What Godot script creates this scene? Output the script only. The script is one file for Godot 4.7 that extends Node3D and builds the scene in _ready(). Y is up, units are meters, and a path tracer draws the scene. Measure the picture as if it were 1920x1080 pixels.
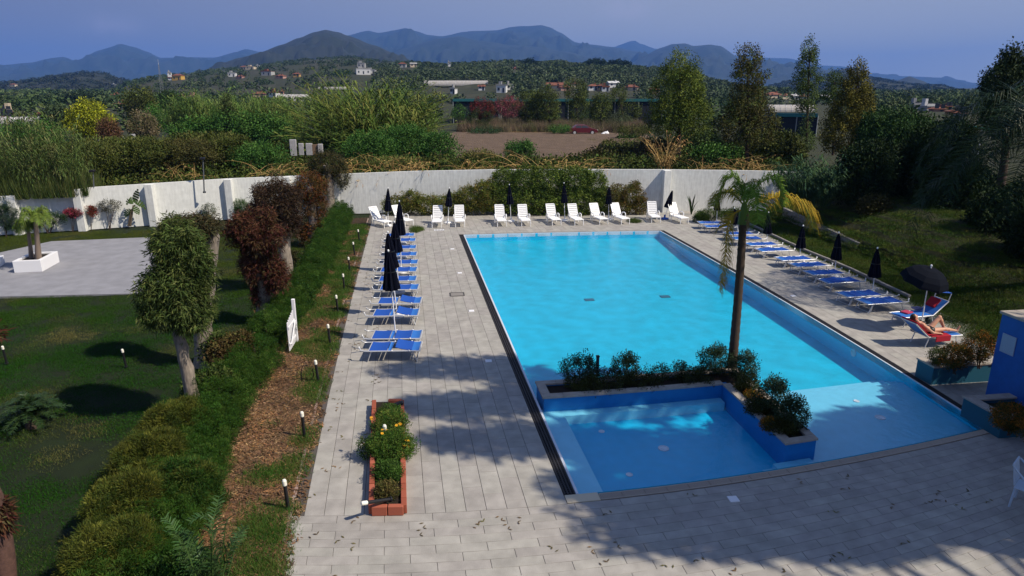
extends Node3D
# A hotel pool seen from a balcony eight metres up: x runs across the pool to the right, -z runs along it to the far wall, y is up, metres.

const EYE := Vector3(0.0, 8.0, 0.0)
const FOCAL := 1270.0          # of the lens, for a picture 1920 wide
const PITCH := 0.2813
const YAW := 0.14
var aim := Basis.from_euler(Vector3(-PITCH, -YAW, 0.0))
var sun_at := Vector3(0.59, 0.743, 0.314).normalized()
var names := {}
var ramps := {}
var lush := 1.0                 # how far the growth of the part being built is lit through: fresh or dry
var rng := RandomNumberGenerator.new()

# ------------------------------------------------------------------ mesh builder
class MB:
	var v := PackedVector3Array()
	var n := PackedVector3Array()
	var c := PackedColorArray()
	var col := Color.WHITE
	func put(p: Vector3, m: Vector3) -> void:
		v.append(p); n.append(m); c.append(col)
	func tri(a: Vector3, b: Vector3, d: Vector3) -> void:   # counter-clockwise seen from outside
		var m := (b - a).cross(d - a).normalized()
		v.append(a); v.append(d); v.append(b)
		n.append(m); n.append(m); n.append(m)
		c.append(col); c.append(col); c.append(col)
	func quad(a: Vector3, b: Vector3, d: Vector3, e: Vector3) -> void:
		tri(a, b, d); tri(a, d, e)
	func squad(p: Array, m: Array) -> void:                  # smooth quad
		for k in [0, 2, 1, 0, 3, 2]:
			v.append(p[k]); n.append(m[k]); c.append(col)
	func box(at: Vector3, size: Vector3, b := Basis()) -> void:
		var h := size * 0.5
		var x := b.x * h.x
		var y := b.y * h.y
		var z := b.z * h.z
		quad(at - x - y + z, at + x - y + z, at + x + y + z, at - x + y + z)
		quad(at + x - y - z, at - x - y - z, at - x + y - z, at + x + y - z)
		quad(at + x - y + z, at + x - y - z, at + x + y - z, at + x + y + z)
		quad(at - x - y - z, at - x - y + z, at - x + y + z, at - x + y - z)
		quad(at - x + y + z, at + x + y + z, at + x + y - z, at - x + y - z)
		quad(at - x - y - z, at + x - y - z, at + x - y + z, at - x - y + z)
	func cbox(at: Vector3, size: Vector3, ch: float, b := Basis()) -> void:  # box with chamfered edges
		var h := size * 0.5
		var q := func(sx: float, sy: float, sz: float, ax: int) -> Vector3:
			var p := Vector3(sx * (h.x - (0.0 if ax == 0 else ch)), sy * (h.y - (0.0 if ax == 1 else ch)), sz * (h.z - (0.0 if ax == 2 else ch)))
			return at + b * p
		for s in [-1.0, 1.0]:
			var f := [[q.call(s, -1, -1, 0), q.call(s, 1, -1, 0), q.call(s, 1, 1, 0), q.call(s, -1, 1, 0)], [q.call(-1, s, -1, 1), q.call(-1, s, 1, 1), q.call(1, s, 1, 1), q.call(1, s, -1, 1)], [q.call(-1, -1, s, 2), q.call(1, -1, s, 2), q.call(1, 1, s, 2), q.call(-1, 1, s, 2)]]
			for k in f:
				if s > 0: quad(k[0], k[1], k[2], k[3])
				else: quad(k[3], k[2], k[1], k[0])
			for t in [-1.0, 1.0]:
				var e := [[q.call(s, t, -1, 0), q.call(s, t, 1, 0), q.call(s, t, 1, 1), q.call(s, t, -1, 1)], [q.call(-1, s, t, 1), q.call(1, s, t, 1), q.call(1, s, t, 2), q.call(-1, s, t, 2)], [q.call(s, -1, t, 2), q.call(s, 1, t, 2), q.call(s, 1, t, 0), q.call(s, -1, t, 0)]]
				for k in e:
					if s * t < 0: quad(k[0], k[1], k[2], k[3])
					else: quad(k[3], k[2], k[1], k[0])
				for u in [-1.0, 1.0]:
					if s * t * u > 0: tri(q.call(s, t, u, 0), q.call(s, t, u, 1), q.call(s, t, u, 2))
					else: tri(q.call(s, t, u, 2), q.call(s, t, u, 1), q.call(s, t, u, 0))
	func tube(pts: Array, radii: Array, sides := 8, caps := true) -> void:
		var rings := []
		var up := Vector3.UP
		for i in pts.size():
			var a: Vector3 = pts[maxi(i - 1, 0)]
			var b: Vector3 = pts[mini(i + 1, pts.size() - 1)]
			var d := (b - a).normalized()
			if absf(d.dot(up)) > 0.95: up = Vector3.RIGHT if absf(d.x) < 0.9 else Vector3.BACK
			var x := up.cross(d).normalized()
			var y := d.cross(x)
			up = y
			var ring := []
			for k in sides:
				var t := TAU * k / sides
				var o := x * cos(t) + y * sin(t)
				ring.append([pts[i] + o * radii[i], o])
			rings.append(ring)
		for i in pts.size() - 1:
			for k in sides:
				var m := (k + 1) % sides
				squad([rings[i][k][0], rings[i][m][0], rings[i + 1][m][0], rings[i + 1][k][0]], [rings[i][k][1], rings[i][m][1], rings[i + 1][m][1], rings[i + 1][k][1]])
		if caps:
			for e in [0, pts.size() - 1]:
				for k in range(1, sides - 1):
					if e == 0: tri(rings[0][0][0], rings[0][k + 1][0], rings[0][k][0])
					else: tri(rings[e][0][0], rings[e][k][0], rings[e][k + 1][0])
	func lathe(at: Vector3, prof: Array, sides := 12, lobes := 0, depth := 0.0) -> void:   # prof: Vector2(radius, height)
		for i in prof.size() - 1:
			for k in sides:
				var p := []
				var m := []
				var sl: Vector2 = prof[i + 1] - prof[i]
				for q in [[i, k], [i, k + 1], [i + 1, k + 1], [i + 1, k]]:
					var t = TAU * q[1] / sides
					var r: float = prof[q[0]].x * (1.0 + (depth * cos(t * lobes) if lobes else 0.0))
					p.append(at + Vector3(cos(t) * r, prof[q[0]].y, -sin(t) * r))
					m.append(Vector3(cos(t) * sl.y, -sl.x, -sin(t) * sl.y).normalized())
				if lobes: quad(p[0], p[1], p[2], p[3])
				else: squad(p, m)
	func ball(at: Vector3, r: Vector3, sides := 10) -> void:
		var prof := []
		for i in sides / 2 + 1:
			var t := PI * i / (sides / 2) - PI / 2
			prof.append(Vector2(cos(t), sin(t)))
		var s := v.size()
		lathe(Vector3.ZERO, prof, sides)
		for i in range(s, v.size()):
			v[i] = at + v[i] * r
			n[i] = (n[i] / r).normalized()
	func mesh() -> ArrayMesh:
		for q in v: if not q.is_finite(): print("bad vertex"); break
		for q in n.size(): if n[q].length_squared() < 0.5: n[q] = Vector3.UP
		var a := []
		a.resize(Mesh.ARRAY_MAX)
		a[Mesh.ARRAY_VERTEX] = v; a[Mesh.ARRAY_NORMAL] = n; a[Mesh.ARRAY_COLOR] = c
		var m := ArrayMesh.new()
		m.add_surface_from_arrays(Mesh.PRIMITIVE_TRIANGLES, a)
		return m

# ------------------------------------------------------------------ places
func ray(px: float, py: float) -> Vector3:
	return aim * Vector3((px - 960.0) / FOCAL, -(py - 540.0) / FOCAL, -1.0)

func spot(px: float, py: float, h := 0.0) -> Vector3:        # the point of the level plane y = h seen there
	var r := ray(px, py)
	return EYE + r * ((h - EYE.y) / r.y)

func afar(px: float, py: float, d: float) -> Vector3:         # the point seen there at the level distance d
	var r := ray(px, py)
	return EYE + r * (d / Vector2(r.x, r.z).length())

func depth_of(p: Vector3) -> float:
	return -(aim.inverse() * (p - EYE)).z

func over(base: Vector3, px: float, py: float) -> Vector3:    # the point seen there in the upright plane through base
	var r := ray(px, py)
	var f := Vector3(-aim.z.x, 0.0, -aim.z.z).normalized()
	return EYE + r * ((base - EYE).dot(f) / r.dot(f))

func per_px(p: Vector3) -> float:
	return depth_of(p) / FOCAL

# the terrace in its own metres (x from the left pool edge, z from the near pool edge), laid with the gentle bow that the photo shows
func flat(x: float, z: float) -> Vector2:
	var dx := x + 3.3045
	var dz := z - 12.9606
	var xr := 0.98967 * dx + 0.14339 * dz
	var fw := 0.14339 * dx - 0.98967 * dz
	var up := fw * 0.25609 - 8.0 * 0.96665
	var fo := fw * 0.96665 + 8.0 * 0.25609
	var u := xr / fo - 0.0023 * (-up / fo)
	var w := -up / fo + 0.0023 * xr / fo
	var r2 := u * u + w * w
	var q := 1.0 if r2 < 1e-9 else (1.0 - sqrt(1.0 + 1.75976 * r2)) / (-0.87988 * r2)
	var p := spot(960.0 + 1379.96 * u * q, 540.0 + 1379.96 * w * q)
	return Vector2(p.x, p.z)

func deck(x: float, z: float, y := 0.0) -> Vector3:
	var p := flat(x, z)
	return Vector3(p.x, y, p.y)

func deck_frame(x: float, z: float, y := 0.0) -> Transform3D: # a frame that follows the bow there
	var a := (flat(x + 0.1, z) - flat(x - 0.1, z)) * 5.0
	var b := (flat(x, z + 0.1) - flat(x, z - 0.1)) * 5.0
	return Transform3D(Vector3(a.x, 0, a.y), Vector3.UP, Vector3(b.x, 0, b.y), deck(x, z, y))

func straight(t: Transform3D) -> Transform3D:                 # the same frame without stretch or shear, turned as its x axis is
	var x := Vector3(t.basis.x.x, 0, t.basis.x.z).normalized()
	return Transform3D(Basis(x, Vector3.UP, x.cross(Vector3.UP)), t.origin)

# ------------------------------------------------------------------ naming
func numbered(called: String) -> String:
	var k: int = names.get(called, -1) + 1
	names[called] = k
	return called if k == 0 else "%s_%03d" % [called, k]

func tag(o: Node3D, label: String, category: String, group := "") -> Node3D:
	if label: o.set_meta("label", label)
	if category: o.set_meta("category", category)
	if group: o.set_meta("group", group)
	return o

func thing(called: String, label: String, category: String, at := Vector3.ZERO, turn := 0.0, group := "") -> Node3D:
	var o := Node3D.new()
	o.name = numbered(called)
	add_child(o)
	o.position = at
	o.rotation.y = turn
	tag(o, label, category, group)
	return o

func part(called: String, m: Mesh, mt: Material, parent: Node3D, at := Vector3.ZERO) -> MeshInstance3D:
	var o := MeshInstance3D.new()
	o.name = called
	o.mesh = m
	o.material_override = mt
	parent.add_child(o, true)
	o.position = at
	return o

func structure(called: String, m: Mesh, mt: Material) -> MeshInstance3D:
	var o := MeshInstance3D.new()
	o.name = numbered(called)
	o.mesh = m
	o.material_override = mt
	o.set_meta("kind", "structure")
	add_child(o)
	return o

func copy_of(src: Node3D, label: String, at: Vector3, turn: float) -> Node3D:
	var o: Node3D = src.duplicate()
	o.name = numbered(str(src.name).rstrip("0123456789_") if str(src.name).right(4).begins_with("_") else str(src.name))
	add_child(o)
	o.position = at
	o.rotation = Vector3(0, turn, 0)
	o.set_meta("label", label)
	return o

func scatter(called: String, m: Mesh, mt: Material, parent: Node, where: Array, tints: Array) -> MultiMeshInstance3D:
	var mm := MultiMesh.new()
	mm.transform_format = MultiMesh.TRANSFORM_3D
	mm.use_colors = true
	mm.mesh = m
	mm.instance_count = where.size()
	for i in where.size():
		mm.set_instance_transform(i, where[i])
		mm.set_instance_color(i, tints[i])
	var o := MultiMeshInstance3D.new()
	o.name = called
	o.multimesh = mm
	o.material_override = mt
	o.set_meta("kind", "stuff")
	parent.add_child(o, true)
	return o

# ------------------------------------------------------------------ materials
func ramp(freq: float, low: float, high: float, kind := 0, bump := false, size := 512, seed := 1) -> NoiseTexture2D:
	var key := "%s %s %s %s %s %s" % [freq, low, high, kind, bump, seed]
	if ramps.has(key): return ramps[key]
	var t := NoiseTexture2D.new()
	var f := FastNoiseLite.new()
	f.seed = seed
	f.frequency = freq
	f.noise_type = FastNoiseLite.TYPE_SIMPLEX_SMOOTH if kind == 0 else FastNoiseLite.TYPE_CELLULAR
	f.fractal_octaves = 4
	t.width = size
	t.height = size
	t.seamless = true
	t.noise = f
	if bump:
		t.as_normal_map = true
		t.bump_strength = high
	else:
		var g := Gradient.new()
		g.set_color(0, Color(low, low, low).linear_to_srgb())
		g.set_color(1, Color(high, high, high).linear_to_srgb())
		t.color_ramp = g
	ramps[key] = t
	return t

func mat(c: Color, rough := 0.8, fine := 0.0, fine_size := 0.5, blotch := 0.0, blotch_size := 5.0, relief := 0.0, metal := 0.0) -> StandardMaterial3D:
	var m := StandardMaterial3D.new()
	m.albedo_color = c.linear_to_srgb()
	m.roughness = rough
	m.metallic = metal
	m.metallic_specular = 0.4
	m.vertex_color_use_as_albedo = true
	if fine > 0.0:
		m.albedo_texture = ramp(0.03, 1.0 - fine, 1.0)
		m.uv1_triplanar = true
		m.uv1_world_triplanar = true
		m.uv1_scale = Vector3.ONE / fine_size
	if blotch > 0.0:
		m.detail_enabled = true
		m.detail_blend_mode = BaseMaterial3D.BLEND_MODE_MUL
		m.detail_albedo = ramp(0.012, 1.0 - blotch, 1.0, 0, false, 512, 7)
		m.detail_uv_layer = BaseMaterial3D.DETAIL_UV_2
		m.uv2_triplanar = true
		m.uv2_world_triplanar = true
		m.uv2_scale = Vector3.ONE / blotch_size
	if relief > 0.0:
		m.heightmap_enabled = true
		m.heightmap_texture = ramp(0.03, 0.0, 1.0)
		m.heightmap_scale = relief
	return m

func leafy(c := Color.WHITE, rough := 0.65, through := 0.35) -> StandardMaterial3D:
	var m := StandardMaterial3D.new()
	m.albedo_color = c
	m.vertex_color_use_as_albedo = true
	m.roughness = rough
	m.metallic_specular = 0.22
	m.backlight_enabled = true
	m.backlight = Color(through, through, through)
	return m

func rnd(a: float, b: float) -> float:
	return rng.randf_range(a, b)

func pick(p: Array, jitter := 0.2) -> Color:
	var k := rng.randf() * (p.size() - 1)
	var i := mini(int(k), p.size() - 2) if p.size() > 1 else 0
	var c: Color = p[i].lerp(p[i + 1], k - i) if p.size() > 1 else p[0]
	var f := rnd(1.0 - jitter, 1.0 + jitter) * lush
	return Color(c.r * f, c.g * f, c.b * f)

func in_ball() -> Vector3:
	while true:
		var p := Vector3(rnd(-1, 1), rnd(-1, 1), rnd(-1, 1))
		if p.length_squared() < 1.0: return p
	return Vector3.ZERO

# ------------------------------------------------------------------ foliage pieces
func leaf_clump(count: int, reach: float, length: float, width: float, lift: float, seed: int) -> ArrayMesh:
	rng.seed = seed
	var m := MB.new()
	for i in count:
		var p := in_ball() * reach
		var d := (p.normalized() * 0.7 + in_ball() * 0.8 + Vector3.UP * lift).normalized()
		var s := d.cross(in_ball()).normalized()
		var up := s.cross(d)
		var l := length * rnd(0.7, 1.3)
		var w := width * rnd(0.7, 1.2) * 0.5
		var f := rnd(0.7, 1.3)
		m.col = Color(f * rnd(0.92, 1.08), f, f * rnd(0.85, 1.1))
		var tip := p + d * l - Vector3.UP * l * 0.12
		var a := p + d * l * 0.42 + s * w + up * w * 0.35
		var b := p + d * l * 0.42 - s * w + up * w * 0.35
		m.tri(p, a, tip)
		m.tri(p, tip, b)
	return m.mesh()

func grass_patch(count: int, span: float, high: float, wide: float, lean: float, seed: int) -> ArrayMesh:
	rng.seed = seed
	var m := MB.new()
	for i in count:
		var p := Vector3(rnd(-span, span) * 0.5, 0, rnd(-span, span) * 0.5)
		var t := rnd(0, TAU)
		var s := Vector3(cos(t), 0, sin(t)) * wide * 0.5
		var h := high * rnd(0.5, 1.2)
		var tip := p + Vector3(rnd(-lean, lean), h, rnd(-lean, lean))
		var f := rnd(0.7, 1.3)
		m.col = Color(f * rnd(0.9, 1.15), f, f * 0.9)
		m.tri(p - s, p + s, tip)
	return m.mesh()

func litter_patch(count: int, span: float, size: float, seed: int) -> ArrayMesh:
	rng.seed = seed
	var m := MB.new()
	for i in count:
		var p := Vector3(rnd(-span, span) * 0.5, rnd(0.005, 0.05), rnd(-span, span) * 0.5)
		var t := rnd(0, TAU)
		var x := Vector3(cos(t), rnd(-0.4, 0.4), sin(t)) * size * rnd(0.5, 1.4)
		var z := Vector3(-sin(t), rnd(-0.5, 0.5), cos(t)) * size * rnd(0.15, 0.3)
		var f := rnd(0.45, 1.4)
		m.col = Color(f, f * rnd(0.8, 1.1), f * rnd(0.7, 1.1))
		m.quad(p - x - z, p - x + z, p + x + z, p + x - z)
	return m.mesh()

func reed_cane(tall: float, bend: float, leaves: int, leaf_len: float, seed: int, low := 0.25, stalk := 0.016) -> ArrayMesh:
	rng.seed = seed
	var m := MB.new()
	var pts := []
	var rad := []
	for i in 7:
		var t := i / 6.0
		pts.append(Vector3(bend * t * t, tall * (t - 0.18 * bend / tall * t * t), 0))
		rad.append(stalk * (1.15 - t))
	m.col = Color(2.6, 1.9, 1.6)
	m.tube(pts, rad, 4, false)
	for i in leaves:
		var t := rnd(low, 1.0)
		var k := t * 6.0
		var a := int(minf(k, 5.0))
		var p: Vector3 = pts[a].lerp(pts[a + 1], k - a)
		var ang := rnd(0, TAU)
		var o := Vector3(cos(ang), 0.0, sin(ang))
		var l := leaf_len * rnd(0.6, 1.2)
		var q := p + o * l * 0.5 + Vector3.UP * l * rnd(0.2, 0.5)
		var e := p + o * l * 0.95 + Vector3.UP * l * rnd(-0.35, 0.3)
		var s := o.cross(Vector3.UP) * 0.03 * rnd(0.7, 1.3)
		var f := rnd(0.7, 1.3)
		m.col = Color(f * rnd(0.9, 1.3), f, f)
		m.tri(p, q + s, q - s)
		m.tri(q - s, q + s, e)
	return m.mesh()

func crown(called: String, parent: Node3D, blobs: Array, m: Mesh, mt: Material, s0: float, s1: float, palette: Array, gaps := 0.25, tilt := 0.6, shell := 0.35) -> MultiMeshInstance3D:
	# blobs: [centre, radii, count]; clumps of leaves through their volume, mostly near the outside, with gaps
	var nz := FastNoiseLite.new()
	nz.seed = int(blobs[0][0].x * 7.0) + int(blobs[0][0].z * 13.0)
	var where := []
	var tints := []
	for b in blobs:
		var r: Vector3 = b[1]
		nz.frequency = 0.9 / maxf(0.3, (r.x + r.y) * 0.5)
		for i in b[2]:
			var d := in_ball()
			d = d.normalized() * pow(d.length(), shell) * rnd(0.92, 1.06)
			var p: Vector3 = b[0] + d * r
			var dens := nz.get_noise_3dv(p * 1.6)
			if dens < gaps - 0.55 and rng.randf() < 0.92: continue
			p += d * r * nz.get_noise_3dv(p * 2.0 + Vector3(31, 7, 3)) * 0.5
			var q := Basis.from_euler(Vector3(rnd(-tilt, tilt), rnd(0, TAU), rnd(-tilt, tilt)))
			where.append(Transform3D(q.scaled_local(Vector3.ONE * rnd(s0, s1)), p))
			var tone := 1.0 + 0.55 * nz.get_noise_3dv(p * 1.1 + Vector3(5, 50, 5))
			var c := pick(palette, 0.25)
			tints.append(Color(c.r * tone, c.g * tone, c.b * tone))
	return scatter(called, m, mt, parent, where, tints)

# ------------------------------------------------------------------ things of the terrace
var mt := {}

func make_materials() -> void:
	mt.white_plastic = mat(Color(0.80, 0.80, 0.80), 0.35)
	mt.white_paint = mat(Color(0.74, 0.74, 0.76), 0.5)
	mt.alu = mat(Color(0.62, 0.63, 0.65), 0.35, 0.15, 0.3, 0.0, 5.0, 0.0, 0.35)
	mt.blue_cloth = mat(Color(0.012, 0.085, 0.42), 0.75, 0.3, 0.12)
	mt.blue_worn = mat(Color(0.03, 0.17, 0.55), 0.75, 0.3, 0.12)
	mt.red_towel = mat(Color(0.42, 0.012, 0.03), 0.9, 0.4, 0.1)
	mt.pink_towel = mat(Color(0.5, 0.05, 0.12), 0.9, 0.4, 0.1)
	mt.navy = mat(Color(0.006, 0.007, 0.015), 0.95, 0.3, 0.2)
	mt.navy.metallic_specular = 0.12
	mt.navy_matt = mat(Color(0.010, 0.012, 0.018), 1.0, 0.2, 0.2)
	mt.navy_matt.metallic_specular = 0.1
	mt.black = mat(Color(0.012, 0.012, 0.014), 0.45)
	mt.cap = mat(Color(0.78, 0.76, 0.66), 0.4)
	mt.soil = mat(Color(0.05, 0.035, 0.022), 0.95, 0.5, 0.3, 0.3, 2.0, 3.0)
	mt.leaf = leafy()
	mt.leaf_gloss = leafy(Color.WHITE, 0.35, 0.2)
	mt.bark = mat(Color(0.30, 0.24, 0.19), 0.9, 0.5, 0.7, 0.45, 1.3, 1.0)
	mt.pale_bark = mat(Color(0.50, 0.42, 0.34), 0.85, 0.55, 0.9, 0.6, 1.1, 0.8)
	mt.pale_bark.uv1_scale = Vector3(1.2, 0.22, 1.2)
	mt.pale_bark.uv2_scale = Vector3(1.6, 0.5, 1.6)
	mt.dark_bark = mat(Color(0.09, 0.06, 0.045), 0.9, 0.5, 0.5, 0.0, 1.0, 1.0)
	mt.coping = mat(Color(0.46, 0.41, 0.35), 0.85, 0.25, 0.4, 0.3, 2.0)
	mt.kerb = mat(Color(0.30, 0.28, 0.26), 0.9, 0.3, 0.4, 0.3, 2.0)
	mt.old_wall = mat(Color(0.33, 0.31, 0.30), 0.9, 0.4, 0.7, 0.4, 1.6)
	mt.old_wall.uv1_scale = Vector3(2.5, 0.4, 2.5)
	mt.edge = []
	mt.bricks = []
	for i in 3: mt.edge.append(mat(Color(0.34, 0.23 + 0.02 * i, 0.19 + 0.02 * i), 0.9, 0.3, 0.3))
	for i in 4: mt.bricks.append(mat(Color(0.34 + 0.04 * i, 0.085 + 0.015 * i, 0.045 + 0.01 * i), 0.85, 0.35, 0.2))
	mt.terracotta = mat(Color(0.40, 0.10, 0.05), 0.85, 0.35, 0.3, 0.3, 1.0)

func make_sunbed() -> Node3D:                               # head with its two handles towards -x
	var t := thing("sunbed", "", "sunbed", Vector3.ZERO, 0.0, "blue sunbeds along the pool")
	var f := MB.new()
	for s in [-1.0, 1.0]:
		f.tube([Vector3(-1.02, 0.41, s * 0.24), Vector3(-1.0, 0.37, s * 0.29), Vector3(-0.86, 0.36, s * 0.31), Vector3(-0.7, 0.36, s * 0.32), Vector3(0.79, 0.36, s * 0.32)], [0.02, 0.022, 0.022, 0.022, 0.022], 6)
		f.tube([Vector3(-1.02, 0.41, s * 0.24), Vector3(-1.06, 0.44, s * 0.22), Vector3(-1.05, 0.47, s * 0.2)], [0.022, 0.026, 0.02], 6)
	for x in [-0.76, 0.79]:
		f.tube([Vector3(x, 0.36, -0.32), Vector3(x, 0.36, 0.32)], [0.02, 0.02], 6)
	part("frame", f.mesh(), mt.alu, t)
	var a := MB.new()
	a.tube([Vector3(0.0, 0.0, 0.0), Vector3(0.12, 0.34, 0.0)], [0.018, 0.018], 6)
	var b := MB.new()
	b.tube([Vector3(0.0, 0.0, 0.0), Vector3(-0.14, 0.34, 0.0)], [0.018, 0.018], 6)
	for s in [-1.0, 1.0]:
		part("leg", a.mesh(), mt.alu, t, Vector3(-0.8, 0.0, s * 0.3))
		part("leg", b.mesh(), mt.alu, t, Vector3(0.7, 0.0, s * 0.3))
	var c := MB.new()
	for x in [-0.79, 0.69]:
		c.tube([Vector3(x, 0.04, -0.3), Vector3(x, 0.04, 0.3)], [0.012, 0.012], 5)
	c.tube([Vector3(0.6, 0.0, -0.27), Vector3(0.5, 0.33, -0.27)], [0.014, 0.014], 5)
	c.tube([Vector3(0.6, 0.0, 0.27), Vector3(0.5, 0.33, 0.27)], [0.014, 0.014], 5)
	part("leg_brace", c.mesh(), mt.alu, t)
	var panel := func(x0: float, x1: float) -> ArrayMesh:
		var m := MB.new()
		var n := 6
		for i in n:
			var p := lerpf(x0, x1, i / float(n))
			var q := lerpf(x0, x1, (i + 1) / float(n))
			var y0 := 0.385 - 0.022 * sin(PI * i / n)
			var y1 := 0.385 - 0.022 * sin(PI * (i + 1) / n)
			m.quad(Vector3(p, y0, 0.3), Vector3(q, y1, 0.3), Vector3(q, y1, -0.3), Vector3(p, y0, -0.3))
			m.quad(Vector3(p, y0 - 0.02, -0.3), Vector3(q, y1 - 0.02, -0.3), Vector3(q, y1 - 0.02, 0.3), Vector3(p, y0 - 0.02, 0.3))
			m.quad(Vector3(p, y0 - 0.02, 0.3), Vector3(q, y1 - 0.02, 0.3), Vector3(q, y1, 0.3), Vector3(p, y0, 0.3))
			m.quad(Vector3(q, y1 - 0.02, -0.3), Vector3(p, y0 - 0.02, -0.3), Vector3(p, y0, -0.3), Vector3(q, y1, -0.3))
		m.quad(Vector3(x0, 0.365, 0.3), Vector3(x0, 0.385, 0.3), Vector3(x0, 0.385, -0.3), Vector3(x0, 0.365, -0.3))
		m.quad(Vector3(x1, 0.365, -0.3), Vector3(x1, 0.385, -0.3), Vector3(x1, 0.385, 0.3), Vector3(x1, 0.365, 0.3))
		return m.mesh()
	part("head_panel", panel.call(-0.73, -0.2), mt.blue_cloth, t)
	part("seat_strip", panel.call(-0.17, -0.07), mt.blue_worn, t)
	part("back_panel", panel.call(-0.5, 0.0), mt.blue_cloth, t, Vector3(0.47, 0.0, 0.0))
	part("foot_panel", panel.call(0.48, 0.76), mt.blue_worn, t)
	var h := MB.new()
	for s in [-1.0, 1.0]:
		h.ball(Vector3(0.47, 0.375, s * 0.33), Vector3(0.03, 0.03, 0.02), 8)
		h.ball(Vector3(-0.05, 0.375, s * 0.33), Vector3(0.03, 0.03, 0.02), 8)
	part("hinge", h.mesh(), mt.white_plastic, t)
	return t

func make_lounger() -> Node3D:                              # faces +z
	var t := thing("sun_lounger", "", "sun lounger", Vector3.ZERO, 0.0, "white plastic loungers before the far wall")
	var s := MB.new()
	for k in [-1.0, 1.0]:
		s.cbox(Vector3(k * 0.28, 0.36, 0.1), Vector3(0.05, 0.06, 1.3), 0.012)
	s.cbox(Vector3(0, 0.365, 0.74), Vector3(0.6, 0.05, 0.06), 0.012)
	part("seat_frame", s.mesh(), mt.white_plastic, t)
	var sl := MB.new()
	sl.cbox(Vector3.ZERO, Vector3(0.53, 0.03, 0.105), 0.008)
	var slat := sl.mesh()
	for i in 9:
		part("seat_slat", slat, mt.white_plastic, t, Vector3(0, 0.385, 0.66 - i * 0.13))
	var tilt := Basis(Vector3.RIGHT, -0.62)
	var up := tilt * Vector3.UP
	var hinge := Vector3(0, 0.38, -0.48)
	var fr := MB.new()
	for k in [-1.0, 1.0]:
		fr.cbox(hinge + up * 0.42 + Vector3(k * 0.28, 0, 0), Vector3(0.05, 0.86, 0.05), 0.012, tilt)
	fr.cbox(hinge + up * 0.86, Vector3(0.6, 0.09, 0.05), 0.02, tilt)
	var back := part("backrest", fr.mesh(), mt.white_plastic, t)
	for i in 6:
		var q := part("slat", slat, mt.white_plastic, back, hinge + up * (0.09 + i * 0.13))
		q.basis = tilt * Basis(Vector3.RIGHT, PI / 2)
	var leg := MB.new()
	leg.tube([Vector3(0, 0, 0), Vector3(0, 0.36, -0.03)], [0.024, 0.032], 6)
	for k in [-1.0, 1.0]:
		part("leg", leg.mesh(), mt.white_plastic, t, Vector3(k * 0.28, 0, 0.72))
		part("leg", leg.mesh(), mt.white_plastic, t, Vector3(k * 0.29, 0, -0.42))
		var a := MB.new()
		a.tube([Vector3(k * 0.33, 0.0, -0.62), Vector3(k * 0.35, 0.42, -0.55), Vector3(k * 0.36, 0.58, -0.46), Vector3(k * 0.36, 0.6, -0.2), Vector3(k * 0.36, 0.56, -0.05), Vector3(k * 0.34, 0.36, 0.02)], [0.024, 0.026, 0.03, 0.034, 0.032, 0.022], 6)
		part("armrest", a.mesh(), mt.white_plastic, t)
	return t

func canopy_profile(l: float) -> Array:
	return [Vector2(0.095, 0.0), Vector2(0.13, 0.015), Vector2(0.125, l * 0.12), Vector2(0.1, l * 0.35), Vector2(0.075, l * 0.62), Vector2(0.045, l * 0.86), Vector2(0.02, l)]

func make_umbrella(label: String, group: String, base: Vector3, tip: Vector3, share: float, fat: float, base_kind: int) -> Node3D:
	# closed parasol: share of its height is folded cloth; base_kind 0 none in view, 1 white disc, 2 blue tank
	var t := thing("closed_parasol", label, "parasol", base, 0.0, group)
	var d := tip - base
	var l := d.length()
	var up := d / l
	var x := up.cross(Vector3.BACK).normalized()
	var lean := Basis(x, up, x.cross(up))
	var p := MB.new()
	p.tube([Vector3.ZERO, up * (l - 0.08)], [0.021, 0.019], 8)
	part("pole", p.mesh(), mt.white_paint, t)
	var c := MB.new()
	var prof := []
	for q in canopy_profile(l * share): prof.append(Vector2(q.x * fat * 1.5, q.y))
	c.lathe(Vector3.ZERO, prof, 32, 8, 0.2)
	var o := part("folded_canopy", c.mesh(), mt.navy, t, up * (l * (1.0 - share) - 0.06))
	o.basis = lean
	var s := MB.new()
	s.lathe(Vector3.ZERO, [Vector2(0.15 * fat, -0.02), Vector2(0.152 * fat, 0.02)], 16)
	var strap := part("strap", s.mesh(), mt.black, t, up * (l * (1.0 - share * 0.55)))
	strap.basis = lean
	var k := MB.new()
	k.ball(up * l, Vector3(0.035, 0.045, 0.035), 8)
	part("finial", k.mesh(), mt.white_plastic, t)
	if base_kind > 0:
		var b := MB.new()
		b.lathe(Vector3.ZERO, [Vector2(0.0, 0.0), Vector2(0.26, 0.0), Vector2(0.27, 0.05), Vector2(0.24, 0.09), Vector2(0.06, 0.12), Vector2(0.05, 0.3), Vector2(0.0, 0.3)], 18)
		part("foot", b.mesh(), mt.white_plastic if base_kind == 1 else mt.blue_cloth, t)
	return t

func make_bollard() -> Node3D:
	var t := thing("bollard_lamp", "", "garden lamp", Vector3.ZERO, 0.0, "black garden lamps with white caps")
	var p := MB.new()
	p.lathe(Vector3.ZERO, [Vector2(0.06, 0.0), Vector2(0.06, 0.03), Vector2(0.038, 0.035), Vector2(0.038, 0.56)], 10)
	part("post", p.mesh(), mt.black, t)
	var c := MB.new()
	c.lathe(Vector3.ZERO, [Vector2(0.04, 0.56), Vector2(0.044, 0.57), Vector2(0.044, 0.66), Vector2(0.03, 0.69), Vector2(0.0, 0.695)], 10)
	part("lamp_cap", c.mesh(), mt.cap, t)
	return t

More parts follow.
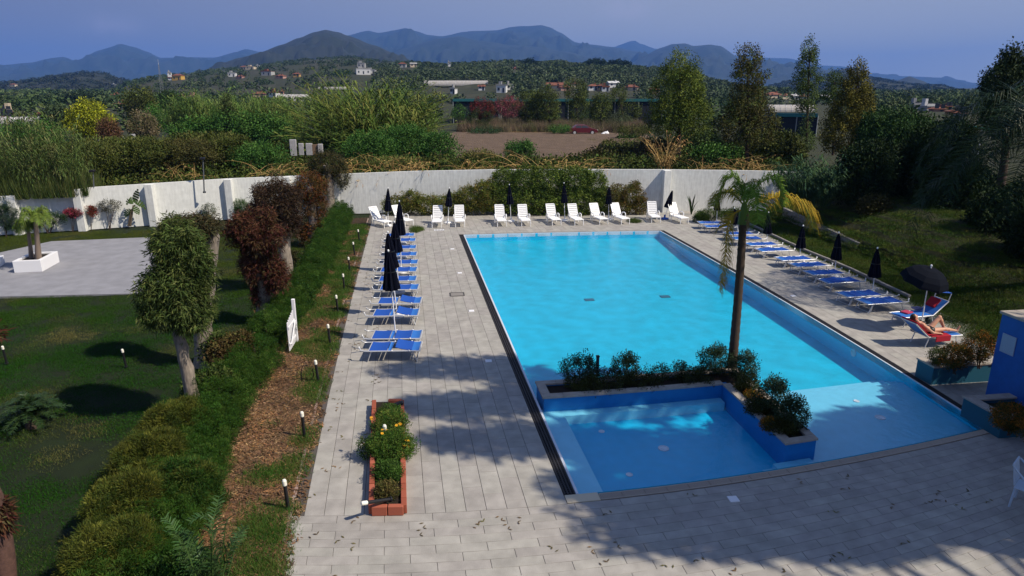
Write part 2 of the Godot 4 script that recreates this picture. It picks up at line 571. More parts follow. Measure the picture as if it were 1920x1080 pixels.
func frond(pts: Array, leaflet: float, count: int, col: Color, seed: int, sag := 0.5) -> ArrayMesh:
	# a feather leaf along a curve: rib and leaflets that hang a little
	rng.seed = seed
	var m := MB.new()
	var curve := Curve3D.new()
	for i in pts.size():
		var a: Vector3 = pts[maxi(i - 1, 0)]
		var b: Vector3 = pts[mini(i + 1, pts.size() - 1)]
		curve.add_point(pts[i], (a - b) / 6.0, (b - a) / 6.0)
	var len := curve.get_baked_length()
	var rib := []
	var rad := []
	for i in 13:
		rib.append(curve.sample_baked(len * i / 12.0, true))
		rad.append(0.022 * (1.1 - i / 12.0))
	m.col = Color(col.r * 1.5, col.g * 1.3, col.b)
	m.tube(rib, rad, 4, false)
	for i in count:
		var u := (i + rnd(0.0, 0.8)) / count
		var s := lerpf(0.1, 1.0, u)
		var p := curve.sample_baked(len * s, true)
		var d := (curve.sample_baked(minf(len, len * s + 0.06), true) - curve.sample_baked(maxf(0, len * s - 0.06), true)).normalized()
		var side := d.cross(Vector3.UP)
		side = side.normalized() if side.length() > 0.2 else d.cross(Vector3.RIGHT).normalized()
		var up := side.cross(d)
		for k in [-1.0, 1.0]:
			var l := leaflet * (0.45 + 0.75 * sin(PI * clampf(s * 0.85 + 0.12, 0, 1))) * rnd(0.8, 1.15)
			var o: Vector3 = (side * k * rnd(0.75, 1.0) + d * rnd(0.45, 0.8) + up * rnd(-0.1, 0.45)).normalized()
			var q: Vector3 = p + o * l * 0.55
			var e: Vector3 = p + o * l * 0.9 - Vector3.UP * l * sag * rnd(0.6, 1.3)
			var w := d * 0.0095 * (1.0 + leaflet * 0.4)
			var f := rnd(0.65, 1.35)
			m.col = Color(col.r * f * rnd(0.9, 1.2), col.g * f, col.b * f)
			m.tri(p - w, p + w, q + w)
			m.tri(p - w, q + w, q - w)
			m.tri(q - w, q + w, e)
	return m.mesh()

func shrub(called: String, label: String, category: String, group: String, base: Vector3, blobs: Array, m: Mesh, s0: float, s1: float, palette: Array, stems := 4, gaps := 0.25, tilt := 0.6, mtl: Material = null) -> Node3D:
	var t := thing(called, label, category, base, 0.0, group)
	if stems > 0:
		var st := MB.new()
		for i in stems:
			var b: Array = blobs[i % blobs.size()]
			var r: Vector3 = b[1]
			var e: Vector3 = b[0] + Vector3(rnd(-0.5, 0.5) * r.x, rnd(-0.2, 0.4) * r.y, rnd(-0.5, 0.5) * r.z)
			var w := clampf(r.x * 0.03, 0.007, 0.08)
			st.tube([Vector3(rnd(-1, 1) * w * 3.0, -0.03, rnd(-1, 1) * w * 3.0), e * 0.5 + Vector3(rnd(-w, w), 0, rnd(-w, w)), e], [w, w * 0.8, w * 0.4], 5)
		part("stem", st.mesh(), mt.dark_bark, t)
	crown("foliage", t, blobs, m, mtl if mtl else mt.leaf, s0, s1, palette, gaps, tilt)
	return t

func tree(called: String, label: String, group: String, base: Vector3, trunk: Array, radii: Array, limbs: Array, blobs: Array, m: Mesh, s0: float, s1: float, palette: Array, bark: Material, gaps := 0.3, tilt := 0.6) -> Node3D:
	var t := thing(called, label, "tree", base, 0.0, group)
	var tr := MB.new()
	var pts := []
	var rad := []
	for i in trunk.size() - 1:                              # a little uneven
		for k in 4:
			var u := k / 4.0
			var w := lerpf(radii[i], radii[i + 1], u)
			pts.append(trunk[i].lerp(trunk[i + 1], u) + Vector3(rnd(-1, 1), 0, rnd(-1, 1)) * w * 0.16)
			rad.append(w * rnd(0.9, 1.1))
	pts.append(trunk[-1]); rad.append(radii[-1])
	rad[0] *= 1.25
	tr.tube(pts, rad, 10)
	part("trunk", tr.mesh(), bark, t)
	if limbs.size():
		var lm := MB.new()
		for l in limbs:
			var mid: Vector3 = l[0].lerp(l[1], 0.5) + Vector3(0, (l[1] - l[0]).length() * 0.08, 0)
			lm.tube([l[0], mid, l[1]], [l[2], l[2] * 0.7, l[2] * 0.3], 6)
		part("limbs", lm.mesh(), bark, t)
	crown("crown", t, blobs, m, mt.leaf, s0, s1, palette, gaps, tilt)
	return t

func make_house(label: String, group: String, at: Vector3, w: float, d: float, h: float, turn: float, wall: Color, roof: Color, kind: int, floors: int) -> Node3D:
	# kind 0 flat roof with parapet, 1 hipped tiles, 2 gabled tiles
	var t := thing("house", label, "house", at, turn, group)
	var b := MB.new()
	b.box(Vector3(0, h * 0.5 - 1.0, 0), Vector3(w, h + 2.0, d))
	var wallm := mat(wall, 0.9, 0.12, 4.0, 0.2, 6.0)
	part("wall", b.mesh(), wallm, t)
	var r := MB.new()
	var x := w * 0.5 + 0.4
	var z := d * 0.5 + 0.4
	if kind == 0:
		r.box(Vector3(0, h + 0.12, 0), Vector3(w + 0.3, 0.24, d + 0.3))
		r.box(Vector3(0, h + 0.5, d * 0.5), Vector3(w + 0.3, 0.5, 0.2))
		r.box(Vector3(-w * 0.18, h + 1.2, -d * 0.15), Vector3(w * 0.3, 2.0, d * 0.4))
	else:
		var ph := minf(w, d) * 0.24
		var rx := maxf(0.0, w * 0.5 - d * 0.5) if kind == 1 else x
		var a := Vector3(-x, h, z)
		var bb := Vector3(x, h, z)
		var c := Vector3(x, h, -z)
		var e := Vector3(-x, h, -z)
		var p := Vector3(-rx, h + ph, 0)
		var q := Vector3(rx, h + ph, 0)
		r.quad(a, bb, q, p); r.quad(c, e, p, q); r.tri(bb, c, q); r.tri(e, a, p)
		r.box(Vector3(0, h - 0.08, 0), Vector3(x * 2.0, 0.15, z * 2.0))
		r.box(Vector3(w * 0.22, h + ph * 0.9, d * 0.1), Vector3(0.7, 1.2, 0.7))
	part("roof", r.mesh(), mat(roof, 0.9, 0.3, 1.5, 0.3, 5.0), t)
	var wn := MB.new()
	wn.box(Vector3.ZERO, Vector3(1.1, 1.4, 0.16))
	var wm := wn.mesh()
	var cols := maxi(2, int(w / 3.4))
	for f in floors:
		for i in cols:
			var o := part("window", wm, mt.dark_glass, t, Vector3(-w * 0.5 + w * (i + 0.5) / cols, 1.7 + f * 3.0, d * 0.5))
			if f == 0 and i == cols / 2:
				o.name = "door"
				o.scale = Vector3(0.9, 1.6, 1.0)
				o.position.y = 1.1
	if floors > 1:
		var bal := MB.new()
		bal.box(Vector3(0, 3.0, d * 0.5 + 0.55), Vector3(w * 0.7, 0.18, 1.1))
		bal.box(Vector3(0, 3.5, d * 0.5 + 1.05), Vector3(w * 0.7, 0.9, 0.08))
		part("balcony", bal.mesh(), wallm, t)
	return t

# ------------------------------------------------------------------ a body as one surface: tapered bones joined softly, meshed as surface nets
func body_mesh(bones: Array, lo: Vector3, hi: Vector3, cell: float, soft: float, mb: MB) -> void:
	var nx := int((hi.x - lo.x) / cell) + 2
	var ny := int((hi.y - lo.y) / cell) + 2
	var nz := int((hi.z - lo.z) / cell) + 2
	var g := PackedFloat32Array()
	g.resize(nx * ny * nz)
	g.fill(1.0)
	for b in bones:
		var a: Vector3 = b[0]
		var e: Vector3 = b[1]
		var ra: float = b[2]
		var rb: float = b[3]
		var flatten: Vector3 = b[4] if b.size() > 4 else Vector3.ONE
		var reach := maxf(ra, rb) * maxf(flatten.x, maxf(flatten.y, flatten.z)) + soft * 2.0 + cell * 2.0
		var mn := (a.min(e) - Vector3.ONE * reach - lo) / cell
		var mx := (a.max(e) + Vector3.ONE * reach - lo) / cell
		var ae := (e - a) / flatten
		var l2 := maxf(ae.length_squared(), 1e-9)
		for z in range(maxi(0, int(mn.z)), mini(nz, int(mx.z) + 1)):
			for y in range(maxi(0, int(mn.y)), mini(ny, int(mx.y) + 1)):
				var row := (z * ny + y) * nx
				for x in range(maxi(0, int(mn.x)), mini(nx, int(mx.x) + 1)):
					var p := (lo + Vector3(x, y, z) * cell - a) / flatten
					var t := clampf(p.dot(ae) / l2, 0.0, 1.0)
					var d := (p - ae * t).length() - lerpf(ra, rb, t)
					var o := g[row + x]
					var k := maxf(soft - absf(d - o), 0.0) / soft
					g[row + x] = minf(d, o) - k * k * soft * 0.25
	var ids := {}
	var pts := PackedVector3Array()
	var nor := PackedVector3Array()
	for z in nz - 1:
		for y in ny - 1:
			for x in nx - 1:
				var i := (z * ny + y) * nx + x
				var s := PackedFloat32Array([g[i], g[i + 1], g[i + nx], g[i + nx + 1], g[i + nx * ny], g[i + nx * ny + 1], g[i + nx * ny + nx], g[i + nx * ny + nx + 1]])
				var neg := 0
				for q in 8: neg += 1 if s[q] < 0.0 else 0
				if neg == 0 or neg == 8: continue
				var sum := Vector3.ZERO
				var cnt := 0
				for q in 8:
					for ax in 3:
						var w := q | (1 << ax)
						if w == q or (s[q] < 0.0) == (s[w] < 0.0): continue
						var f := s[q] / (s[q] - s[w])
						var c := Vector3(q & 1, (q >> 1) & 1, (q >> 2) & 1)
						c[ax] += f
						sum += c
						cnt += 1
				ids[i] = pts.size()
				pts.append(lo + (Vector3(x, y, z) + sum / cnt) * cell)
				nor.append(Vector3(s[1] + s[3] + s[5] + s[7] - s[0] - s[2] - s[4] - s[6], s[2] + s[3] + s[6] + s[7] - s[0] - s[1] - s[4] - s[5], s[4] + s[5] + s[6] + s[7] - s[0] - s[1] - s[2] - s[3]).normalized())
	var step := [1, nx, nx * ny]
	for i in ids:
		for ax in 3:
			var u: int = step[(ax + 1) % 3]
			var w: int = step[(ax + 2) % 3]
			var j: int = i + step[ax]
			if j >= g.size() or (g[i] < 0.0) == (g[j] < 0.0): continue
			if not (ids.has(i - u) and ids.has(i - w) and ids.has(i - u - w)): continue
			var q := [ids[i], ids[i - u], ids[i - u - w], ids[i - w]]
			if g[i] > 0.0: q = [q[3], q[2], q[1], q[0]]
			mb.squad([pts[q[0]], pts[q[1]], pts[q[2]], pts[q[3]]], [nor[q[0]], nor[q[1]], nor[q[2]], nor[q[3]]])

func hand_bones(wrist: Vector3, along: Vector3, palm: Vector3, side: float) -> Array:
	var across := along.cross(palm).normalized() * side
	var b := [[wrist, wrist + along * 0.05, 0.026, 0.03], [wrist + along * 0.03 - across * 0.02, wrist + along * 0.085 - across * 0.028, 0.017, 0.014], [wrist + along * 0.03 + across * 0.015, wrist + along * 0.085 + across * 0.022, 0.017, 0.014]]
	var lens := [0.068, 0.078, 0.072, 0.056]
	for i in 4:
		var r := wrist + along * 0.088 + across * (-0.03 + i * 0.02)
		var m: Vector3 = r + (along * 0.85 + palm * 0.35).normalized() * lens[i] * 0.5
		b.append([r - along * 0.01, m, 0.0092, 0.0085])
		b.append([m, m + (along * 0.6 + palm * 0.75).normalized() * lens[i] * 0.5, 0.0085, 0.007])
	var t := wrist + along * 0.03 - across * 0.03
	var tm := t + (along * 0.7 - across * 0.7 + palm * 0.2).normalized() * 0.034
	b.append([t, tm, 0.012, 0.0105])
	b.append([tm, tm + (along * 0.9 - across * 0.2 + palm * 0.3).normalized() * 0.03, 0.0105, 0.008])
	return b

# ------------------------------------------------------------------ helpers that lay things out
func pb(base: Vector3, px: float, py: float, rx: float, ry: float, count: int, back := 0.0, thick := 1.0) -> Array:
	var c := over(base, px, py)
	var s := per_px(base)
	var away := Vector3(c.x, 0, c.z).normalized()
	return [c + away * back - base, Vector3(rx * s, ry * s, rx * s * thick), count]

func wbox(m: MB, x0: float, x1: float, y0: float, y1: float, z0: float, z1: float, seg := 1) -> void:   # a box that follows the terrace
	var along_x := absf(x1 - x0) > absf(z1 - z0)
	for i in seg:
		var a := i / float(seg)
		var b := (i + 1) / float(seg)
		var xa := lerpf(x0, x1, a) if along_x else x0
		var xb := lerpf(x0, x1, b) if along_x else x1
		var za := z0 if along_x else lerpf(z0, z1, a)
		var zb := z1 if along_x else lerpf(z0, z1, b)
		var p := [flat(xa, zb), flat(xb, zb), flat(xb, za), flat(xa, za)]
		var l := []
		var h := []
		for q in p:
			l.append(Vector3(q.x, y0, q.y)); h.append(Vector3(q.x, y1, q.y))
		m.quad(h[0], h[1], h[2], h[3])
		m.quad(l[3], l[2], l[1], l[0])
		if along_x or i == seg - 1: m.quad(l[0], l[1], h[1], h[0])
		if along_x or i == 0: m.quad(l[2], l[3], h[3], h[2])
		if not along_x or i == seg - 1: m.quad(l[1], l[2], h[2], h[1])
		if not along_x or i == 0: m.quad(l[3], l[0], h[0], h[3])

func wsheet(m: MB, x0: float, x1: float, z0: float, z1: float, y: float, nx: int, nz: int) -> void:
	for i in nx:
		for j in nz:
			var xa := lerpf(x0, x1, i / float(nx))
			var xb := lerpf(x0, x1, (i + 1) / float(nx))
			var za := lerpf(z0, z1, j / float(nz))
			var zb := lerpf(z0, z1, (j + 1) / float(nz))
			m.quad(deck(xa, zb, y), deck(xb, zb, y), deck(xb, za, y), deck(xa, za, y))

func wwall(m: MB, pts: Array, y0: float, y1: float, seg := 10) -> void:  # upright face along terrace points, seen from the left of its run
	for k in pts.size() - 1:
		for i in seg:
			var a: Vector2 = pts[k].lerp(pts[k + 1], i / float(seg))
			var b: Vector2 = pts[k].lerp(pts[k + 1], (i + 1) / float(seg))
			m.quad(deck(a.x, a.y, y0), deck(b.x, b.y, y0), deck(b.x, b.y, y1), deck(a.x, a.y, y1))

func field_height(x: float, z: float) -> float:
	var d := Vector2(x, z).length()
	return 2.1 + maxf(0.0, d - 130.0) * 0.006 + 0.25 * sin(x * 0.05 + 1.0) * sin(z * 0.043) * clampf((d - 60.0) / 80.0, 0, 1)

func sky_picture() -> ImageTexture:
	var w := 1024
	var h := 512
	var im := Image.create(w, h, false, Image.FORMAT_RGBF)
	var nz := FastNoiseLite.new()
	nz.seed = 4
	nz.frequency = 1.3
	nz.fractal_octaves = 5
	var puffs := [[afar(1175, 18, 10.0) - EYE, 0.030, 0.012], [afar(210, 47, 10.0) - EYE, 0.028, 0.010]]
	for j in h:
		var el := PI * (0.5 - (j + 0.5) / h)
		var up := maxf(sin(el), 0.0)
		for i in w:
			var az := TAU * (i + 0.5) / w
			var d := Vector3(sin(az) * cos(el), sin(el), -cos(az) * cos(el))
			var c := SKY_LOW.lerp(SKY_HIGH, 1.0 - exp(-up * 4.5))
			var g := d.dot(sun_at)
			var k := 0.16 + 0.99 * smoothstep(-0.95, 0.1, g) + 0.35 * pow(maxf(g, 0.0), 2.0)
			c = Color(c.r * k, c.g * k, c.b * (0.25 + 0.75 * k))
			for p in puffs:
				var q: Vector3 = (p[0] as Vector3).normalized()
				var side := Vector3(-q.z, 0, q.x).normalized()
				var r := d - q
				var e := pow(r.dot(side) / p[1], 2.0) + pow(r.y / p[2], 2.0)
				if e < 4.0:
					var f: float = clampf(exp(-e) * (0.7 + 1.2 * nz.get_noise_3dv(d * 60.0)), 0, 1) * 0.3
					c = c.lerp(Color(0.50, 0.46, 0.60), f)
			im.set_pixel(i, j, c)
	return ImageTexture.create_from_image(im)

const SKY_LOW := Color(0.43, 0.44, 0.45)
const SKY_HIGH := Color(0.10, 0.15, 0.31)

func hill(called: String, ridge: Array, far: float, near: float, foot: float, m: Material, rough: float, cols: int, rows: int, seed: int) -> Array:
	# a range of hills: its crest at the level distance far, its foot at the distance near; returns places on its face
	var nz := FastNoiseLite.new()
	nz.seed = seed
	nz.fractal_octaves = 5
	nz.frequency = 4.2 / (far - near)
	var grid := []
	for j in rows + 4:
		var t := j / float(rows - 1)
		var line := PackedVector3Array()
		for i in cols + 1:
			var px := lerpf(ridge[0].x, ridge[-1].x, i / float(cols))
			var k := 0
			while k < ridge.size() - 2 and px > ridge[k + 1].x: k += 1
			var u: float = clampf((px - ridge[k].x) / (ridge[k + 1].x - ridge[k].x), 0, 1)
			u = lerpf(u, u * u * (3.0 - 2.0 * u), 0.5)
			var py := lerpf(ridge[k].y, ridge[k + 1].y, u)
			var top := afar(px, py, far)
			var dir := Vector2(top.x, top.z).normalized()
			var d := lerpf(near, far, minf(t, 1.0)) + maxf(0.0, t - 1.0) * (far - near) * 1.4
			var p := dir * d
			var prof := sin(clampf(t, 0, 1) * PI * 0.5)
			prof = lerpf(t, prof, 0.35) if t <= 1.0 else 1.0 - (t - 1.0) * 1.6
			var e := nz.get_noise_2d(p.x, p.y)
			var rid := absf(nz.get_noise_2d(p.x * 1.7 + 300.0, p.y * 1.7))
			var y := lerpf(foot, top.y, prof) + (e * 0.6 - rid * 0.9 + 0.25) * rough * sin(clampf(t, 0.0, 1.0) * PI) * (1.0 - minf(t, 1.0) * minf(t, 1.0)) + e * rough * 0.03
			line.append(Vector3(p.x, y, p.y))
		grid.append(line)
	var st := MB.new()
	for j in rows + 3:
		for i in cols:
			var q := [grid[j][i], grid[j][i + 1], grid[j + 1][i + 1], grid[j + 1][i]]
			var mid: Vector3 = (q[0] + q[2]) * 0.5
			var pn := nz.get_noise_2d(mid.x * 2.6 + 900.0, mid.z * 2.6) + 0.5 * nz.get_noise_2d(mid.x * 9.0, mid.z * 9.0 + 500.0)
			st.col = Color(0.75, 0.85, 0.7).lerp(Color(2.6, 2.0, 1.7), smoothstep(-0.08, 0.32, pn))
			st.quad(q[0], q[1], q[2], q[3])
	# smooth it
	var acc := {}
	for i in st.v.size():
		acc[st.v[i]] = acc.get(st.v[i], Vector3.ZERO) + st.n[i]
	for i in st.v.size():
		st.n[i] = (acc[st.v[i]] as Vector3).normalized()
	structure(called, st.mesh(), m)
	return grid

var slopes := []

func ground_at(px: float, d: float) -> float:                # height of the land at the level distance d in that direction
	var r := ray(px, 300.0)
	var f := Vector2(r.x, r.z).normalized() * d
	var h := field_height(f.x, f.y)
	for s in slopes:
		if px < s[1] or px > s[2] or d < s[3] or d > s[4]: continue
		var grid: Array = s[0]
		var u: float = (px - s[1]) / (s[2] - s[1]) * (grid[0].size() - 1)
		var v: float = (d - s[3]) / (s[4] - s[3]) * (s[5] - 1)
		var i := clampi(int(u), 0, grid[0].size() - 2)
		var j := clampi(int(v), 0, s[5] - 2)
		var a: float = lerpf(grid[j][i].y, grid[j][i + 1].y, u - i)
		var b: float = lerpf(grid[j + 1][i].y, grid[j + 1][i + 1].y, u - i)
		h = maxf(h, lerpf(a, b, v - j))
	return h

var clear_of := []

func hides_house(px: float, d: float) -> bool:               # would a tree there stand before a house
	if clear_of.is_empty():
		for q in HOUSES:
			var p := settled(q[0], q[1], q[4])
			clear_of.append([q[0], Vector2(p.x, p.z).length(), q[2] * 0.55 + 3.0])
		for q in [[855, 62], [1480, 44], [552, 30], [45, 44], [630, 34]]:
			clear_of.append([float(q[0]), 420.0, float(q[1])])
	for q in clear_of:
		if absf(px - q[0]) < q[2] and d < q[1] + 6.0 and d > q[1] - 110.0: return true
	return false

func px_of(p: Vector3) -> float:
	var q := aim.inverse() * (p - EYE)
	return 960.0 - q.x / q.z * FOCAL

func settled(px: float, py: float, usual: float) -> Vector3: # where the line of sight meets the far land
	var d := 140.0
	while d < 2200.0:
		var p := afar(px, py, d)
		if ground_at(px, d) >= p.y: return Vector3(p.x, ground_at(px, d), p.z)
		d += 4.0
	return afar(px, py, usual)

func on_grid(grid: Array, rows: int) -> Vector3:
	var j := rng.randi_range(0, rows - 2)
	var i := rng.randi_range(0, grid[0].size() - 2)
	var a: Vector3 = grid[j][i].lerp(grid[j][i + 1], rng.randf())
	var b: Vector3 = grid[j + 1][i].lerp(grid[j + 1][i + 1], rng.randf())
	return a.lerp(b, rng.randf())

func _ready() -> void:
	# ---------------------------------------------------------------- camera, sky, sun, exposure
	var cam := Camera3D.new()
	cam.name = "camera"
	cam.transform = Transform3D(aim, EYE)
	cam.fov = rad_to_deg(2.0 * atan(540.0 / FOCAL))
	cam.near = 0.1
	cam.far = 30000.0
	add_child(cam)
	cam.current = true
	var env := Environment.new()
	env.background_mode = Environment.BG_SKY
	var sky := Sky.new()
	var pano := PanoramaSkyMaterial.new()
	pano.panorama = sky_picture()
	sky.sky_material = pano
	env.sky = sky
	env.tonemap_mode = Environment.TONE_MAPPER_LINEAR
	env.tonemap_exposure = 1.25
	env.sdfgi_enabled = true
	env.ssao_enabled = true
	env.ssil_enabled = true
	env.fog_enabled = true
	env.fog_light_color = Color(0.42, 0.64, 1.0)
	env.fog_density = 0.00011
	var we := WorldEnvironment.new()
	we.name = "world_environment"
	we.environment = env
	add_child(we)
	var sun := DirectionalLight3D.new()
	sun.name = "sun"
	sun.light_energy = 1.5
	sun.light_color = Color(1.0, 0.955, 0.88)
	sun.light_angular_distance = 0.65
	sun.shadow_enabled = true
	add_child(sun)
	sun.look_at_from_position(sun_at * 100.0, Vector3.ZERO, Vector3.UP)

	rng.seed = 11
	make_materials()
	mt.dark_glass = mat(Color(0.03, 0.035, 0.045), 0.3)
	var euc := leaf_clump(16, 0.16, 0.17, 0.034, -0.5, 21)
	var broad := leaf_clump(16, 0.13, 0.075, 0.045, 0.3, 22)
	var spray := leaf_clump(70, 0.13, 0.11, 0.013, 0.7, 23)
	var small := leaf_clump(18, 0.14, 0.07, 0.035, 0.4, 24)
	var coarse := leaf_clump(22, 0.55, 0.3, 0.16, 0.2, 25)
	var wispy := leaf_clump(20, 0.5, 0.38, 0.09, -0.2, 26)
	var far_tree := leaf_clump(90, 0.8, 0.36, 0.26, 0.3, 27)

	# ---------------------------------------------------------------- ground
	var g := MB.new()
	g.quad(Vector3(-7500, -3, 6000), Vector3(7500, -3, 6000), Vector3(7500, -3, -12500), Vector3(-7500, -3, -12500))
	structure("ground", g.mesh(), mat(Color(0.10, 0.09, 0.06), 0.95, 0.3, 3.0, 0.3, 40.0))
	var wall_line := [spot(-420, 462), spot(-60, 445), spot(437, 411), spot(1240, 396), spot(1500, 395)]
	terrain(wall_line)
	lawn_and_beds()
	terrace()
	pool()
	hills_and_mountains(far_tree)
	walls(wall_line, small, broad)
	furniture()
	garden(euc, broad, spray, small, coarse)
	beyond_the_wall(coarse, wispy, small, far_tree)
	right_side(coarse, wispy, small, broad)
	houses()
	bather()

# ------------------------------------------------------------------ land
const wall_px := [Vector2(-420, 462), Vector2(-60, 445), Vector2(40, 438), Vector2(160, 431), Vector2(292, 422), Vector2(437, 411), Vector2(545, 405), Vector2(640, 401), Vector2(780, 398.5), Vector2(930, 397), Vector2(1243, 396), Vector2(1500, 395), Vector2(2900, 392)]

func wall_foot(px: float) -> Vector3:
	var k := 0
	while k < wall_px.size() - 2 and px > wall_px[k + 1].x: k += 1
	var foot := lerpf(wall_px[k].y, wall_px[k + 1].y, (px - wall_px[k].x) / (wall_px[k + 1].x - wall_px[k].x))
	return spot(px, clampf(foot, 388.0, 480.0))

func terrain(wall_line: Array) -> void:
	var m := MB.new()
	var steps := [0.0, 1.5, 4.0, 8.0, 14.0, 22.0, 34.0, 50.0, 72.0, 100.0, 140.0, 200.0, 300.0, 450.0, 700.0, 1100.0, 1800.0, 3000.0, 5000.0]
	var n := 90
	var rows := []
	for s in steps:
		var line := []
		for i in n + 1:
			var px := lerpf(-900.0, 2900.0, i / float(n))
			var w := wall_foot(px)
			var p = Vector2(w.x, w.z) + Vector2(w.x, w.z).normalized() * (s + 0.3)
			line.append(Vector3(p.x, field_height(p.x, p.y), p.y))
		rows.append(line)
	for j in rows.size() - 1:
		for i in n:
			m.quad(rows[j][i], rows[j][i + 1], rows[j + 1][i + 1], rows[j + 1][i])
	structure("terrain", m.mesh(), mat(Color(0.055, 0.062, 0.024), 0.95, 0.45, 1.3, 0.5, 30.0, 4.0))
	# the ploughed field
	var f := MB.new()
	var c := [spot(640, 286, 2.17), spot(860, 249, 2.17), spot(1205, 250, 2.17), spot(1290, 300, 2.17), spot(1150, 318, 2.17), spot(800, 312, 2.17)]
	var mid := Vector3.ZERO
	for q in c: mid += q / 6.0
	for i in 6:
		for k in 5:
			var a0: Vector3 = mid.lerp(c[i], k / 5.0)
			var a1: Vector3 = mid.lerp(c[(i + 1) % 6], k / 5.0)
			var b0: Vector3 = mid.lerp(c[i], (k + 1) / 5.0)
			var b1: Vector3 = mid.lerp(c[(i + 1) % 6], (k + 1) / 5.0)
			for q in [[a0, b0, b1], [a0, b1, a1]]:
				var w := []
				for v in q: w.append(Vector3(v.x, field_height(v.x, v.z) + 0.12, v.z))
				if w[0].distance_to(w[1]) > 0.01 and w[0].distance_to(w[2]) > 0.01 and w[1].distance_to(w[2]) > 0.01: m.tri(w[0], w[1], w[2]); f.tri(w[0], w[1], w[2])
	structure("ploughed_field", f.mesh(), mat(Color(0.22, 0.15, 0.10), 0.95, 0.35, 0.9, 0.35, 14.0, 6.0))

func lawn_and_beds() -> void:
	var m := MB.new()
	for i in 60:
		for j in 70:
			var q := []
			for o in [[0, 1], [1, 1], [1, 0], [0, 0]]:
				var x := lerpf(-75.0, -2.0, (i + o[0]) / 60.0)
				var z := lerpf(-52.0, 14.0, (j + o[1]) / 70.0)
				q.append(Vector3(x, -0.05 + 0.03 * sin(x * 0.7) * cos(z * 0.55), z))
			m.quad(q[0], q[1], q[2], q[3])
	# the lawn ends where the terrace begins: drop it under the paving
	for i in m.v.size():
		if m.v[i].x > flat(-5.6, clampf(m.v[i].z, -38.0, 3.0)).x and m.v[i].z > -46.0: m.v[i].y = -1.6
	structure("lawn", m.mesh(), mat(Color(0.018, 0.036, 0.004), 0.95, 0.5, 0.35, 0.45, 5.0, 2.5))
	var blades := grass_patch(240, 0.8, 0.055, 0.012, 0.04, 31)
	var nz := FastNoiseLite.new()
	nz.seed = 9
	nz.frequency = 0.16
	var where := []
	var tints := []
	while where.size() < 7500:
		var z := rnd(-43.0, 4.0)
		var edge := deck(-6.6, clampf(z, -38.0, 3.0))
		var p := Vector3(rnd(-32.0, edge.x), -0.03, z)
		if plaza_holds(p): continue
		var far := clampf((-z - 24.0) / 12.0, 0, 1)
		var dry := clampf(nz.get_noise_2d(p.x * 1.4, p.z * 1.4) * 2.4 - 0.25, 0, 1)
		if rng.randf() < dry * 0.5: continue
		where.append(Transform3D(Basis(Vector3.UP, rnd(0, TAU)).scaled(Vector3(1, rnd(0.6, 1.1), 1)), p))
		tints.append(Color(0.014, 0.062, 0.003).lerp(Color(0.15, 0.125, 0.05), dry * 0.75).lerp(Color(0.085, 0.095, 0.014), far * 0.6) * rnd(0.8, 1.25))
	scatter("lawn_grass", blades, mt.leaf, self, where, tints)
	# strip of bark and leaf litter between hedge and terrace
	var b := MB.new()
	for j in 60:
		var z0 := lerpf(-37.0, 6.5, j / 60.0)
		var z1 := lerpf(-37.0, 6.5, (j + 1) / 60.0)
		b.quad(deck(-8.6, z1, -0.012), deck(-5.95, z1, -0.012), deck(-5.95, z0, -0.012), deck(-8.6, z0, -0.012))
	structure("bark_strip", b.mesh(), mat(Color(0.10, 0.06, 0.03), 0.95, 0.5, 0.3, 0.5, 1.6, 3.0))
	var chips := litter_patch(90, 0.6, 0.045, 33)
	where = []
	tints = []
	for i in 1500:
		var z := rnd(-34.0, 5.0)
		var x := rnd(-8.0, -6.05)
		where.append(Transform3D(Basis(Vector3.UP, rnd(0, TAU)), deck(x, z, -0.02)))
		tints.append(pick([Color(0.30, 0.15, 0.06), Color(0.10, 0.055, 0.03), Color(0.20, 0.11, 0.05), Color(0.06, 0.04, 0.025), Color(0.36, 0.23, 0.12)], 0.35))
	scatter("bark_chips", chips, mat(Color.WHITE, 0.9), self, where, tints)
	var tuft := grass_patch(120, 0.5, 0.16, 0.014, 0.10, 34)
	where = []
	tints = []
	for i in 2600:
		var z := rnd(-34.0, 5.5)
		var x := rnd(-7.6, -6.0)
		var d := nz.get_noise_2d(x * 4.0 + 50.0, z * 2.2)
		var green := d + (0.8 if z > 0.0 and x > -7.0 else 0.0) + (0.32 if z < -9.0 else 0.0) + (x + 6.3) * 0.25
		if green < 0.12: continue
		where.append(Transform3D(Basis(Vector3.UP, rnd(0, TAU)).scaled(Vector3(1, rnd(0.4, 1.1), 1)), deck(x, z, -0.02)))
		tints.append(pick([Color(0.03, 0.095, 0.012), Color(0.05, 0.12, 0.018), Color(0.10, 0.12, 0.03)]))
	scatter("weeds", tuft, mt.leaf, self, where, tints)
	# edging kerb of the terrace: one long row of stones
	var k := thing("edging", "low pinkish edging along the left side of the terrace", "kerb", deck(-6.0, -10.0))
	var stone := 0
	for j in 84:
		var z1 := 5.5 - j * 0.5
		var e := MB.new()
		wbox(e, -6.06, -5.985, -0.08, 0.012 + rnd(0, 0.006), z1 - 0.49, z1)
		part("edging_stone", e.mesh(), mt.edge[j % 3], k, -k.position)
	# plaza
	var c := plaza_corners()
	var s := MB.new()
	s.quad(c[0] + Vector3.UP * 0.02, c[1] + Vector3.UP * 0.02, c[2] + Vector3.UP * 0.02, c[3] + Vector3.UP * 0.02)
	for i in 4:
		var a: Vector3 = c[i]
		var d: Vector3 = c[(i + 1) % 4]
		s.quad(a - Vector3.UP * 0.3, d - Vector3.UP * 0.3, d + Vector3.UP * 0.02, a + Vector3.UP * 0.02)
	structure("plaza", s.mesh(), mat(Color(0.32, 0.32, 0.345), 0.9, 0.25, 0.5, 0.25, 6.0, 0.5))

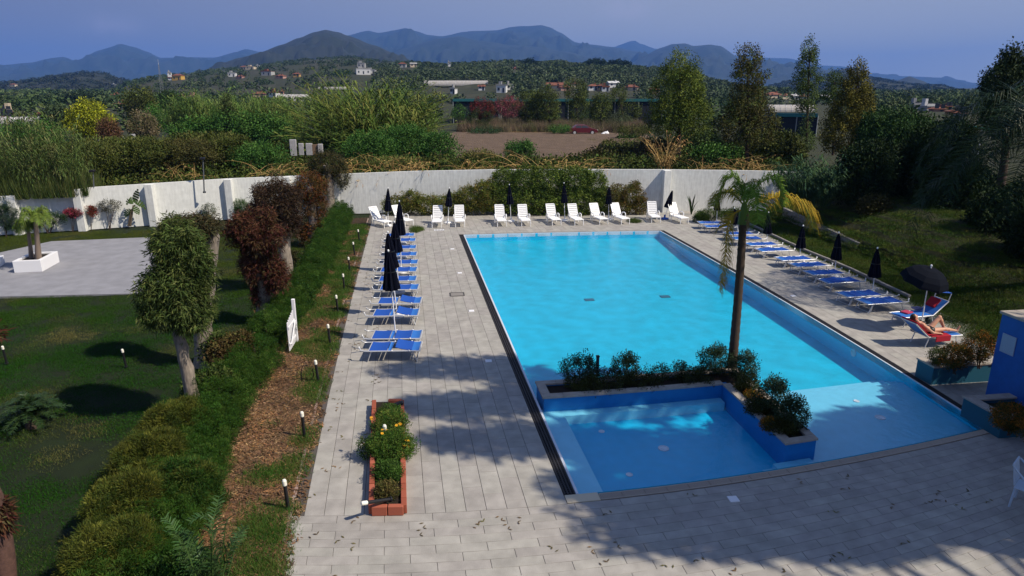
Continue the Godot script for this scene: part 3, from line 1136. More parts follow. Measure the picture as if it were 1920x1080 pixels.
func plaza_corners() -> Array:
	return [spot(-420, 566), spot(302, 550), spot(336, 443), spot(96, 453)]

func plaza_holds(p: Vector3) -> bool:
	var c := plaza_corners()
	for i in 4:
		var a: Vector3 = c[i]
		var b: Vector3 = c[(i + 1) % 4]
		if (b.x - a.x) * (p.z - a.z) - (b.z - a.z) * (p.x - a.x) > 0.0: return false
	return true

func terrace() -> void:
	# bedding under the slabs, then the slabs: the 300 that show largest one by one, the others joined
	var bed := MB.new()
	wsheet(bed, -6.0, -0.33, -38.2, 0.36, -0.014, 6, 40)
	wsheet(bed, 12.4, 19.6, -38.2, 0.36, -0.014, 6, 40)
	wsheet(bed, -0.33, 12.4, -38.2, -29.6, -0.014, 12, 6)
	wsheet(bed, -6.0, 18.0, 0.36, 7.5, -0.014, 24, 10)
	structure("terrace_bedding", bed.mesh(), mat(Color(0.10, 0.085, 0.075), 0.95, 0.3, 0.3))
	var tones := []
	for i in 6:
		var f := 0.94 + 0.024 * i
		tones.append(mat(Color(0.43 * f, 0.402 * f * (1.0 + 0.01 * (i % 3)), 0.368 * f), 0.8, 0.22, 0.35, 0.3, 3.3, 0.25))
	var t := Node3D.new()
	t.name = "terrace_paving"
	t.set_meta("kind", "structure")
	add_child(t)
	var u := MB.new()
	u.cbox(Vector3(0, -0.02, 0), Vector3(0.963, 0.04, 0.283), 0.004)
	var slab := u.mesh()
	var spots := []
	var row := 0
	var z := 0.36 + 0.145
	while z < 6.9:
		var x := -6.0 + (0.485 if row % 2 == 0 else 0.0)
		while x < 16.0:
			if x > -6.2: spots.append([x, z, 0.0])
			x += 0.97
		z += 0.29
		row += 1
	var zone := [[-0.32 - 0.208, 0.0, -38.0, 0.3, -5.9], [12.40 + 0.208, 19.0, -38.0, 0.3, 99.0], [-0.32 + 0.208, 12.4, -38.0, -29.65, 99.0]]
	for q in zone:
		var x: float = q[0]
		var col := 0
		while x > q[4] if q[4] < q[0] else x < q[1]:
			var cut: float = [0.97, 0.65, 0.32, 0.8][(col * 7) % 4]
			spots.append([x, q[3] + 0.056 - cut * 0.5, 1.0, cut / 0.97])
			var zz: float = q[3] + 0.056 - cut - 0.485
			while zz > q[2]:
				spots.append([x, zz, 1.0])
				zz -= 0.97
			x += 0.416 if q[4] > q[0] else -0.416
			col += 1
	var order := []
	for s in spots:
		var p := deck(s[0], s[1])
		var inv := aim.inverse() * (p - EYE)
		var px := -inv.x / inv.z * FOCAL
		var py := -inv.y / inv.z * FOCAL
		var seen: bool = absf(px) < 960.0 and absf(py) < 545.0
		order.append([-inv.z if seen else 1e6 - inv.z, s])
	order.sort_custom(func(a, b): return a[0] < b[0])
	var rest := []
	for i in 6: rest.append(MB.new())
	rng.seed = 77
	for i in order.size():
		var s: Array = order[i][1]
		var f := deck_frame(s[0], s[1], rnd(-0.0025, 0.0))
		if s[2] > 0.5: f.basis = Basis(-f.basis.z * (s[3] if s.size() > 3 else 1.0), f.basis.y, f.basis.x * 1.44)
		var k := rng.randi_range(0, 5)
		if i < 300:
			var o := part("paver", slab, tones[k], t)
			o.transform = f
		else:
			var r: MB = rest[k]
			var x := f.basis.x * 0.4815
			var y := Vector3.UP * 0.03
			var w := f.basis.z * 0.1415
			var p := f.origin
			r.quad(p - x + w, p + x + w, p + x - w, p - x - w)
			r.quad(p - x + w - y, p + x + w - y, p + x + w, p - x + w)
			r.quad(p + x - w - y, p - x - w - y, p - x - w, p + x - w)
			r.quad(p + x + w - y, p + x - w - y, p + x - w, p + x + w)
			r.quad(p - x - w - y, p - x + w - y, p - x + w, p - x - w)
	for k in 6:
		var o := part("pavers", rest[k].mesh(), tones[k], t)
		o.set_meta("kind", "stuff")
	# hatches and lids set in the paving
	var lid := MB.new()
	lid.cbox(Vector3(0, 0.002, 0), Vector3(0.2, 0.03, 0.2), 0.006)
	var lm := lid.mesh()
	var n := 0
	for q in [[916, 677, "square white skimmer lid in the left paving nearest the shallow pool"], [884, 583, "square white skimmer lid beside the grate, level with the third sunbed"], [862, 512, "square white skimmer lid right of the middle left sunbeds"], [848, 467, "square white skimmer lid near the far left pool corner"], [1375, 936, "square white skimmer lid in the shaded paving before the pool"], [1487, 555, "square white skimmer lid in the paving right of the palm trunk"]]:
		var o := part("skimmer_lid", lm, mt.white_paint, self)
		o.name = numbered("skimmer_lid")
		o.transform = straight(Transform3D(Basis(Vector3.UP, -0.03), spot(q[0], q[1], 0.002)))
		tag(o, q[2], "lid", "white skimmer lids in the paving")
	var hatch := thing("hatch", "sunken paving hatch with a dark metal frame on the left deck", "hatch", spot(857, 552))
	var hm := MB.new()
	for s in [-1.0, 1.0]:
		hm.cbox(Vector3(s * 0.28, 0.006, 0), Vector3(0.05, 0.02, 0.5), 0.004)
		hm.cbox(Vector3(0, 0.006, s * 0.25), Vector3(0.52, 0.02, 0.05), 0.004)
	part("frame", hm.mesh(), mat(Color(0.09, 0.085, 0.08), 0.7, 0.4, 0.2), hatch)
	var hp := MB.new()
	hp.cbox(Vector3(0, 0.003, 0), Vector3(0.5, 0.014, 0.44), 0.003)
	part("plate", hp.mesh(), mat(Color(0.26, 0.24, 0.22), 0.85, 0.3, 0.2), hatch)
	var dr := thing("floor_drain", "pale slotted floor drain before the third white lounger", "drain", spot(823, 431.5))
	for i in 7:
		var bar := MB.new()
		bar.cbox(Vector3(-0.27 + i * 0.09, 0.01, 0), Vector3(0.06, 0.02, 0.34), 0.004)
		part("slat", bar.mesh(), mt.white_paint, dr)
	# a few fallen leaves on the slabs
	var fl := MB.new()
	for k in 3:
		var o := Vector3(rnd(-0.15, 0.15), 0.012, rnd(-0.15, 0.15))
		var t2 := rnd(0, TAU)
		var ax := Vector3(cos(t2), 0.1, sin(t2)) * 0.05
		var az := Vector3(-sin(t2), 0.2, cos(t2)) * 0.016
		fl.tri(o - ax, o + az, o + ax)
		fl.tri(o - ax, o + ax, o - az)
	var lw := []
	var lc := []
	for k in 110:
		var near := rng.randf() < 0.6
		lw.append(Transform3D(Basis(Vector3.UP, rnd(0, TAU)), deck(rnd(-5.9, -4.2) if near else rnd(-5.5, 9.0), rnd(-24.0, 3.5) if near else rnd(0.6, 3.8), 0.0)))
		lc.append(pick([Color(0.20, 0.12, 0.05), Color(0.10, 0.07, 0.04), Color(0.14, 0.13, 0.04)], 0.3))
	scatter("fallen_leaves", fl.mesh(), mt.leaf, self, lw, lc)
	# planting pits cut in the far paving
	var blades := grass_patch(160, 0.9, 0.28, 0.016, 0.16, 35)
	for q in [[783, 432, 0.55, 1.5, "square planting pit of grass beside the far left sunbeds"], [1190, 416, 0.5, 0.5, "small tuft of grass growing beside a white lounger"]]:
		var o := thing("grass_tuft", q[4], "grass", spot(q[0], q[1], 0.0))
		var w := []
		var c := []
		for i in 14:
			w.append(Transform3D(Basis(Vector3.UP, rnd(0, TAU)).scaled(Vector3(0.6, rnd(0.6, 1.1), 0.6)), Vector3(rnd(-0.5, 0.5) * q[2], 0.0, rnd(-0.5, 0.5) * q[3])))
			c.append(pick([Color(0.05, 0.10, 0.015), Color(0.09, 0.12, 0.03)]))
		scatter("blades", blades, mt.leaf, o, w, c)

func pool() -> void:
	var tile := mat(Color(0.002, 0.52, 0.78), 0.4, 0.2, 0.1, 0.28, 6.0)
	var tile_pale := mat(Color(0.15, 0.58, 0.82), 0.4, 0.18, 0.1, 0.12, 3.0)
	var tile_blue := mat(Color(0.012, 0.20, 0.55), 0.35, 0.2, 0.1, 0.1, 2.0)
	var W := 12.07
	var L := -29.35
	var b := MB.new()
	wsheet(b, 0.0, W, -24.0, -5.5, -0.68, 12, 20)
	for i in 12:
		for j in 6:
			var q := []
			for o in [[0, 1], [1, 1], [1, 0], [0, 0]]: q.append(deck(W * (i + o[0]) / 12.0, lerpf(L, -24.0, (j + o[1]) / 6.0), lerpf(-0.42, -0.68, (j + o[1]) / 6.0)))
			b.quad(q[0], q[1], q[2], q[3])
	wsheet(b, 0.0, 6.2, -5.5, -4.6, -0.68, 6, 2)
	part_of_pool("pool_floor", b, tile)
	var s := MB.new()
	for i in 3:
		wbox(s, 6.0, W, -1.3, -0.57 + i * 0.1, -5.5 + i * 0.35, -4.4, 6)
	wbox(s, 6.0, W, -1.3, -0.27, -4.45, 0.0, 8)
	part_of_pool("pool_shelf", s, tile_pale)
	var k := MB.new()
	wsheet(k, 0.0, 5.3, -4.75, 0.0, -0.40, 6, 6)
	part_of_pool("paddling_pool_floor", k, mat(Color(0.004, 0.46, 0.80), 0.4, 0.18, 0.1, 0.12, 3.0))
	var bench := MB.new()
	wbox(bench, 0.0, 0.6, -0.5, -0.15, -4.75, 0.0, 5)
	wbox(bench, 0.6, 5.25, -0.5, -0.151, -4.75, -4.25, 5)
	wbox(bench, 4.72, 4.98, -0.5, -0.33, -0.62, 0.0)
	wbox(bench, 4.98, 6.05, -0.5, -0.2, -0.6, 0.0)
	part_of_pool("bench", bench, mat(Color(0.20, 0.66, 0.88), 0.4, 0.18, 0.1, 0.12, 3.0))
	var w := MB.new()
	var rim := [Vector2(0, 0), Vector2(W, 0), Vector2(W, L), Vector2(0, L), Vector2(0, 0)]
	rim.reverse()
	wwall(w, rim, -1.3, -0.012, 24)
	part_of_pool("pool_wall", w, mat(Color(0.008, 0.60, 0.92), 0.35, 0.2, 0.1, 0.1, 2.0))
	var lip := MB.new()
	wbox(lip, -0.055, 0.0, -0.2, 0.006, L, 0.0, 24)
	wbox(lip, W, W + 0.055, -0.2, 0.006, L, 0.0, 24)
	wbox(lip, -0.055, W + 0.055, -0.2, 0.0065, L - 0.05, L, 14)
	part_of_pool("pool_lip", lip, mat(Color(0.62, 0.66, 0.72), 0.4, 0.1, 0.3))
	var water := MB.new()
	wsheet(water, 0.0, W, L, 0.0, -0.03, 24, 44)
	var wm := StandardMaterial3D.new()
	wm.transparency = BaseMaterial3D.TRANSPARENCY_ALPHA
	wm.albedo_color = Color(0.1, 0.6, 0.8, 0.03)
	wm.roughness = 0.02
	wm.metallic_specular = 0.37
	wm.normal_enabled = true
	wm.normal_texture = ramp(0.02, 0.0, 3.0, 0, true, 512, 3)
	wm.normal_scale = 0.7
	wm.uv1_triplanar = true
	wm.uv1_world_triplanar = true
	wm.uv1_scale = Vector3.ONE / 2.3
	structure("water", water.mesh(), wm)
	# drains in the pool floor, inlets and lamps
	var d := MB.new()
	d.cbox(Vector3.ZERO, Vector3(0.42, 0.03, 0.3), 0.006)
	for q in [[1105, 562, "dark square drain on the pool floor, left of two"], [1247, 556, "dark square drain on the pool floor, right of two"]]:
		var o := part("pool_drain", d.mesh(), mat(Color(0.02, 0.10, 0.16), 0.6), self)
		o.name = numbered("pool_drain")
		o.position = spot(q[0], q[1], -0.665)
		tag(o, q[2], "drain", "drains in the pool floor")
	var ring := MB.new()
	ring.lathe(Vector3.ZERO, [Vector2(0.0, 0.012), Vector2(0.05, 0.015), Vector2(0.055, 0.004), Vector2(0.1, 0.004), Vector2(0.115, 0.018), Vector2(0.13, 0.018), Vector2(0.135, 0.0)], 20)
	for q in [[1244, 841, -0.395, 1.0, "largest round inlet on the paddling pool floor"], [1180, 890, -0.395, 0.6, "small round inlet on the paddling pool floor near the front edge"], [1650, 783, -0.265, 1.0, "round pale inlet on the sunny shallow shelf"], [1606, 752, -0.265, 0.6, "small dark fitting on the shallow shelf near its steps"], [1578, 646, -0.5, 0.8, "round lamp in the right wall of the pool"], [1128, 809, -0.395, 0.6, "small round inlet in the far corner of the paddling pool"]]:
		var o := part("inlet", ring.mesh(), mat(Color(0.5, 0.6, 0.68), 0.4), self)
		o.name = numbered("inlet")
		o.transform = Transform3D(Basis().scaled(Vector3.ONE * q[3]), spot(q[0], q[1], q[2]))
		if q[2] == -0.5:
			o.transform = Transform3D(Basis(Vector3.BACK, PI / 2), deck(W - 0.01, -7.5, -0.3))
		tag(o, q[4], "inlet", "round fittings in the pool")
	# overflow grates: dark ones along the sides, a pale one along the near edge
	var dark := mat(Color(0.028, 0.026, 0.028), 0.6, 0.3, 0.2)
	var gm := MB.new()
	for x in [-0.105, -0.035, 0.035, 0.105]:
		gm.cbox(Vector3(x, -0.012, 0), Vector3(0.032, 0.024, 0.49), 0.003)
	for i in 7:
		gm.box(Vector3(0, -0.0135, -0.24 + i * 0.08), Vector3(0.24, 0.02, 0.02))
	var grate := gm.mesh()
	for side in 2:
		var x := -0.185 if side == 0 else W + 0.185
		var o := thing("overflow_grate", ["black slotted overflow grate along the left pool edge", "black slotted overflow grate along the right pool edge"][side], "grate", deck(x, -15.0))
		var ch := MB.new()
		wbox(ch, x - 0.14, x + 0.14, -0.1, -0.05, L, 0.0, 20)
		part("channel", ch.mesh(), dark, o, -o.position)
		for i in 59:
			var p := part("grate_module", grate, dark, o)
			p.transform = deck_frame(x, -0.25 - i * 0.497, 0.0)
			p.position -= o.position
	var pm := MB.new()
	for i in 14:
		pm.cbox(Vector3(-0.245 + i * 0.0355, -0.01, 0), Vector3(0.02, 0.02, 0.23), 0.003)
	for zz in [-0.12, 0.12]:
		pm.cbox(Vector3(0, -0.011, zz), Vector3(0.5, 0.02, 0.02), 0.003)
	var pale := mat(Color(0.52, 0.44, 0.36), 0.8, 0.2, 0.3)
	var o := thing("front_grate", "pale ribbed overflow grate along the near edge of the pool", "grate", deck(6.0, 0.18))
	var ch := MB.new()
	wbox(ch, 0.0, W, -0.1, -0.045, 0.02, 0.34, 20)
	part("channel", ch.mesh(), mat(Color(0.16, 0.13, 0.11), 0.9), o, -o.position)
	for i in 23:
		var p := part("grate_module", pm.mesh(), pale, o)
		p.transform = deck_frame(0.42 + 0.25 + i * 0.508, 0.185, 0.0)
		p.position -= o.position
	var cn := MB.new()
	wbox(cn, -0.31, 0.40, -0.05, 0.004, 0.02, 0.34)
	part("corner_slab", cn.mesh(), mat(Color(0.66, 0.56, 0.40), 0.85, 0.2, 0.3), o, -o.position)
	# raised L-shaped planter that divides off the paddling pool
	var pl := thing("pool_planter", "raised L-shaped planter with blue tiled sides and stone coping inside the pool", "planter", deck(3.0, -5.2, 0.0))
	var pw := MB.new()
	var T := 0.16
	wbox(pw, 0.1, 6.2, -1.3, 0.24, -5.7, -5.7 + T, 8)
	wbox(pw, 0.1, 0.1 + T, -1.3, 0.24, -5.54, -4.76)
	wbox(pw, 0.1, 5.3, -1.3, 0.24, -4.76, -4.6, 8)
	wbox(pw, 5.3, 5.46, -1.3, 0.24, -4.76, -0.62, 6)
	wbox(pw, 6.04, 6.2, -1.3, 0.24, -5.54, -0.62, 6)
	wbox(pw, 5.46, 6.04, -1.3, 0.24, -0.78, -0.62)
	part("planter_wall", pw.mesh(), tile_blue, pl, -pl.position)
	var so := MB.new()
	wbox(so, 0.26, 6.04, -0.9, 0.2, -5.54, -4.76, 8)
	wbox(so, 5.46, 6.04, -0.9, 0.199, -4.77, -0.78, 6)
	part("planter_soil", so.mesh(), mt.soil, pl, -pl.position)
	var runs := [[0.06, 6.24, -5.74, -5.5, 11, true], [0.06, 0.3, -5.498, -4.81, 1, false], [0.06, 5.3, -4.808, -4.56, 9, true], [5.26, 5.5, -4.55, -0.84, 7, false], [6.0, 6.24, -5.49, -0.84, 9, false], [5.26, 6.24, -0.835, -0.58, 2, true]]
	for r in runs:
		for i in r[4]:
			var cm := MB.new()
			var a: float = i / float(r[4])
			var e: float = (i + 0.985) / float(r[4])
			if r[5]: wbox(cm, lerpf(r[0], r[1], a), lerpf(r[0], r[1], e), 0.243, 0.29 + rnd(0, 0.004), r[2], r[3])
			else: wbox(cm, r[0], r[1], 0.243, 0.29 + rnd(0, 0.004), lerpf(r[2], r[3], a), lerpf(r[2], r[3], e))
			part("coping_slab", cm.mesh(), mt.coping, pl, -pl.position)

func part_of_pool(called: String, m: MB, mtl: Material) -> void:
	structure(called, m.mesh(), mtl)

func hills_and_mountains(far_tree: Mesh) -> void:
	var blue := mat(Color(0.035, 0.05, 0.035), 0.95, 0.3, 60.0, 0.45, 420.0)
	var scrub := mat(Color(0.035, 0.042, 0.02), 0.95, 0.4, 25.0, 0.55, 160.0)
	var slope := mat(Color(0.065, 0.066, 0.032), 0.95, 0.4, 12.0, 0.5, 70.0)
	var v := func(a: Array) -> Array:
		var o := []
		for i in a.size() / 2: o.append(Vector2(a[i * 2], a[i * 2 + 1]))
		return o
	hill("mountains", v.call([-300, 120, -80, 130, 0, 122, 55, 118, 100, 109, 120, 107, 145, 116, 165, 104, 185, 95, 205, 89, 225, 82, 250, 88, 275, 97, 300, 108, 350, 107, 400, 108, 440, 98, 462, 92, 490, 98, 560, 110, 640, 140]), 8200, 5600, 20, blue, 230, 130, 26, 3)
	hill("mountains", v.call([560, 120, 620, 80, 650, 66, 690, 57, 710, 61, 740, 57, 760, 53, 785, 60, 800, 65, 830, 68, 870, 60, 890, 58, 930, 57, 960, 51, 985, 49, 1015, 47, 1030, 51, 1050, 61, 1080, 80, 1110, 83, 1150, 88, 1200, 98, 1260, 120]), 7600, 4900, 20, blue, 290, 150, 28, 5)
	hill("mountains", v.call([700, 118, 760, 90, 800, 78, 830, 72, 860, 68, 900, 76, 960, 84, 1010, 88, 1060, 96, 1120, 110, 1180, 125]), 5600, 4300, 10, blue, 200, 90, 20, 6)
	hill("mountains", v.call([1100, 96, 1150, 88, 1175, 80, 1188, 75, 1200, 82, 1230, 92, 1300, 100, 1400, 106, 1480, 110, 1530, 122, 1580, 124, 1640, 138, 1700, 143, 1760, 146, 1800, 150, 1840, 160, 1920, 165, 2100, 170]), 11000, 8000, 30, blue, 200, 110, 18, 8)
	hill("mountains", v.call([1130, 150, 1170, 128, 1200, 108, 1240, 90, 1260, 83, 1285, 81, 1300, 86, 1330, 83, 1350, 86, 1385, 108, 1430, 118, 1500, 124, 1560, 134, 1640, 160]), 6200, 4200, 15, blue, 200, 90, 22, 9)
	hill("hill", v.call([340, 150, 390, 130, 420, 117, 450, 108, 490, 97, 530, 84, 560, 72, 590, 60, 610, 56, 635, 60, 650, 66, 700, 84, 740, 100, 780, 118, 830, 132, 880, 142]), 3000, 1900, 14, scrub, 100, 110, 26, 12)
	var right := hill("hill", v.call([1380, 178, 1440, 162, 1480, 152, 1540, 146, 1570, 132, 1590, 127, 1620, 140, 1650, 148, 1700, 157, 1740, 160, 1770, 161, 1800, 172, 1830, 186, 1860, 200, 2000, 205]), 2300, 1300, 6, scrub, 18, 60, 14, 14)
	hill("hill", v.call([1660, 162, 1685, 150, 1705, 143, 1725, 150, 1750, 160]), 3600, 2900, 10, scrub, 12, 20, 8, 15)
	var left := hill("hill", v.call([-300, 152, 0, 156, 60, 150, 110, 141, 150, 136, 190, 136, 215, 143, 240, 152, 262, 160, 330, 165]), 1700, 950, -2, scrub, 14, 60, 14, 16)
	var mid_left := hill("hillside", v.call([-300, 205, 60, 200, 200, 175, 250, 152, 300, 144, 350, 139, 420, 131, 480, 125, 540, 117, 600, 111, 660, 108, 720, 116, 760, 118, 800, 122, 850, 128, 900, 145]), 1250, 330, 1.0, slope, 9, 90, 18, 17)
	var wood := hill("hillside", v.call([700, 128, 760, 121, 790, 122, 840, 124, 900, 121, 960, 118, 1000, 122, 1040, 119, 1090, 124, 1160, 122, 1200, 130, 1240, 132, 1300, 142, 1340, 155, 1390, 166, 1480, 172]), 760, 300, 3.0, slope, 5, 90, 18, 19)
	slopes = [[wood, 700.0, 1480.0, 300.0, 760.0, 18], [mid_left, -300.0, 900.0, 330.0, 1250.0, 18], [right, 1380.0, 2000.0, 1300.0, 2300.0, 14], [left, -300.0, 330.0, 950.0, 1700.0, 14]]
	# woodland and olive groves that cover the slopes
	var w := []
	var c := []
	for i in 2300:
		var p := on_grid(wood, 18)
		if hides_house(px_of(p), Vector2(p.x, p.z).length()): continue
		var s := rnd(2.2, 4.2)
		w.append(Transform3D(Basis(Vector3.UP, rnd(0, TAU)).scaled(Vector3(s, s * rnd(0.7, 1.0), s)), p + Vector3.UP * s * 0.4))
		c.append(pick([Color(0.035, 0.062, 0.024), Color(0.07, 0.10, 0.044), Color(0.11, 0.14, 0.07)], 0.3))
	scatter("woodland", far_tree, mt.leaf, self, w, c)
	w = []
	c = []
	for i in 2000:
		var p := on_grid(mid_left, 18)
		if hides_house(px_of(p), Vector2(p.x, p.z).length()): continue
		var s := rnd(2.0, 4.5)
		w.append(Transform3D(Basis(Vector3.UP, rnd(0, TAU)).scaled(Vector3(s, s * rnd(0.6, 1.0), s)), p + Vector3.UP * s * 0.3))
		c.append(pick([Color(0.025, 0.05, 0.018), Color(0.05, 0.08, 0.03), Color(0.085, 0.11, 0.05)], 0.35))
	for i in 900:
		var p := on_grid(left, 14)
		var s := rnd(4.0, 8.0)
		w.append(Transform3D(Basis(Vector3.UP, rnd(0, TAU)).scaled(Vector3(s, s * 0.8, s)), p))
		c.append(pick([Color(0.015, 0.03, 0.012), Color(0.045, 0.05, 0.025)], 0.35))
	for i in 900:
		var p := on_grid(right, 14)
		var s := rnd(5.0, 10.0)
		w.append(Transform3D(Basis(Vector3.UP, rnd(0, TAU)).scaled(Vector3(s, s * 0.7, s)), p))
		c.append(pick([Color(0.015, 0.03, 0.012), Color(0.04, 0.05, 0.02)], 0.35))
	scatter("orchards", far_tree, mt.leaf, self, w, c)
	# bigger groups of trees on the wooded crest
	for q in [[992, 122, 18, 9, 640, "round dark tree standing on the wooded crest"], [1120, 119, 26, 6, 640, "wide flat-topped tree on the wooded crest"], [1160, 122, 22, 6, 640, "last broad tree on the right end of the wooded crest"]]:
		var base := afar(q[0], q[1] + q[3], q[4])
		shrub("crest_tree", q[5], "tree", "trees on the wooded crest", base, [pb(base, q[0], q[1], q[2], q[3], 60)], far_tree, 2.0, 3.0, [Color(0.012, 0.028, 0.012), Color(0.02, 0.04, 0.016)], 2)

func walls(line: Array, small: Mesh, broad: Mesh) -> void:
	var white := mat(Color(0.83, 0.84, 0.81), 0.85, 0.22, 0.6, 0.16, 2.6, 0.3)
	white.uv1_scale = Vector3(0.4, 0.05, 0.4)
	var pts := [[-420, 462, 392], [-60, 445, 376], [40, 438, 365.5], [160, 431, 353], [292, 422, 344.5], [437, 411, 335], [545, 405, 330.5], [640, 401, 326.5], [780, 398.5, 321], [930, 397, 318], [1090, 396.3, 317.5], [1243, 396, 318], [1370, 395.3, 319.5], [1500, 395, 322]]
	var t := thing("boundary_wall", "long whitewashed boundary wall with square pillars behind the garden and pool", "wall", spot(640, 401))
	for i in pts.size() - 1:
		var m := MB.new()
		var a := spot(pts[i][0], pts[i][1])
		var b := spot(pts[i + 1][0], pts[i + 1][1])
		var ha := over(a, pts[i][0], pts[i][2]).y
		var hb := over(b, pts[i + 1][0], pts[i + 1][2]).y
		var n := (b - a).cross(Vector3.UP).normalized() * 0.22
		if n.z > 0.0: n = -n
		var up := Vector3.UP
		var g := (b - a).normalized() * 0.004
		a += g
		b -= g
		m.quad(a, b, b + up * hb, a + up * ha)
		m.quad(b + n, a + n, a + n + up * ha, b + n + up * hb)
		m.quad(a + up * ha, b + up * hb, b + n + up * hb, a + n + up * ha)
		m.quad(a + n, a, a + up * ha, a + n + up * ha)
		m.quad(b, b + n, b + n + up * hb, b + up * hb)
		part("wall_panel", m.mesh(), white, t, -t.position)
		if pts[i][0] in [40, 160, 292, 437, 545, 1243]:
			var wide := 0.44 if pts[i][0] < 600 else 0.5
			var p := MB.new()
			p.cbox(Vector3(0, ha * 0.5 - 0.02, 0.16), Vector3(wide, ha + 0.02, 0.5 if pts[i][0] < 600 else 0.75), 0.015)
			part("pillar", p.mesh(), white, t, a - t.position)
	# lamp posts fixed to the wall
	for q in [[383, 362, 380.5, 299, "thin grey lamp post with square head fixed to the white wall"], [177, 374, 174.5, 322, "thin grey lamp post at the wall pillar behind the palms"]]:
		var near := spot(lerpf(160, 292, (q[0] - 160) / 132.0) if q[0] < 292 else 383.0, 426.5 if q[0] < 292 else 415.5)
		near.z += 0.4
		var b := over(near, q[0], q[1])
		var e := over(near, q[2], q[3])
		var o := thing("lamp_post", q[4], "lamp post", b)
		var m := MB.new()
		m.tube([Vector3.ZERO, e - b], [0.045, 0.035], 8)
		part("post", m.mesh(), mat(Color(0.10, 0.11, 0.12), 0.5), o)
		var h := MB.new()
		h.cbox(e - b + Vector3(0.0, 0.06, 0.1), Vector3(0.3, 0.12, 0.3), 0.02)
		part("lamp_head", h.mesh(), mt.black, o)
		var br := MB.new()
		br.cbox(Vector3(0, 0.05, -0.06), Vector3(0.16, 0.1, 0.14), 0.01)
		part("bracket", br.mesh(), mt.black, o)
	# creeper in front of the far wall
	var green := [Color(0.045, 0.08, 0.014), Color(0.10, 0.16, 0.028), Color(0.21, 0.26, 0.05)]
	var b0 := spot(1030, 403)
	var tall := []
	for q in [[945, 348, 24, 30], [985, 345, 32, 30], [1030, 344, 36, 30], [1080, 344, 34, 30], [1112, 352, 26, 30], [1000, 380, 60, 26], [1080, 382, 55, 26], [930, 375, 26, 28], [1128, 380, 20, 24]]:
		tall.append(pb(b0, q[0], q[1], q[2], q[3], int(q[2] * q[3] * 0.75), 0.3, 0.45))
	shrub("ivy", "tall dense creeper covering the middle of the far white wall", "climbing plant", "", b0, tall, broad, 0.9, 1.6, green, 6, 0.1)
	var b1 := spot(830, 404)
	var low := []
	for q in [[745, 388, 26, 18], [772, 378, 22, 18], [800, 386, 30, 18], [845, 384, 34, 20], [880, 375, 30, 24], [910, 368, 26, 30]]:
		low.append(pb(b1, q[0], q[1], q[2], q[3], int(q[2] * q[3] * 0.8), 0.2, 0.5))
	shrub("shrubbery", "low leafy shrub hedge behind the white loungers, left of the tall creeper", "shrub", "", b1, low, broad, 0.8, 1.4, [Color(0.06, 0.09, 0.018), Color(0.14, 0.17, 0.03), Color(0.22, 0.16, 0.04)], 8, 0.2)
	var b2 := spot(1170, 403)
	var rs := []
	for q in [[1155, 372, 20, 24], [1185, 370, 20, 24], [1200, 388, 14, 18], [1165, 390, 24, 16], [1190, 350, 10, 8]]:
		rs.append(pb(b2, q[0], q[1], q[2], q[3], int(q[2] * q[3] * 0.8), 0.2, 0.6))
	shrub("shrubbery", "rusty-leaved shrub by the far wall, right of the tall creeper", "shrub", "", b2, rs, broad, 0.8, 1.4, [Color(0.07, 0.08, 0.02), Color(0.18, 0.11, 0.03), Color(0.13, 0.17, 0.035)], 5, 0.25)
	# spiky plant and herbs in the far right corner
	var b3 := spot(1296, 402)
	var sp := thing("spiky_plant", "dark spiky plant against the wall beside the last white lounger", "plant", b3)
	for i in 15:
		var a := rnd(0, TAU)
		var m := MB.new()
		var l := rnd(0.9, 1.5)
		m.col = Color(0.025, 0.05, 0.012)
		var o := Vector3(cos(a), 0, sin(a)) * rnd(0.25, 0.75)
		var mid := o * 0.4 + Vector3.UP * l * 0.6
		var e := o + Vector3.UP * l
		var s := o.cross(Vector3.UP).normalized() * 0.045
		m.tri(-s, s, mid + s); m.tri(-s, mid + s, mid - s); m.tri(mid - s, mid + s, e)
		part("blade", m.mesh(), mt.leaf, sp)
	for q in [[1330, 404, 26, 12, "bushy green herbs in the far right corner of the terrace"], [1372, 405, 22, 14, "tangled green shrub between spiky plant and grass bank"], [1316, 409, 14, 7, "small leafy weeds beside the last white lounger"]]:
		var b := spot(q[0], q[1] + q[3])
		shrub("herbs", q[4], "plant", "plants in the far corner", b, [pb(b, q[0], q[1], q[2], q[3], 260, 0.0, 0.6)], small, 0.8, 1.4, [Color(0.03, 0.07, 0.012), Color(0.08, 0.12, 0.02)], 3)
	# climbers on the left wall
	var specs := [[14, 408, 18, 26, "dense dark climber at the left end of the white wall", [Color(0.02, 0.045, 0.02), Color(0.04, 0.07, 0.03)], 300, 0.5],
		[92, 410, 34, 10, "arching dark-leaved climber between the wall pillar and the pink flowers", [Color(0.02, 0.045, 0.02), Color(0.04, 0.07, 0.03)], 220, 0.2],
		[138, 400, 14, 7, "pink bougainvillea on the white wall left of a pillar", [Color(0.42, 0.03, 0.10), Color(0.25, 0.05, 0.06), Color(0.04, 0.07, 0.03)], 200, 0.3],
		[172, 396, 7, 9, "small red-flowered climber right of the wall pillar", [Color(0.32, 0.02, 0.03), Color(0.03, 0.07, 0.02)], 120, 0.3],
		[206, 387, 21, 11, "thin bare-branched shrub in front of the white wall", [Color(0.05, 0.05, 0.035), Color(0.08, 0.08, 0.05)], 90, 0.2],
		[392, 396, 14, 14, "sparse shrub with thin twigs by the wall behind the pollarded tree", [Color(0.03, 0.06, 0.025), Color(0.06, 0.08, 0.03)], 90, 0.2],
		[452, 393, 17, 18, "green shrub against the wall beside the dark pollarded trees", [Color(0.03, 0.08, 0.02), Color(0.07, 0.14, 0.03)], 300, 0.4]]
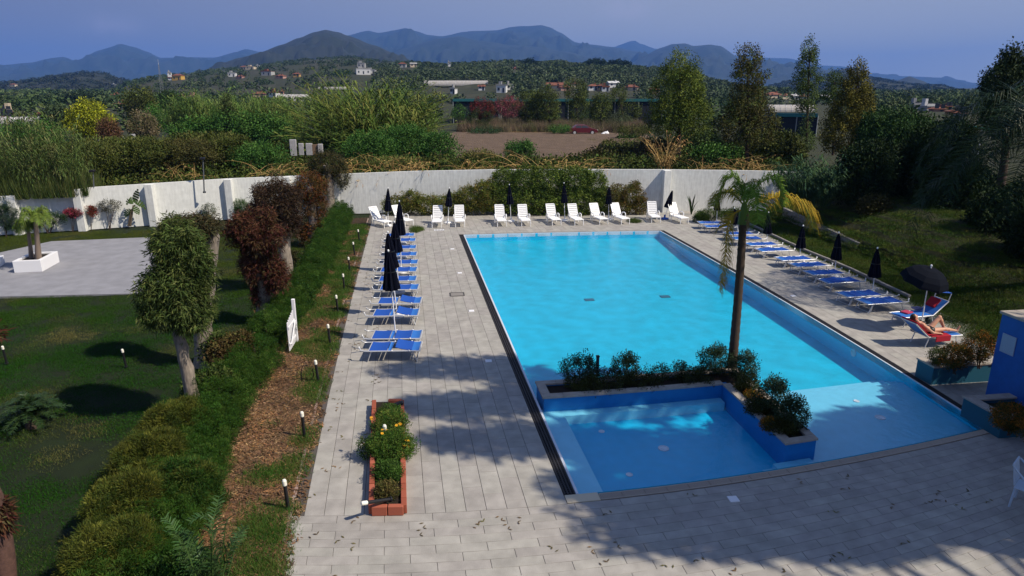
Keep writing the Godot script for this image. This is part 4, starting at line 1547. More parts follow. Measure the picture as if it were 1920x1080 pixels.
	for q in specs:
		var foot := spot(q[0], 443.0 - q[0] * 0.0695)
		foot.z += 0.1
		var s := shrub("climber", q[4], "climbing plant", "climbers on the left wall", foot, [pb(foot, q[0], q[1], q[2], q[3], q[6], 0.05, q[7])], small, 0.7, 1.3, q[5], 5)
	# banana-like plant
	var bb := spot(246, 427.5)
	var bn := thing("banana_plant", "banana plant with torn drooping leaves before the white wall", "plant", bb)
	for q in [[244, 424, 250, 385], [241, 424, 246, 392]]:
		var m := MB.new()
		m.tube([over(bb, q[0], q[1]) - bb, over(bb, q[2], q[3]) - bb], [0.07, 0.04], 6)
		part("stem", m.mesh(), mat(Color(0.12, 0.09, 0.06), 0.8), bn)
	for q in [[250, 380, 256, 366, 261, 353], [250, 378, 262, 378, 272, 394], [250, 380, 243, 370, 239, 384], [246, 392, 238, 398, 236, 408], [250, 385, 258, 396, 262, 402], [249, 382, 247, 372, 243, 370]]:
		var m := MB.new()
		var p := []
		for k in 3: p.append(over(bb, q[k * 2], q[k * 2 + 1]) - bb + Vector3(0, 0, rnd(-0.15, 0.25)))
		m.col = Color(0.06, 0.10, 0.03)
		for k in 6:
			var u0 := k / 6.0
			var u1 := (k + 0.85) / 6.0
			var a: Vector3 = p[0].lerp(p[1], u0).lerp(p[1].lerp(p[2], u0), u0)
			var e: Vector3 = p[0].lerp(p[1], u1).lerp(p[1].lerp(p[2], u1), u1)
			var wd := 0.16 * sin(PI * clampf(u0 + 0.12, 0, 1)) + 0.03
			var s := (e - a).cross(Vector3(0.2, 0.3, 1)).normalized() * wd
			m.quad(a - s, a + s, e + s * 0.9, e - s * 0.9)
		part("leaf", m.mesh(), mt.leaf, bn)

# ------------------------------------------------------------------ furniture of the terrace
func furniture() -> void:
	var ord := ["first", "second", "third", "fourth", "fifth", "sixth", "seventh", "eighth", "ninth", "tenth", "eleventh", "twelfth"]
	var left := [[695, 787, 649], [700, 788, 627], [702, 783, 585.5], [711, 788, 563], [714, 783, 538], [712, 779, 522], [715, 780, 505], [720, 782, 491], [724, 780, 476], [726, 779, 463], [727, 778, 449.5], [730, 775, 440]]
	var proto := make_sunbed()
	for i in left.size():
		var q: Array = left[i]
		var a := spot(q[0], q[2] + 0.5, 0.37)
		var b := spot(q[1], q[2] - 0.5, 0.37)
		var turn := -atan2(b.z - a.z, b.x - a.x)
		var mid := (a + b) * 0.5
		mid.y = 0.0
		var raised := 0.0
		if i in [0, 2, 3]: raised = [0.20, 0.0, 0.22, 0.2][i]
		var label: String = "%s blue sunbed from the brick flower bed, in the row on the left deck" % ord[i]
		if i == 0: label = "first blue sunbed from the brick flower bed, its back panel propped up slightly"
		var o: Node3D
		if i == 0:
			o = proto
			o.position = mid
			o.rotation.y = turn
			o.set_meta("label", label)
		else:
			o = copy_of(proto, label, mid, turn)
		o.scale = Vector3(clampf((b - a).length() / 1.5, 0.9, 1.08), 1.0, 1.25)
		var back := o.get_node("back_panel") as Node3D
		back.transform = Transform3D(Basis(Vector3.BACK, -raised), Vector3(0.47, 0.004 + raised * 0.05, 0.0))
		if i > 0 and raised == 0.0: back.transform = Transform3D(Basis(), Vector3(0.47, rnd(0.0, 0.01), 0.0))
	var right := [[1312, 1356, 417], [1326, 1366, 424], [1366, 1404, 437], [1378, 1420, 446], [1404, 1450, 457], [1425, 1472, 467.5], [1462, 1513, 484], [1490, 1541, 495.5], [1518, 1572, 510], [1547, 1600, 525], [1584, 1637, 550], [1618, 1679, 563]]
	for i in right.size():
		var q: Array = right[i]
		var slope: float = lerpf(0.0, 4.0, i / 11.0)
		var a := spot(q[0], q[2] + slope * 0.5, 0.37)
		var b := spot(q[1], q[2] - slope * 0.5, 0.37)
		var mid := (a + b) * 0.5
		mid.y = 0.0
		var o := copy_of(proto, "%s blue sunbed from the far white wall, in the row on the right deck" % ord[i], mid, PI - atan2(b.z - a.z, b.x - a.x))
		o.scale = Vector3(1.0, 1.0, 1.2)
		(o.get_node("back_panel") as Node3D).transform = Transform3D(Basis(Vector3.BACK, -[0.0, 0.0, 0.0, 0.05, 0.0, 0.08, 0.0, 0.0, 0.0, 0.1, 0.0, 0.0][i]), Vector3(0.47, 0.004, 0.0))
	# white loungers before the far wall
	var lg := make_lounger()
	var ws := [[716, 428, 0.75], [757, 425, 0.65], [820, 427, 0.05], [862, 426, 0.1], [939, 425, 0.12], [983, 424.5, 0.14], [1038, 423, 0.2], [1079.5, 423, 0.2], [1123, 421.5, 0.3], [1163, 421, 0.3], [1225.5, 418, 0.0], [1272, 420, 0.3]]
	for i in ws.size():
		var p := spot(ws[i][0], ws[i][1] - 4.0)
		var label: String = "%s white plastic lounger from the hedge in the row before the far wall" % ord[i]
		if i == 0: label = "white plastic lounger turned sideways at the end nearest the green hedge"
		if i == 11: label = "white plastic lounger at the right end beside the leaning parasol and spiky plant"
		if i == 0:
			lg.position = p
			lg.rotation.y = ws[i][2] - YAW
			lg.set_meta("label", label)
		else: copy_of(lg, label, p, ws[i][2] - YAW)
	# closed parasols
	var gl := "closed navy parasols on the left deck"
	for q in [[743, 641, 728, 470, 0.4, 1.25, 1, "closed navy parasol between the first two sunbeds from the brick flower bed"], [745, 594, 727, 435, 0.4, 1.2, 1, "closed navy parasol just behind the third sunbed from the brick flower bed"], [748, 549, 739, 416, 0.4, 1.2, 1, "closed navy parasol between the fourth and fifth left sunbeds"], [752.5, 511, 748.5, 377, 0.45, 1.1, 1, "closed navy parasol between the sixth and seventh left sunbeds"]]:
		var b := spot(q[0], q[1])
		make_umbrella(q[7], gl, b, over(b, q[2], q[3]), q[4], q[5], q[6])
	for q in [[752, 484.5, "white parasol foot standing without parasol between the eighth and ninth left sunbeds"], [752, 457.5, "white parasol foot standing without parasol between the tenth and eleventh left sunbeds"]]:
		var m := MB.new()
		m.lathe(Vector3.ZERO, [Vector2(0.0, 0.0), Vector2(0.3, 0.0), Vector2(0.31, 0.06), Vector2(0.27, 0.11), Vector2(0.07, 0.14), Vector2(0.06, 0.3), Vector2(0.0, 0.3)], 18)
		var o := part("parasol_foot", m.mesh(), mt.white_plastic, self, spot(q[0], q[1]))
		o.name = numbered("parasol_foot")
		tag(o, q[2], "parasol foot", "empty white parasol feet")
	var gf := "closed navy parasols before the far wall"
	for q in [[727.5, 424, 727.5, 352, 0.58, 1.0, 1, "closed navy parasol between the two turned white loungers by the hedge"], [840, 418.5, 842.5, 352, 0.5, 1.0, 1, "closed navy parasol between the third and fourth white loungers"], [958, 415.5, 955, 346, 0.5, 1.0, 1, "closed navy parasol between the fifth and sixth white loungers"], [1059, 414, 1057.5, 343, 0.5, 1.0, 1, "closed dark green-blue parasol between the seventh and eighth white loungers"], [1141, 412, 1142, 349, 0.5, 1.0, 1, "closed navy parasol between the ninth and tenth white loungers"], [1246, 411, 1261, 356, 0.58, 1.2, 2, "leaning closed navy parasol in a blue foot beside the last white lounger"]]:
		var b := spot(q[0], q[1])
		make_umbrella(q[7], gf, b, over(b, q[2], q[3]), q[4], q[5], q[6])
	var gr := "closed navy parasols on the right deck"
	for q in [[1343.5, 421, 1346, 364, 0.5, 1.0, 1, "closed navy parasol between the first two right sunbeds from the far wall"], [1385, 441, 1377, 390, 0.55, 1.0, 1, "closed navy parasol partly hidden behind the palm trunk"], [1438, 463, 1441, 398, 0.58, 1.05, 1, "closed navy parasol between the fifth and sixth right sunbeds"], [1498, 491, 1506, 423, 0.58, 1.05, 1, "closed navy parasol between the seventh and eighth right sunbeds"], [1564, 519, 1573, 436, 0.58, 1.05, 1, "closed navy parasol between the ninth and tenth right sunbeds"], [1635, 557, 1645.5, 465, 0.56, 1.1, 1, "closed navy parasol between the last two empty right sunbeds, nearest the open one"]]:
		var b := spot(q[0], q[1])
		make_umbrella(q[7], gr, b, over(b, q[2], q[3]), q[4], q[5], q[6])
	# open parasol
	var ob := spot(1725, 621)
	var ot := over(ob, 1746, 500)
	var op := thing("open_parasol", "large open dark parasol over the sunbather", "parasol", ob)
	var d := ot - ob
	var l := d.length()
	var up := d / l
	var xx := up.cross(Vector3.BACK).normalized()
	var lean := Basis(Vector3.RIGHT, 0.26) * Basis(Vector3.BACK, -0.12) * Basis(xx, up, xx.cross(up))
	var pm := MB.new()
	pm.tube([Vector3.ZERO, up * l], [0.021, 0.018], 8)
	part("pole", pm.mesh(), mt.white_paint, op)
	var rad := 41.0 * per_px(ob)
	var can := MB.new()
	var prof := [Vector2(1.02, -1.02), Vector2(1.0, -0.86), Vector2(0.90, -0.55), Vector2(0.70, -0.28), Vector2(0.38, -0.07), Vector2(0.0, 0.0)]
	for k in 8:
		var t0 := TAU * k / 8.0
		for i in prof.size() - 1:
			var seg := 4
			for s in seg:
				var q := []
				for e in [[i, s], [i, s + 1], [i + 1, s + 1], [i + 1, s]]:
					var f: float = e[1] / float(seg)
					var sagg = 1.0 - 0.075 * sin(PI * f) * prof[e[0]].x
					var th: float = t0 + TAU / 8.0 * f
					q.append(lean * (Vector3(cos(th) * prof[e[0]].x * sagg, prof[e[0]].y * 0.72 + (0.03 * sin(PI * f) if e[0] == 0 else 0.0), -sin(th) * prof[e[0]].x * sagg) * rad))
				can.quad(q[0], q[1], q[2], q[3])
	part("canopy", can.mesh(), mt.navy_matt, op, up * (l - 0.05))
	for k in 8:
		var th := TAU * k / 8.0
		var rb := MB.new()
		var pts := []
		for q in prof: pts.append(lean * (Vector3(cos(th) * q.x, q.y * 0.72 - 0.035, -sin(th) * q.x * 0.98) * rad))
		rb.tube(pts, [0.008, 0.008, 0.008, 0.008, 0.008, 0.008], 4)
		part("rib", rb.mesh(), mt.black, op, up * (l - 0.05))
	var fm := MB.new()
	fm.ball(up * (l + 0.03), Vector3(0.035, 0.05, 0.035), 8)
	part("finial", fm.mesh(), mt.white_plastic, op)
	var ft := MB.new()
	ft.lathe(Vector3.ZERO, [Vector2(0.0, 0.0), Vector2(0.24, 0.0), Vector2(0.24, 0.08), Vector2(0.05, 0.12), Vector2(0.0, 0.12)], 16)
	part("foot", ft.mesh(), mt.white_plastic, op)
	# sunbed with raised back and sun visor, towel and things on it
	var a13 := spot(1690, 590, 0.37)
	var e13 := spot(1745, 586, 0.37)
	var turn13 := -atan2(e13.z - a13.z, e13.x - a13.x)
	reclined_bed("blue sunbed with raised back and blue sun visor under the open parasol", (a13 + e13) * 0.5 * Vector3(1, 0, 1), turn13 + PI, mt.blue_worn, true)
	var x13 := Vector3(cos(-turn13), 0, sin(-turn13))
	var tw := MB.new()
	tw.cbox(Vector3.ZERO, Vector3(0.36, 0.05, 0.3), 0.02, Basis(Vector3.UP, 0.3 + turn13))
	var o1 := part("folded_towel", tw.mesh(), mt.pink_towel, self, spot(1700, 585, 0.41))
	tag(o1, "pink folded towel lying on the foot of the visor sunbed", "towel")
	var sh := MB.new()
	sh.cbox(Vector3(0, 0, 0), Vector3(0.3, 0.06, 0.26), 0.025, Basis(Vector3.UP, turn13 - 0.2))
	sh.cbox(Vector3(0.04, 0.045, 0.02), Vector3(0.16, 0.03, 0.18), 0.012, Basis(Vector3.UP, turn13 + 0.4))
	var o2 := part("clothes", sh.mesh(), mat(Color(0.30, 0.28, 0.45), 0.9, 0.4, 0.2), self, spot(1719, 578, 0.42))
	tag(o2, "small pile of pale clothes on the visor sunbed", "clothes")
	var rt := MB.new()
	rt.cbox(Vector3.ZERO, Vector3(0.12, 0.38, 0.42), 0.03, Basis(Vector3.UP, turn13) * Basis(Vector3.BACK, -0.7))
	var o3 := part("hung_towel", rt.mesh(), mt.red_towel, self, (a13 + e13) * 0.5 + x13 * 0.72 + Vector3(0, 0.36, -0.1))
	tag(o3, "red towel hanging over the raised back of the visor sunbed", "towel")
	# garden lamps
	var bl := make_bollard()
	var lamps := [[541, 956, 1.0, "garden lamp nearest the camera beside the left terrace edge"], [571, 820, 1.0, "second garden lamp along the terrace edge, in bark chips"], [597, 717, 1.0, "third garden lamp along the terrace edge, level with the nearest sunbed"], [619, 645, 1.0, "fourth garden lamp along the terrace edge, beside the white gate"], [633.5, 586, 1.0, "fifth garden lamp along the terrace edge, at the third sunbed"], [645.5, 543, 1.0, "sixth garden lamp along the terrace edge, at the fifth sunbed"], [656, 509, 1.0, "seventh garden lamp along the terrace edge, at the seventh sunbed"], [665, 478.5, 1.0, "eighth garden lamp along the terrace edge, at the ninth sunbed"], [674, 453, 1.0, "ninth garden lamp along the terrace edge, close to the hedge end"], [236.5, 688, 0.85, "lone garden lamp on the lawn beside the tree shadow"], [13, 682, 0.85, "garden lamp on the lawn above the round cycad"], [726, 846, 1.0, "garden lamp standing amid the flowers of the brick bed"]]
	for i in lamps.size():
		var p := spot(lamps[i][0], lamps[i][1])
		var o: Node3D = bl
		if i == 0:
			o.position = p
			o.set_meta("label", lamps[i][3])
		else: o = copy_of(bl, lamps[i][3], p, 0.0)
		o.scale = Vector3.ONE * lamps[i][2]
		o.rotation = Vector3(rnd(-0.03, 0.03), 0, rnd(0.0, 0.07))
	var fallen := copy_of(bl, "fallen garden lamp lying at the near end of the brick bed", spot(733, 936, 0.24), 0.0)
	fallen.rotation = Vector3(0.35, 0.5, 1.25)
	# brick flower bed
	var ba := [spot(697, 965), spot(758, 964), spot(754, 762), spot(702, 762)]
	var fb := thing("brick_flower_bed", "long narrow flower bed edged with red bricks on the terrace", "flower bed", (ba[0] + ba[2]) * 0.5)
	var sm := MB.new()
	var lift := Vector3.UP * 0.13
	sm.quad(ba[0] + lift, ba[1] + lift, ba[2] + lift, ba[3] + lift)
	for i in 4: sm.quad(ba[i], ba[(i + 1) % 4], ba[(i + 1) % 4] + lift, ba[i] + lift)
	part("soil", sm.mesh(), mt.soil, fb, -fb.position)
	var bk := MB.new()
	bk.cbox(Vector3.ZERO, Vector3(0.245, 0.2, 0.11), 0.008)
	var bm := bk.mesh()
	for i in 4:
		var p: Vector3 = ba[i]
		var q: Vector3 = ba[(i + 1) % 4]
		var len := p.distance_to(q)
		var n := int(len / 0.26)
		for k in n:
			if i == 2 and k > 0: continue
			var o := part("brick", bm, mt.bricks[rng.randi_range(0, 3)], fb)
			o.transform = Transform3D(Basis(Vector3.UP, -atan2(q.z - p.z, q.x - p.x) + rnd(-0.02, 0.02)) * Basis(Vector3.BACK, rnd(-0.015, 0.015)), p.lerp(q, (k + 0.5) / n) + Vector3.UP * rnd(0.095, 0.108) - fb.position)
			o.scale.x = len / n / 0.26
	var bag := MB.new()
	bag.cbox(Vector3.ZERO, Vector3(0.3, 0.1, 0.16), 0.03, Basis(Vector3.BACK, 0.3))
	var o4 := part("plastic_sheet", bag.mesh(), mt.black, self, spot(746, 758, 0.2))
	tag(o4, "scrap of black plastic at the far end of the brick bed", "plastic scrap")
	var fr := thing("metal_frame", "thin dark bent metal frame lying in the bark below the white gate", "frame", spot(572, 716))
	var fm2 := MB.new()
	fm2.tube([Vector3(-0.1, 0.0, 0.0), Vector3(-0.08, 0.35, 0.0), Vector3(-0.02, 0.5, 0.02), Vector3(0.12, 0.52, 0.05)], [0.014, 0.014, 0.014, 0.012], 6)
	part("upright", fm2.mesh(), mt.black, fr)
	var fm3 := MB.new()
	fm3.tube([Vector3(0.24, 0.42, 0.05), Vector3(0.26, 0.2, 0.02), Vector3(0.16, 0.03, 0.0), Vector3(-0.1, 0.02, 0.0)], [0.012, 0.014, 0.014, 0.014], 6)
	part("loop", fm3.mesh(), mt.black, fr)
	# white gate in the hedge
	var gb := spot(544, 662)
	var gt := thing("picket_gate", "white picket gate standing open in the hedge", "gate", gb)
	var a := over(gb, 541, 660) - gb
	var e := over(gb, 551, 640) - gb
	var dirv := Vector3(0.05, 0, -1.0)
	for i in 6:
		var pk := MB.new()
		var hh := 0.95 + 0.03 * i
		pk.cbox(dirv * (i * 0.15) + Vector3.UP * (hh * 0.5 + 0.08), Vector3(0.03, hh, 0.085), 0.006, Basis(Vector3.UP, -0.05))
		part("picket", pk.mesh(), mt.white_paint, gt)
	for y in [0.3, 0.85]:
		var rl := MB.new()
		rl.cbox(dirv * 0.38 + Vector3(0.035, y, 0), Vector3(0.03, 0.08, 0.86), 0.006, Basis(Vector3.UP, -0.05))
		part("rail", rl.mesh(), mt.white_paint, gt)
	var br := MB.new()
	br.cbox(dirv * 0.38 + Vector3(0.07, 0.56, 0), Vector3(0.03, 0.08, 0.95), 0.006, Basis(Vector3.UP, -0.05) * Basis(Vector3.RIGHT, 0.62))
	part("brace", br.mesh(), mt.white_paint, gt)
	var po := MB.new()
	po.cbox(dirv * 1.0 + Vector3.UP * 0.75, Vector3(0.11, 1.5, 0.11), 0.012)
	part("gate_post", po.mesh(), mt.white_paint, gt)

func reclined_bed(label: String, at: Vector3, turn: float, cloth: Material, visor: bool) -> Node3D:
	# head with raised back towards -x
	var t := thing("reclined_sunbed", label, "sunbed", at, turn, "sunbeds with raised backs")
	var f := MB.new()
	for s in [-1.0, 1.0]:
		f.tube([Vector3(-0.98, 0.86, s * 0.31), Vector3(-0.42, 0.37, s * 0.32), Vector3(0.85, 0.36, s * 0.32)], [0.022, 0.022, 0.022], 6)
	for q in [Vector3(0.85, 0.36, 0), Vector3(-0.98, 0.86, 0), Vector3(-0.42, 0.37, 0)]:
		f.tube([q - Vector3(0, 0, 0.31), q + Vector3(0, 0, 0.31)], [0.02, 0.02], 6)
	part("frame", f.mesh(), mt.alu, t)
	for s in [-1.0, 1.0]:
		for q in [[-0.5, -0.38], [0.72, 0.62]]:
			var g := MB.new()
			g.tube([Vector3(q[0], 0, s * 0.3), Vector3(q[1], 0.36, s * 0.3)], [0.018, 0.018], 6)
			part("leg", g.mesh(), mt.alu, t)
	var st := MB.new()
	st.cbox(Vector3(0.2, 0.37, 0), Vector3(1.22, 0.02, 0.58), 0.006)
	part("seat_cloth", st.mesh(), cloth, t)
	var bk := MB.new()
	bk.cbox(Vector3(-0.7, 0.625, 0), Vector3(0.72, 0.02, 0.58), 0.006, Basis(Vector3.BACK, -0.72))
	part("back_cloth", bk.mesh(), cloth, t)
	if visor:
		var v := MB.new()
		v.cbox(Vector3(-0.86, 1.18, 0), Vector3(0.42, 0.02, 0.6), 0.006, Basis(Vector3.BACK, 0.12))
		var o := part("sun_visor", v.mesh(), mt.blue_cloth, t)
		for s in [-1.0, 1.0]:
			var r := MB.new()
			r.tube([Vector3(-0.93, 0.8, s * 0.31), Vector3(-1.03, 1.14, s * 0.31)], [0.016, 0.016], 6)
			part("visor_arm", r.mesh(), mt.alu, o)
	return t

func bather() -> void:
	var a := spot(1708, 628, 0.37)
	var e := spot(1788, 622, 0.37)
	var turn := -atan2(e.z - a.z, e.x - a.x)
	var at := (a + e) * 0.5 * Vector3(1, 0, 1)
	reclined_bed("sunbed with raised back, draped in a red towel, under the woman", at, turn, mt.blue_worn, false)
	var tw := MB.new()
	tw.cbox(Vector3(-0.68, 0.655, 0.0), Vector3(0.8, 0.035, 0.66), 0.012, Basis(Vector3.BACK, -0.72))
	tw.cbox(Vector3(0.02, 0.398, 0.02), Vector3(0.72, 0.03, 0.7), 0.012)
	tw.cbox(Vector3(0.1, 0.31, 0.36), Vector3(0.56, 0.2, 0.03), 0.012)
	var towel := part("red_towel", tw.mesh(), mt.red_towel, self, at)
	towel.rotation.y = turn
	tag(towel, "red towel draped over the sunbed beneath the woman", "towel")
	# the woman, lying back with one knee drawn up; +x towards her feet
	var p := thing("person", "woman in a dark bikini sunbathing on a red towel, one knee drawn up", "person", at, turn)
	var hip := Vector3(-0.12, 0.50, 0.0)
	var waist := Vector3(-0.33, 0.57, 0.0)
	var chest := Vector3(-0.50, 0.70, 0.0)
	var neck := Vector3(-0.66, 0.83, 0.0)
	var bones := [
		[hip + Vector3(0, 0, -0.07), hip + Vector3(0, 0, 0.07), 0.115, 0.115], [hip, waist, 0.12, 0.105, Vector3(1, 0.85, 1.2)], [waist, chest, 0.105, 0.115, Vector3(1, 0.9, 1.25)],
		[chest + Vector3(0.03, 0.07, -0.075), chest + Vector3(0.03, 0.07, -0.075), 0.07, 0.07], [chest + Vector3(0.03, 0.07, 0.075), chest + Vector3(0.03, 0.07, 0.075), 0.07, 0.07],
		[chest + Vector3(-0.06, 0.04, -0.13), chest + Vector3(-0.06, 0.04, 0.13), 0.065, 0.065], [chest + Vector3(-0.08, 0.06, 0), neck + Vector3(-0.06, 0.06, 0), 0.06, 0.05]]
	var knee_a := Vector3(0.26, 0.88, -0.10)
	var ank_a := Vector3(0.52, 0.47, -0.10)
	var knee_b := Vector3(0.34, 0.53, 0.12)
	var ank_b := Vector3(0.78, 0.455, 0.14)
	for q in [[-0.085, knee_a, ank_a], [0.085, knee_b, ank_b]]:
		var h: Vector3 = hip + Vector3(0.04, 0.0, q[0])
		bones.append([h, q[1], 0.095, 0.06])
		bones.append([q[1], q[1].lerp(q[2], 0.3), 0.058, 0.06])
		bones.append([q[1].lerp(q[2], 0.3), q[2], 0.06, 0.036])
	bones.append([ank_a, ank_a + Vector3(0.16, -0.04, -0.01), 0.036, 0.026]); bones.append([ank_b, ank_b + Vector3(0.05, 0.16, 0.03), 0.036, 0.026])
	var hands := []
	for s in [-1.0, 1.0]:
		var sh := chest + Vector3(-0.07, 0.05, s * 0.19)
		var el := Vector3(-0.28, 0.52, s * 0.31)
		var wr := Vector3(-0.02, 0.47, s * 0.29)
		bones.append([sh, el, 0.05, 0.038]); bones.append([el, wr, 0.038, 0.026])
		hands.append([wr, Vector3(0.97, -0.12, -s * 0.15).normalized(), Vector3(0.1, -1, 0).normalized(), s])
	var skin := mat(Color(0.55, 0.29, 0.19), 0.5)
	skin.subsurf_scatter_enabled = true
	skin.subsurf_scatter_strength = 0.1
	var m := MB.new()
	body_mesh(bones, Vector3(-0.95, 0.28, -0.42), Vector3(1.0, 1.05, 0.42), 0.013, 0.035, m)
	for h in hands:
		var hb := hand_bones(h[0], h[1], h[2], h[3])
		body_mesh(hb, h[0] + Vector3(-0.06, -0.14, -0.09), h[0] + Vector3(0.24, 0.08, 0.09), 0.004, 0.007, m)
	# head, face up, turned a little to the parasol
	var hc := neck + Vector3(-0.13, 0.15, 0.0)
	var crown_dir := Vector3(-0.66, 0.75, 0.0)
	var face := Vector3(0.72, 0.66, 0.2).normalized()
	var sd := crown_dir.cross(face).normalized()
	var hd := [[hc, hc + crown_dir * 0.03, 0.085, 0.088], [hc - crown_dir * 0.05 + face * 0.02, hc - crown_dir * 0.075 + face * 0.04, 0.055, 0.04], [hc - crown_dir * 0.1 - face * 0.02, neck, 0.05, 0.052],
		[hc + face * 0.082 + crown_dir * 0.012, hc + face * 0.105 - crown_dir * 0.02, 0.009, 0.014], [hc + face * 0.078 - crown_dir * 0.05 - sd * 0.018, hc + face * 0.078 - crown_dir * 0.05 + sd * 0.018, 0.011, 0.011]]
	for s in [-1.0, 1.0]: hd.append([hc + sd * s * 0.086 - face * 0.01, hc + sd * s * 0.09 - face * 0.015 - crown_dir * 0.035, 0.014, 0.01])
	body_mesh(hd, hc - Vector3.ONE * 0.2, hc + Vector3.ONE * 0.2, 0.0055, 0.014, m)
	part("body", m.mesh(), skin, p)
	var ey := MB.new()
	for s in [-1.0, 1.0]: ey.ball(hc + face * 0.079 + sd * s * 0.032 + crown_dir * 0.006, Vector3(0.012, 0.009, 0.012), 8)
	part("eyes", ey.mesh(), mt.black, p)
	var hr := MB.new()
	body_mesh([[hc + crown_dir * 0.045 - face * 0.02, hc + crown_dir * 0.02 - face * 0.05, 0.092, 0.085], [hc - face * 0.07, hc - crown_dir * 0.14 - face * 0.05 + sd * 0.06, 0.06, 0.03], [hc - face * 0.07, hc - crown_dir * 0.14 - face * 0.05 - sd * 0.06, 0.06, 0.03]], hc - Vector3.ONE * 0.26, hc + Vector3.ONE * 0.26, 0.009, 0.02, hr)
	part("hair", hr.mesh(), mat(Color(0.035, 0.018, 0.01), 0.6, 0.4, 0.05), p)
	var bk := MB.new()
	body_mesh([[hip + Vector3(0.01, 0, -0.065), hip + Vector3(0.01, 0, 0.065), 0.122, 0.122], [hip + Vector3(-0.03, 0.01, -0.06), hip + Vector3(-0.03, 0.01, 0.06), 0.121, 0.121]], hip - Vector3(0.13, 0.2, 0.3), hip + Vector3(0.07, 0.2, 0.3), 0.012, 0.03, bk)
	body_mesh([[chest + Vector3(0.034, 0.078, -0.075), chest + Vector3(0.034, 0.078, -0.075), 0.069, 0.069], [chest + Vector3(0.034, 0.078, 0.075), chest + Vector3(0.034, 0.078, 0.075), 0.069, 0.069]], chest - Vector3(0.1, 0.1, 0.25), chest + Vector3(0.2, 0.25, 0.25), 0.01, 0.01, bk)
	part("bikini", bk.mesh(), mt.black, p)
	var bag := MB.new()
	bag.cbox(Vector3(0, 0.12, 0), Vector3(0.34, 0.24, 0.18), 0.05, Basis(Vector3.UP, 0.4))
	bag.tube([Vector3(-0.1, 0.22, 0.0), Vector3(-0.06, 0.36, 0.0), Vector3(0.06, 0.36, 0.0), Vector3(0.1, 0.22, 0.0)], [0.012, 0.012, 0.012, 0.012], 5)
	var o := part("bag", bag.mesh(), mat(Color(0.012, 0.022, 0.022), 0.6), self, spot(1741, 606, 0.0))
	o.position.y = 0.0
	tag(o, "dark beach bag standing between the two occupied sunbeds", "bag")

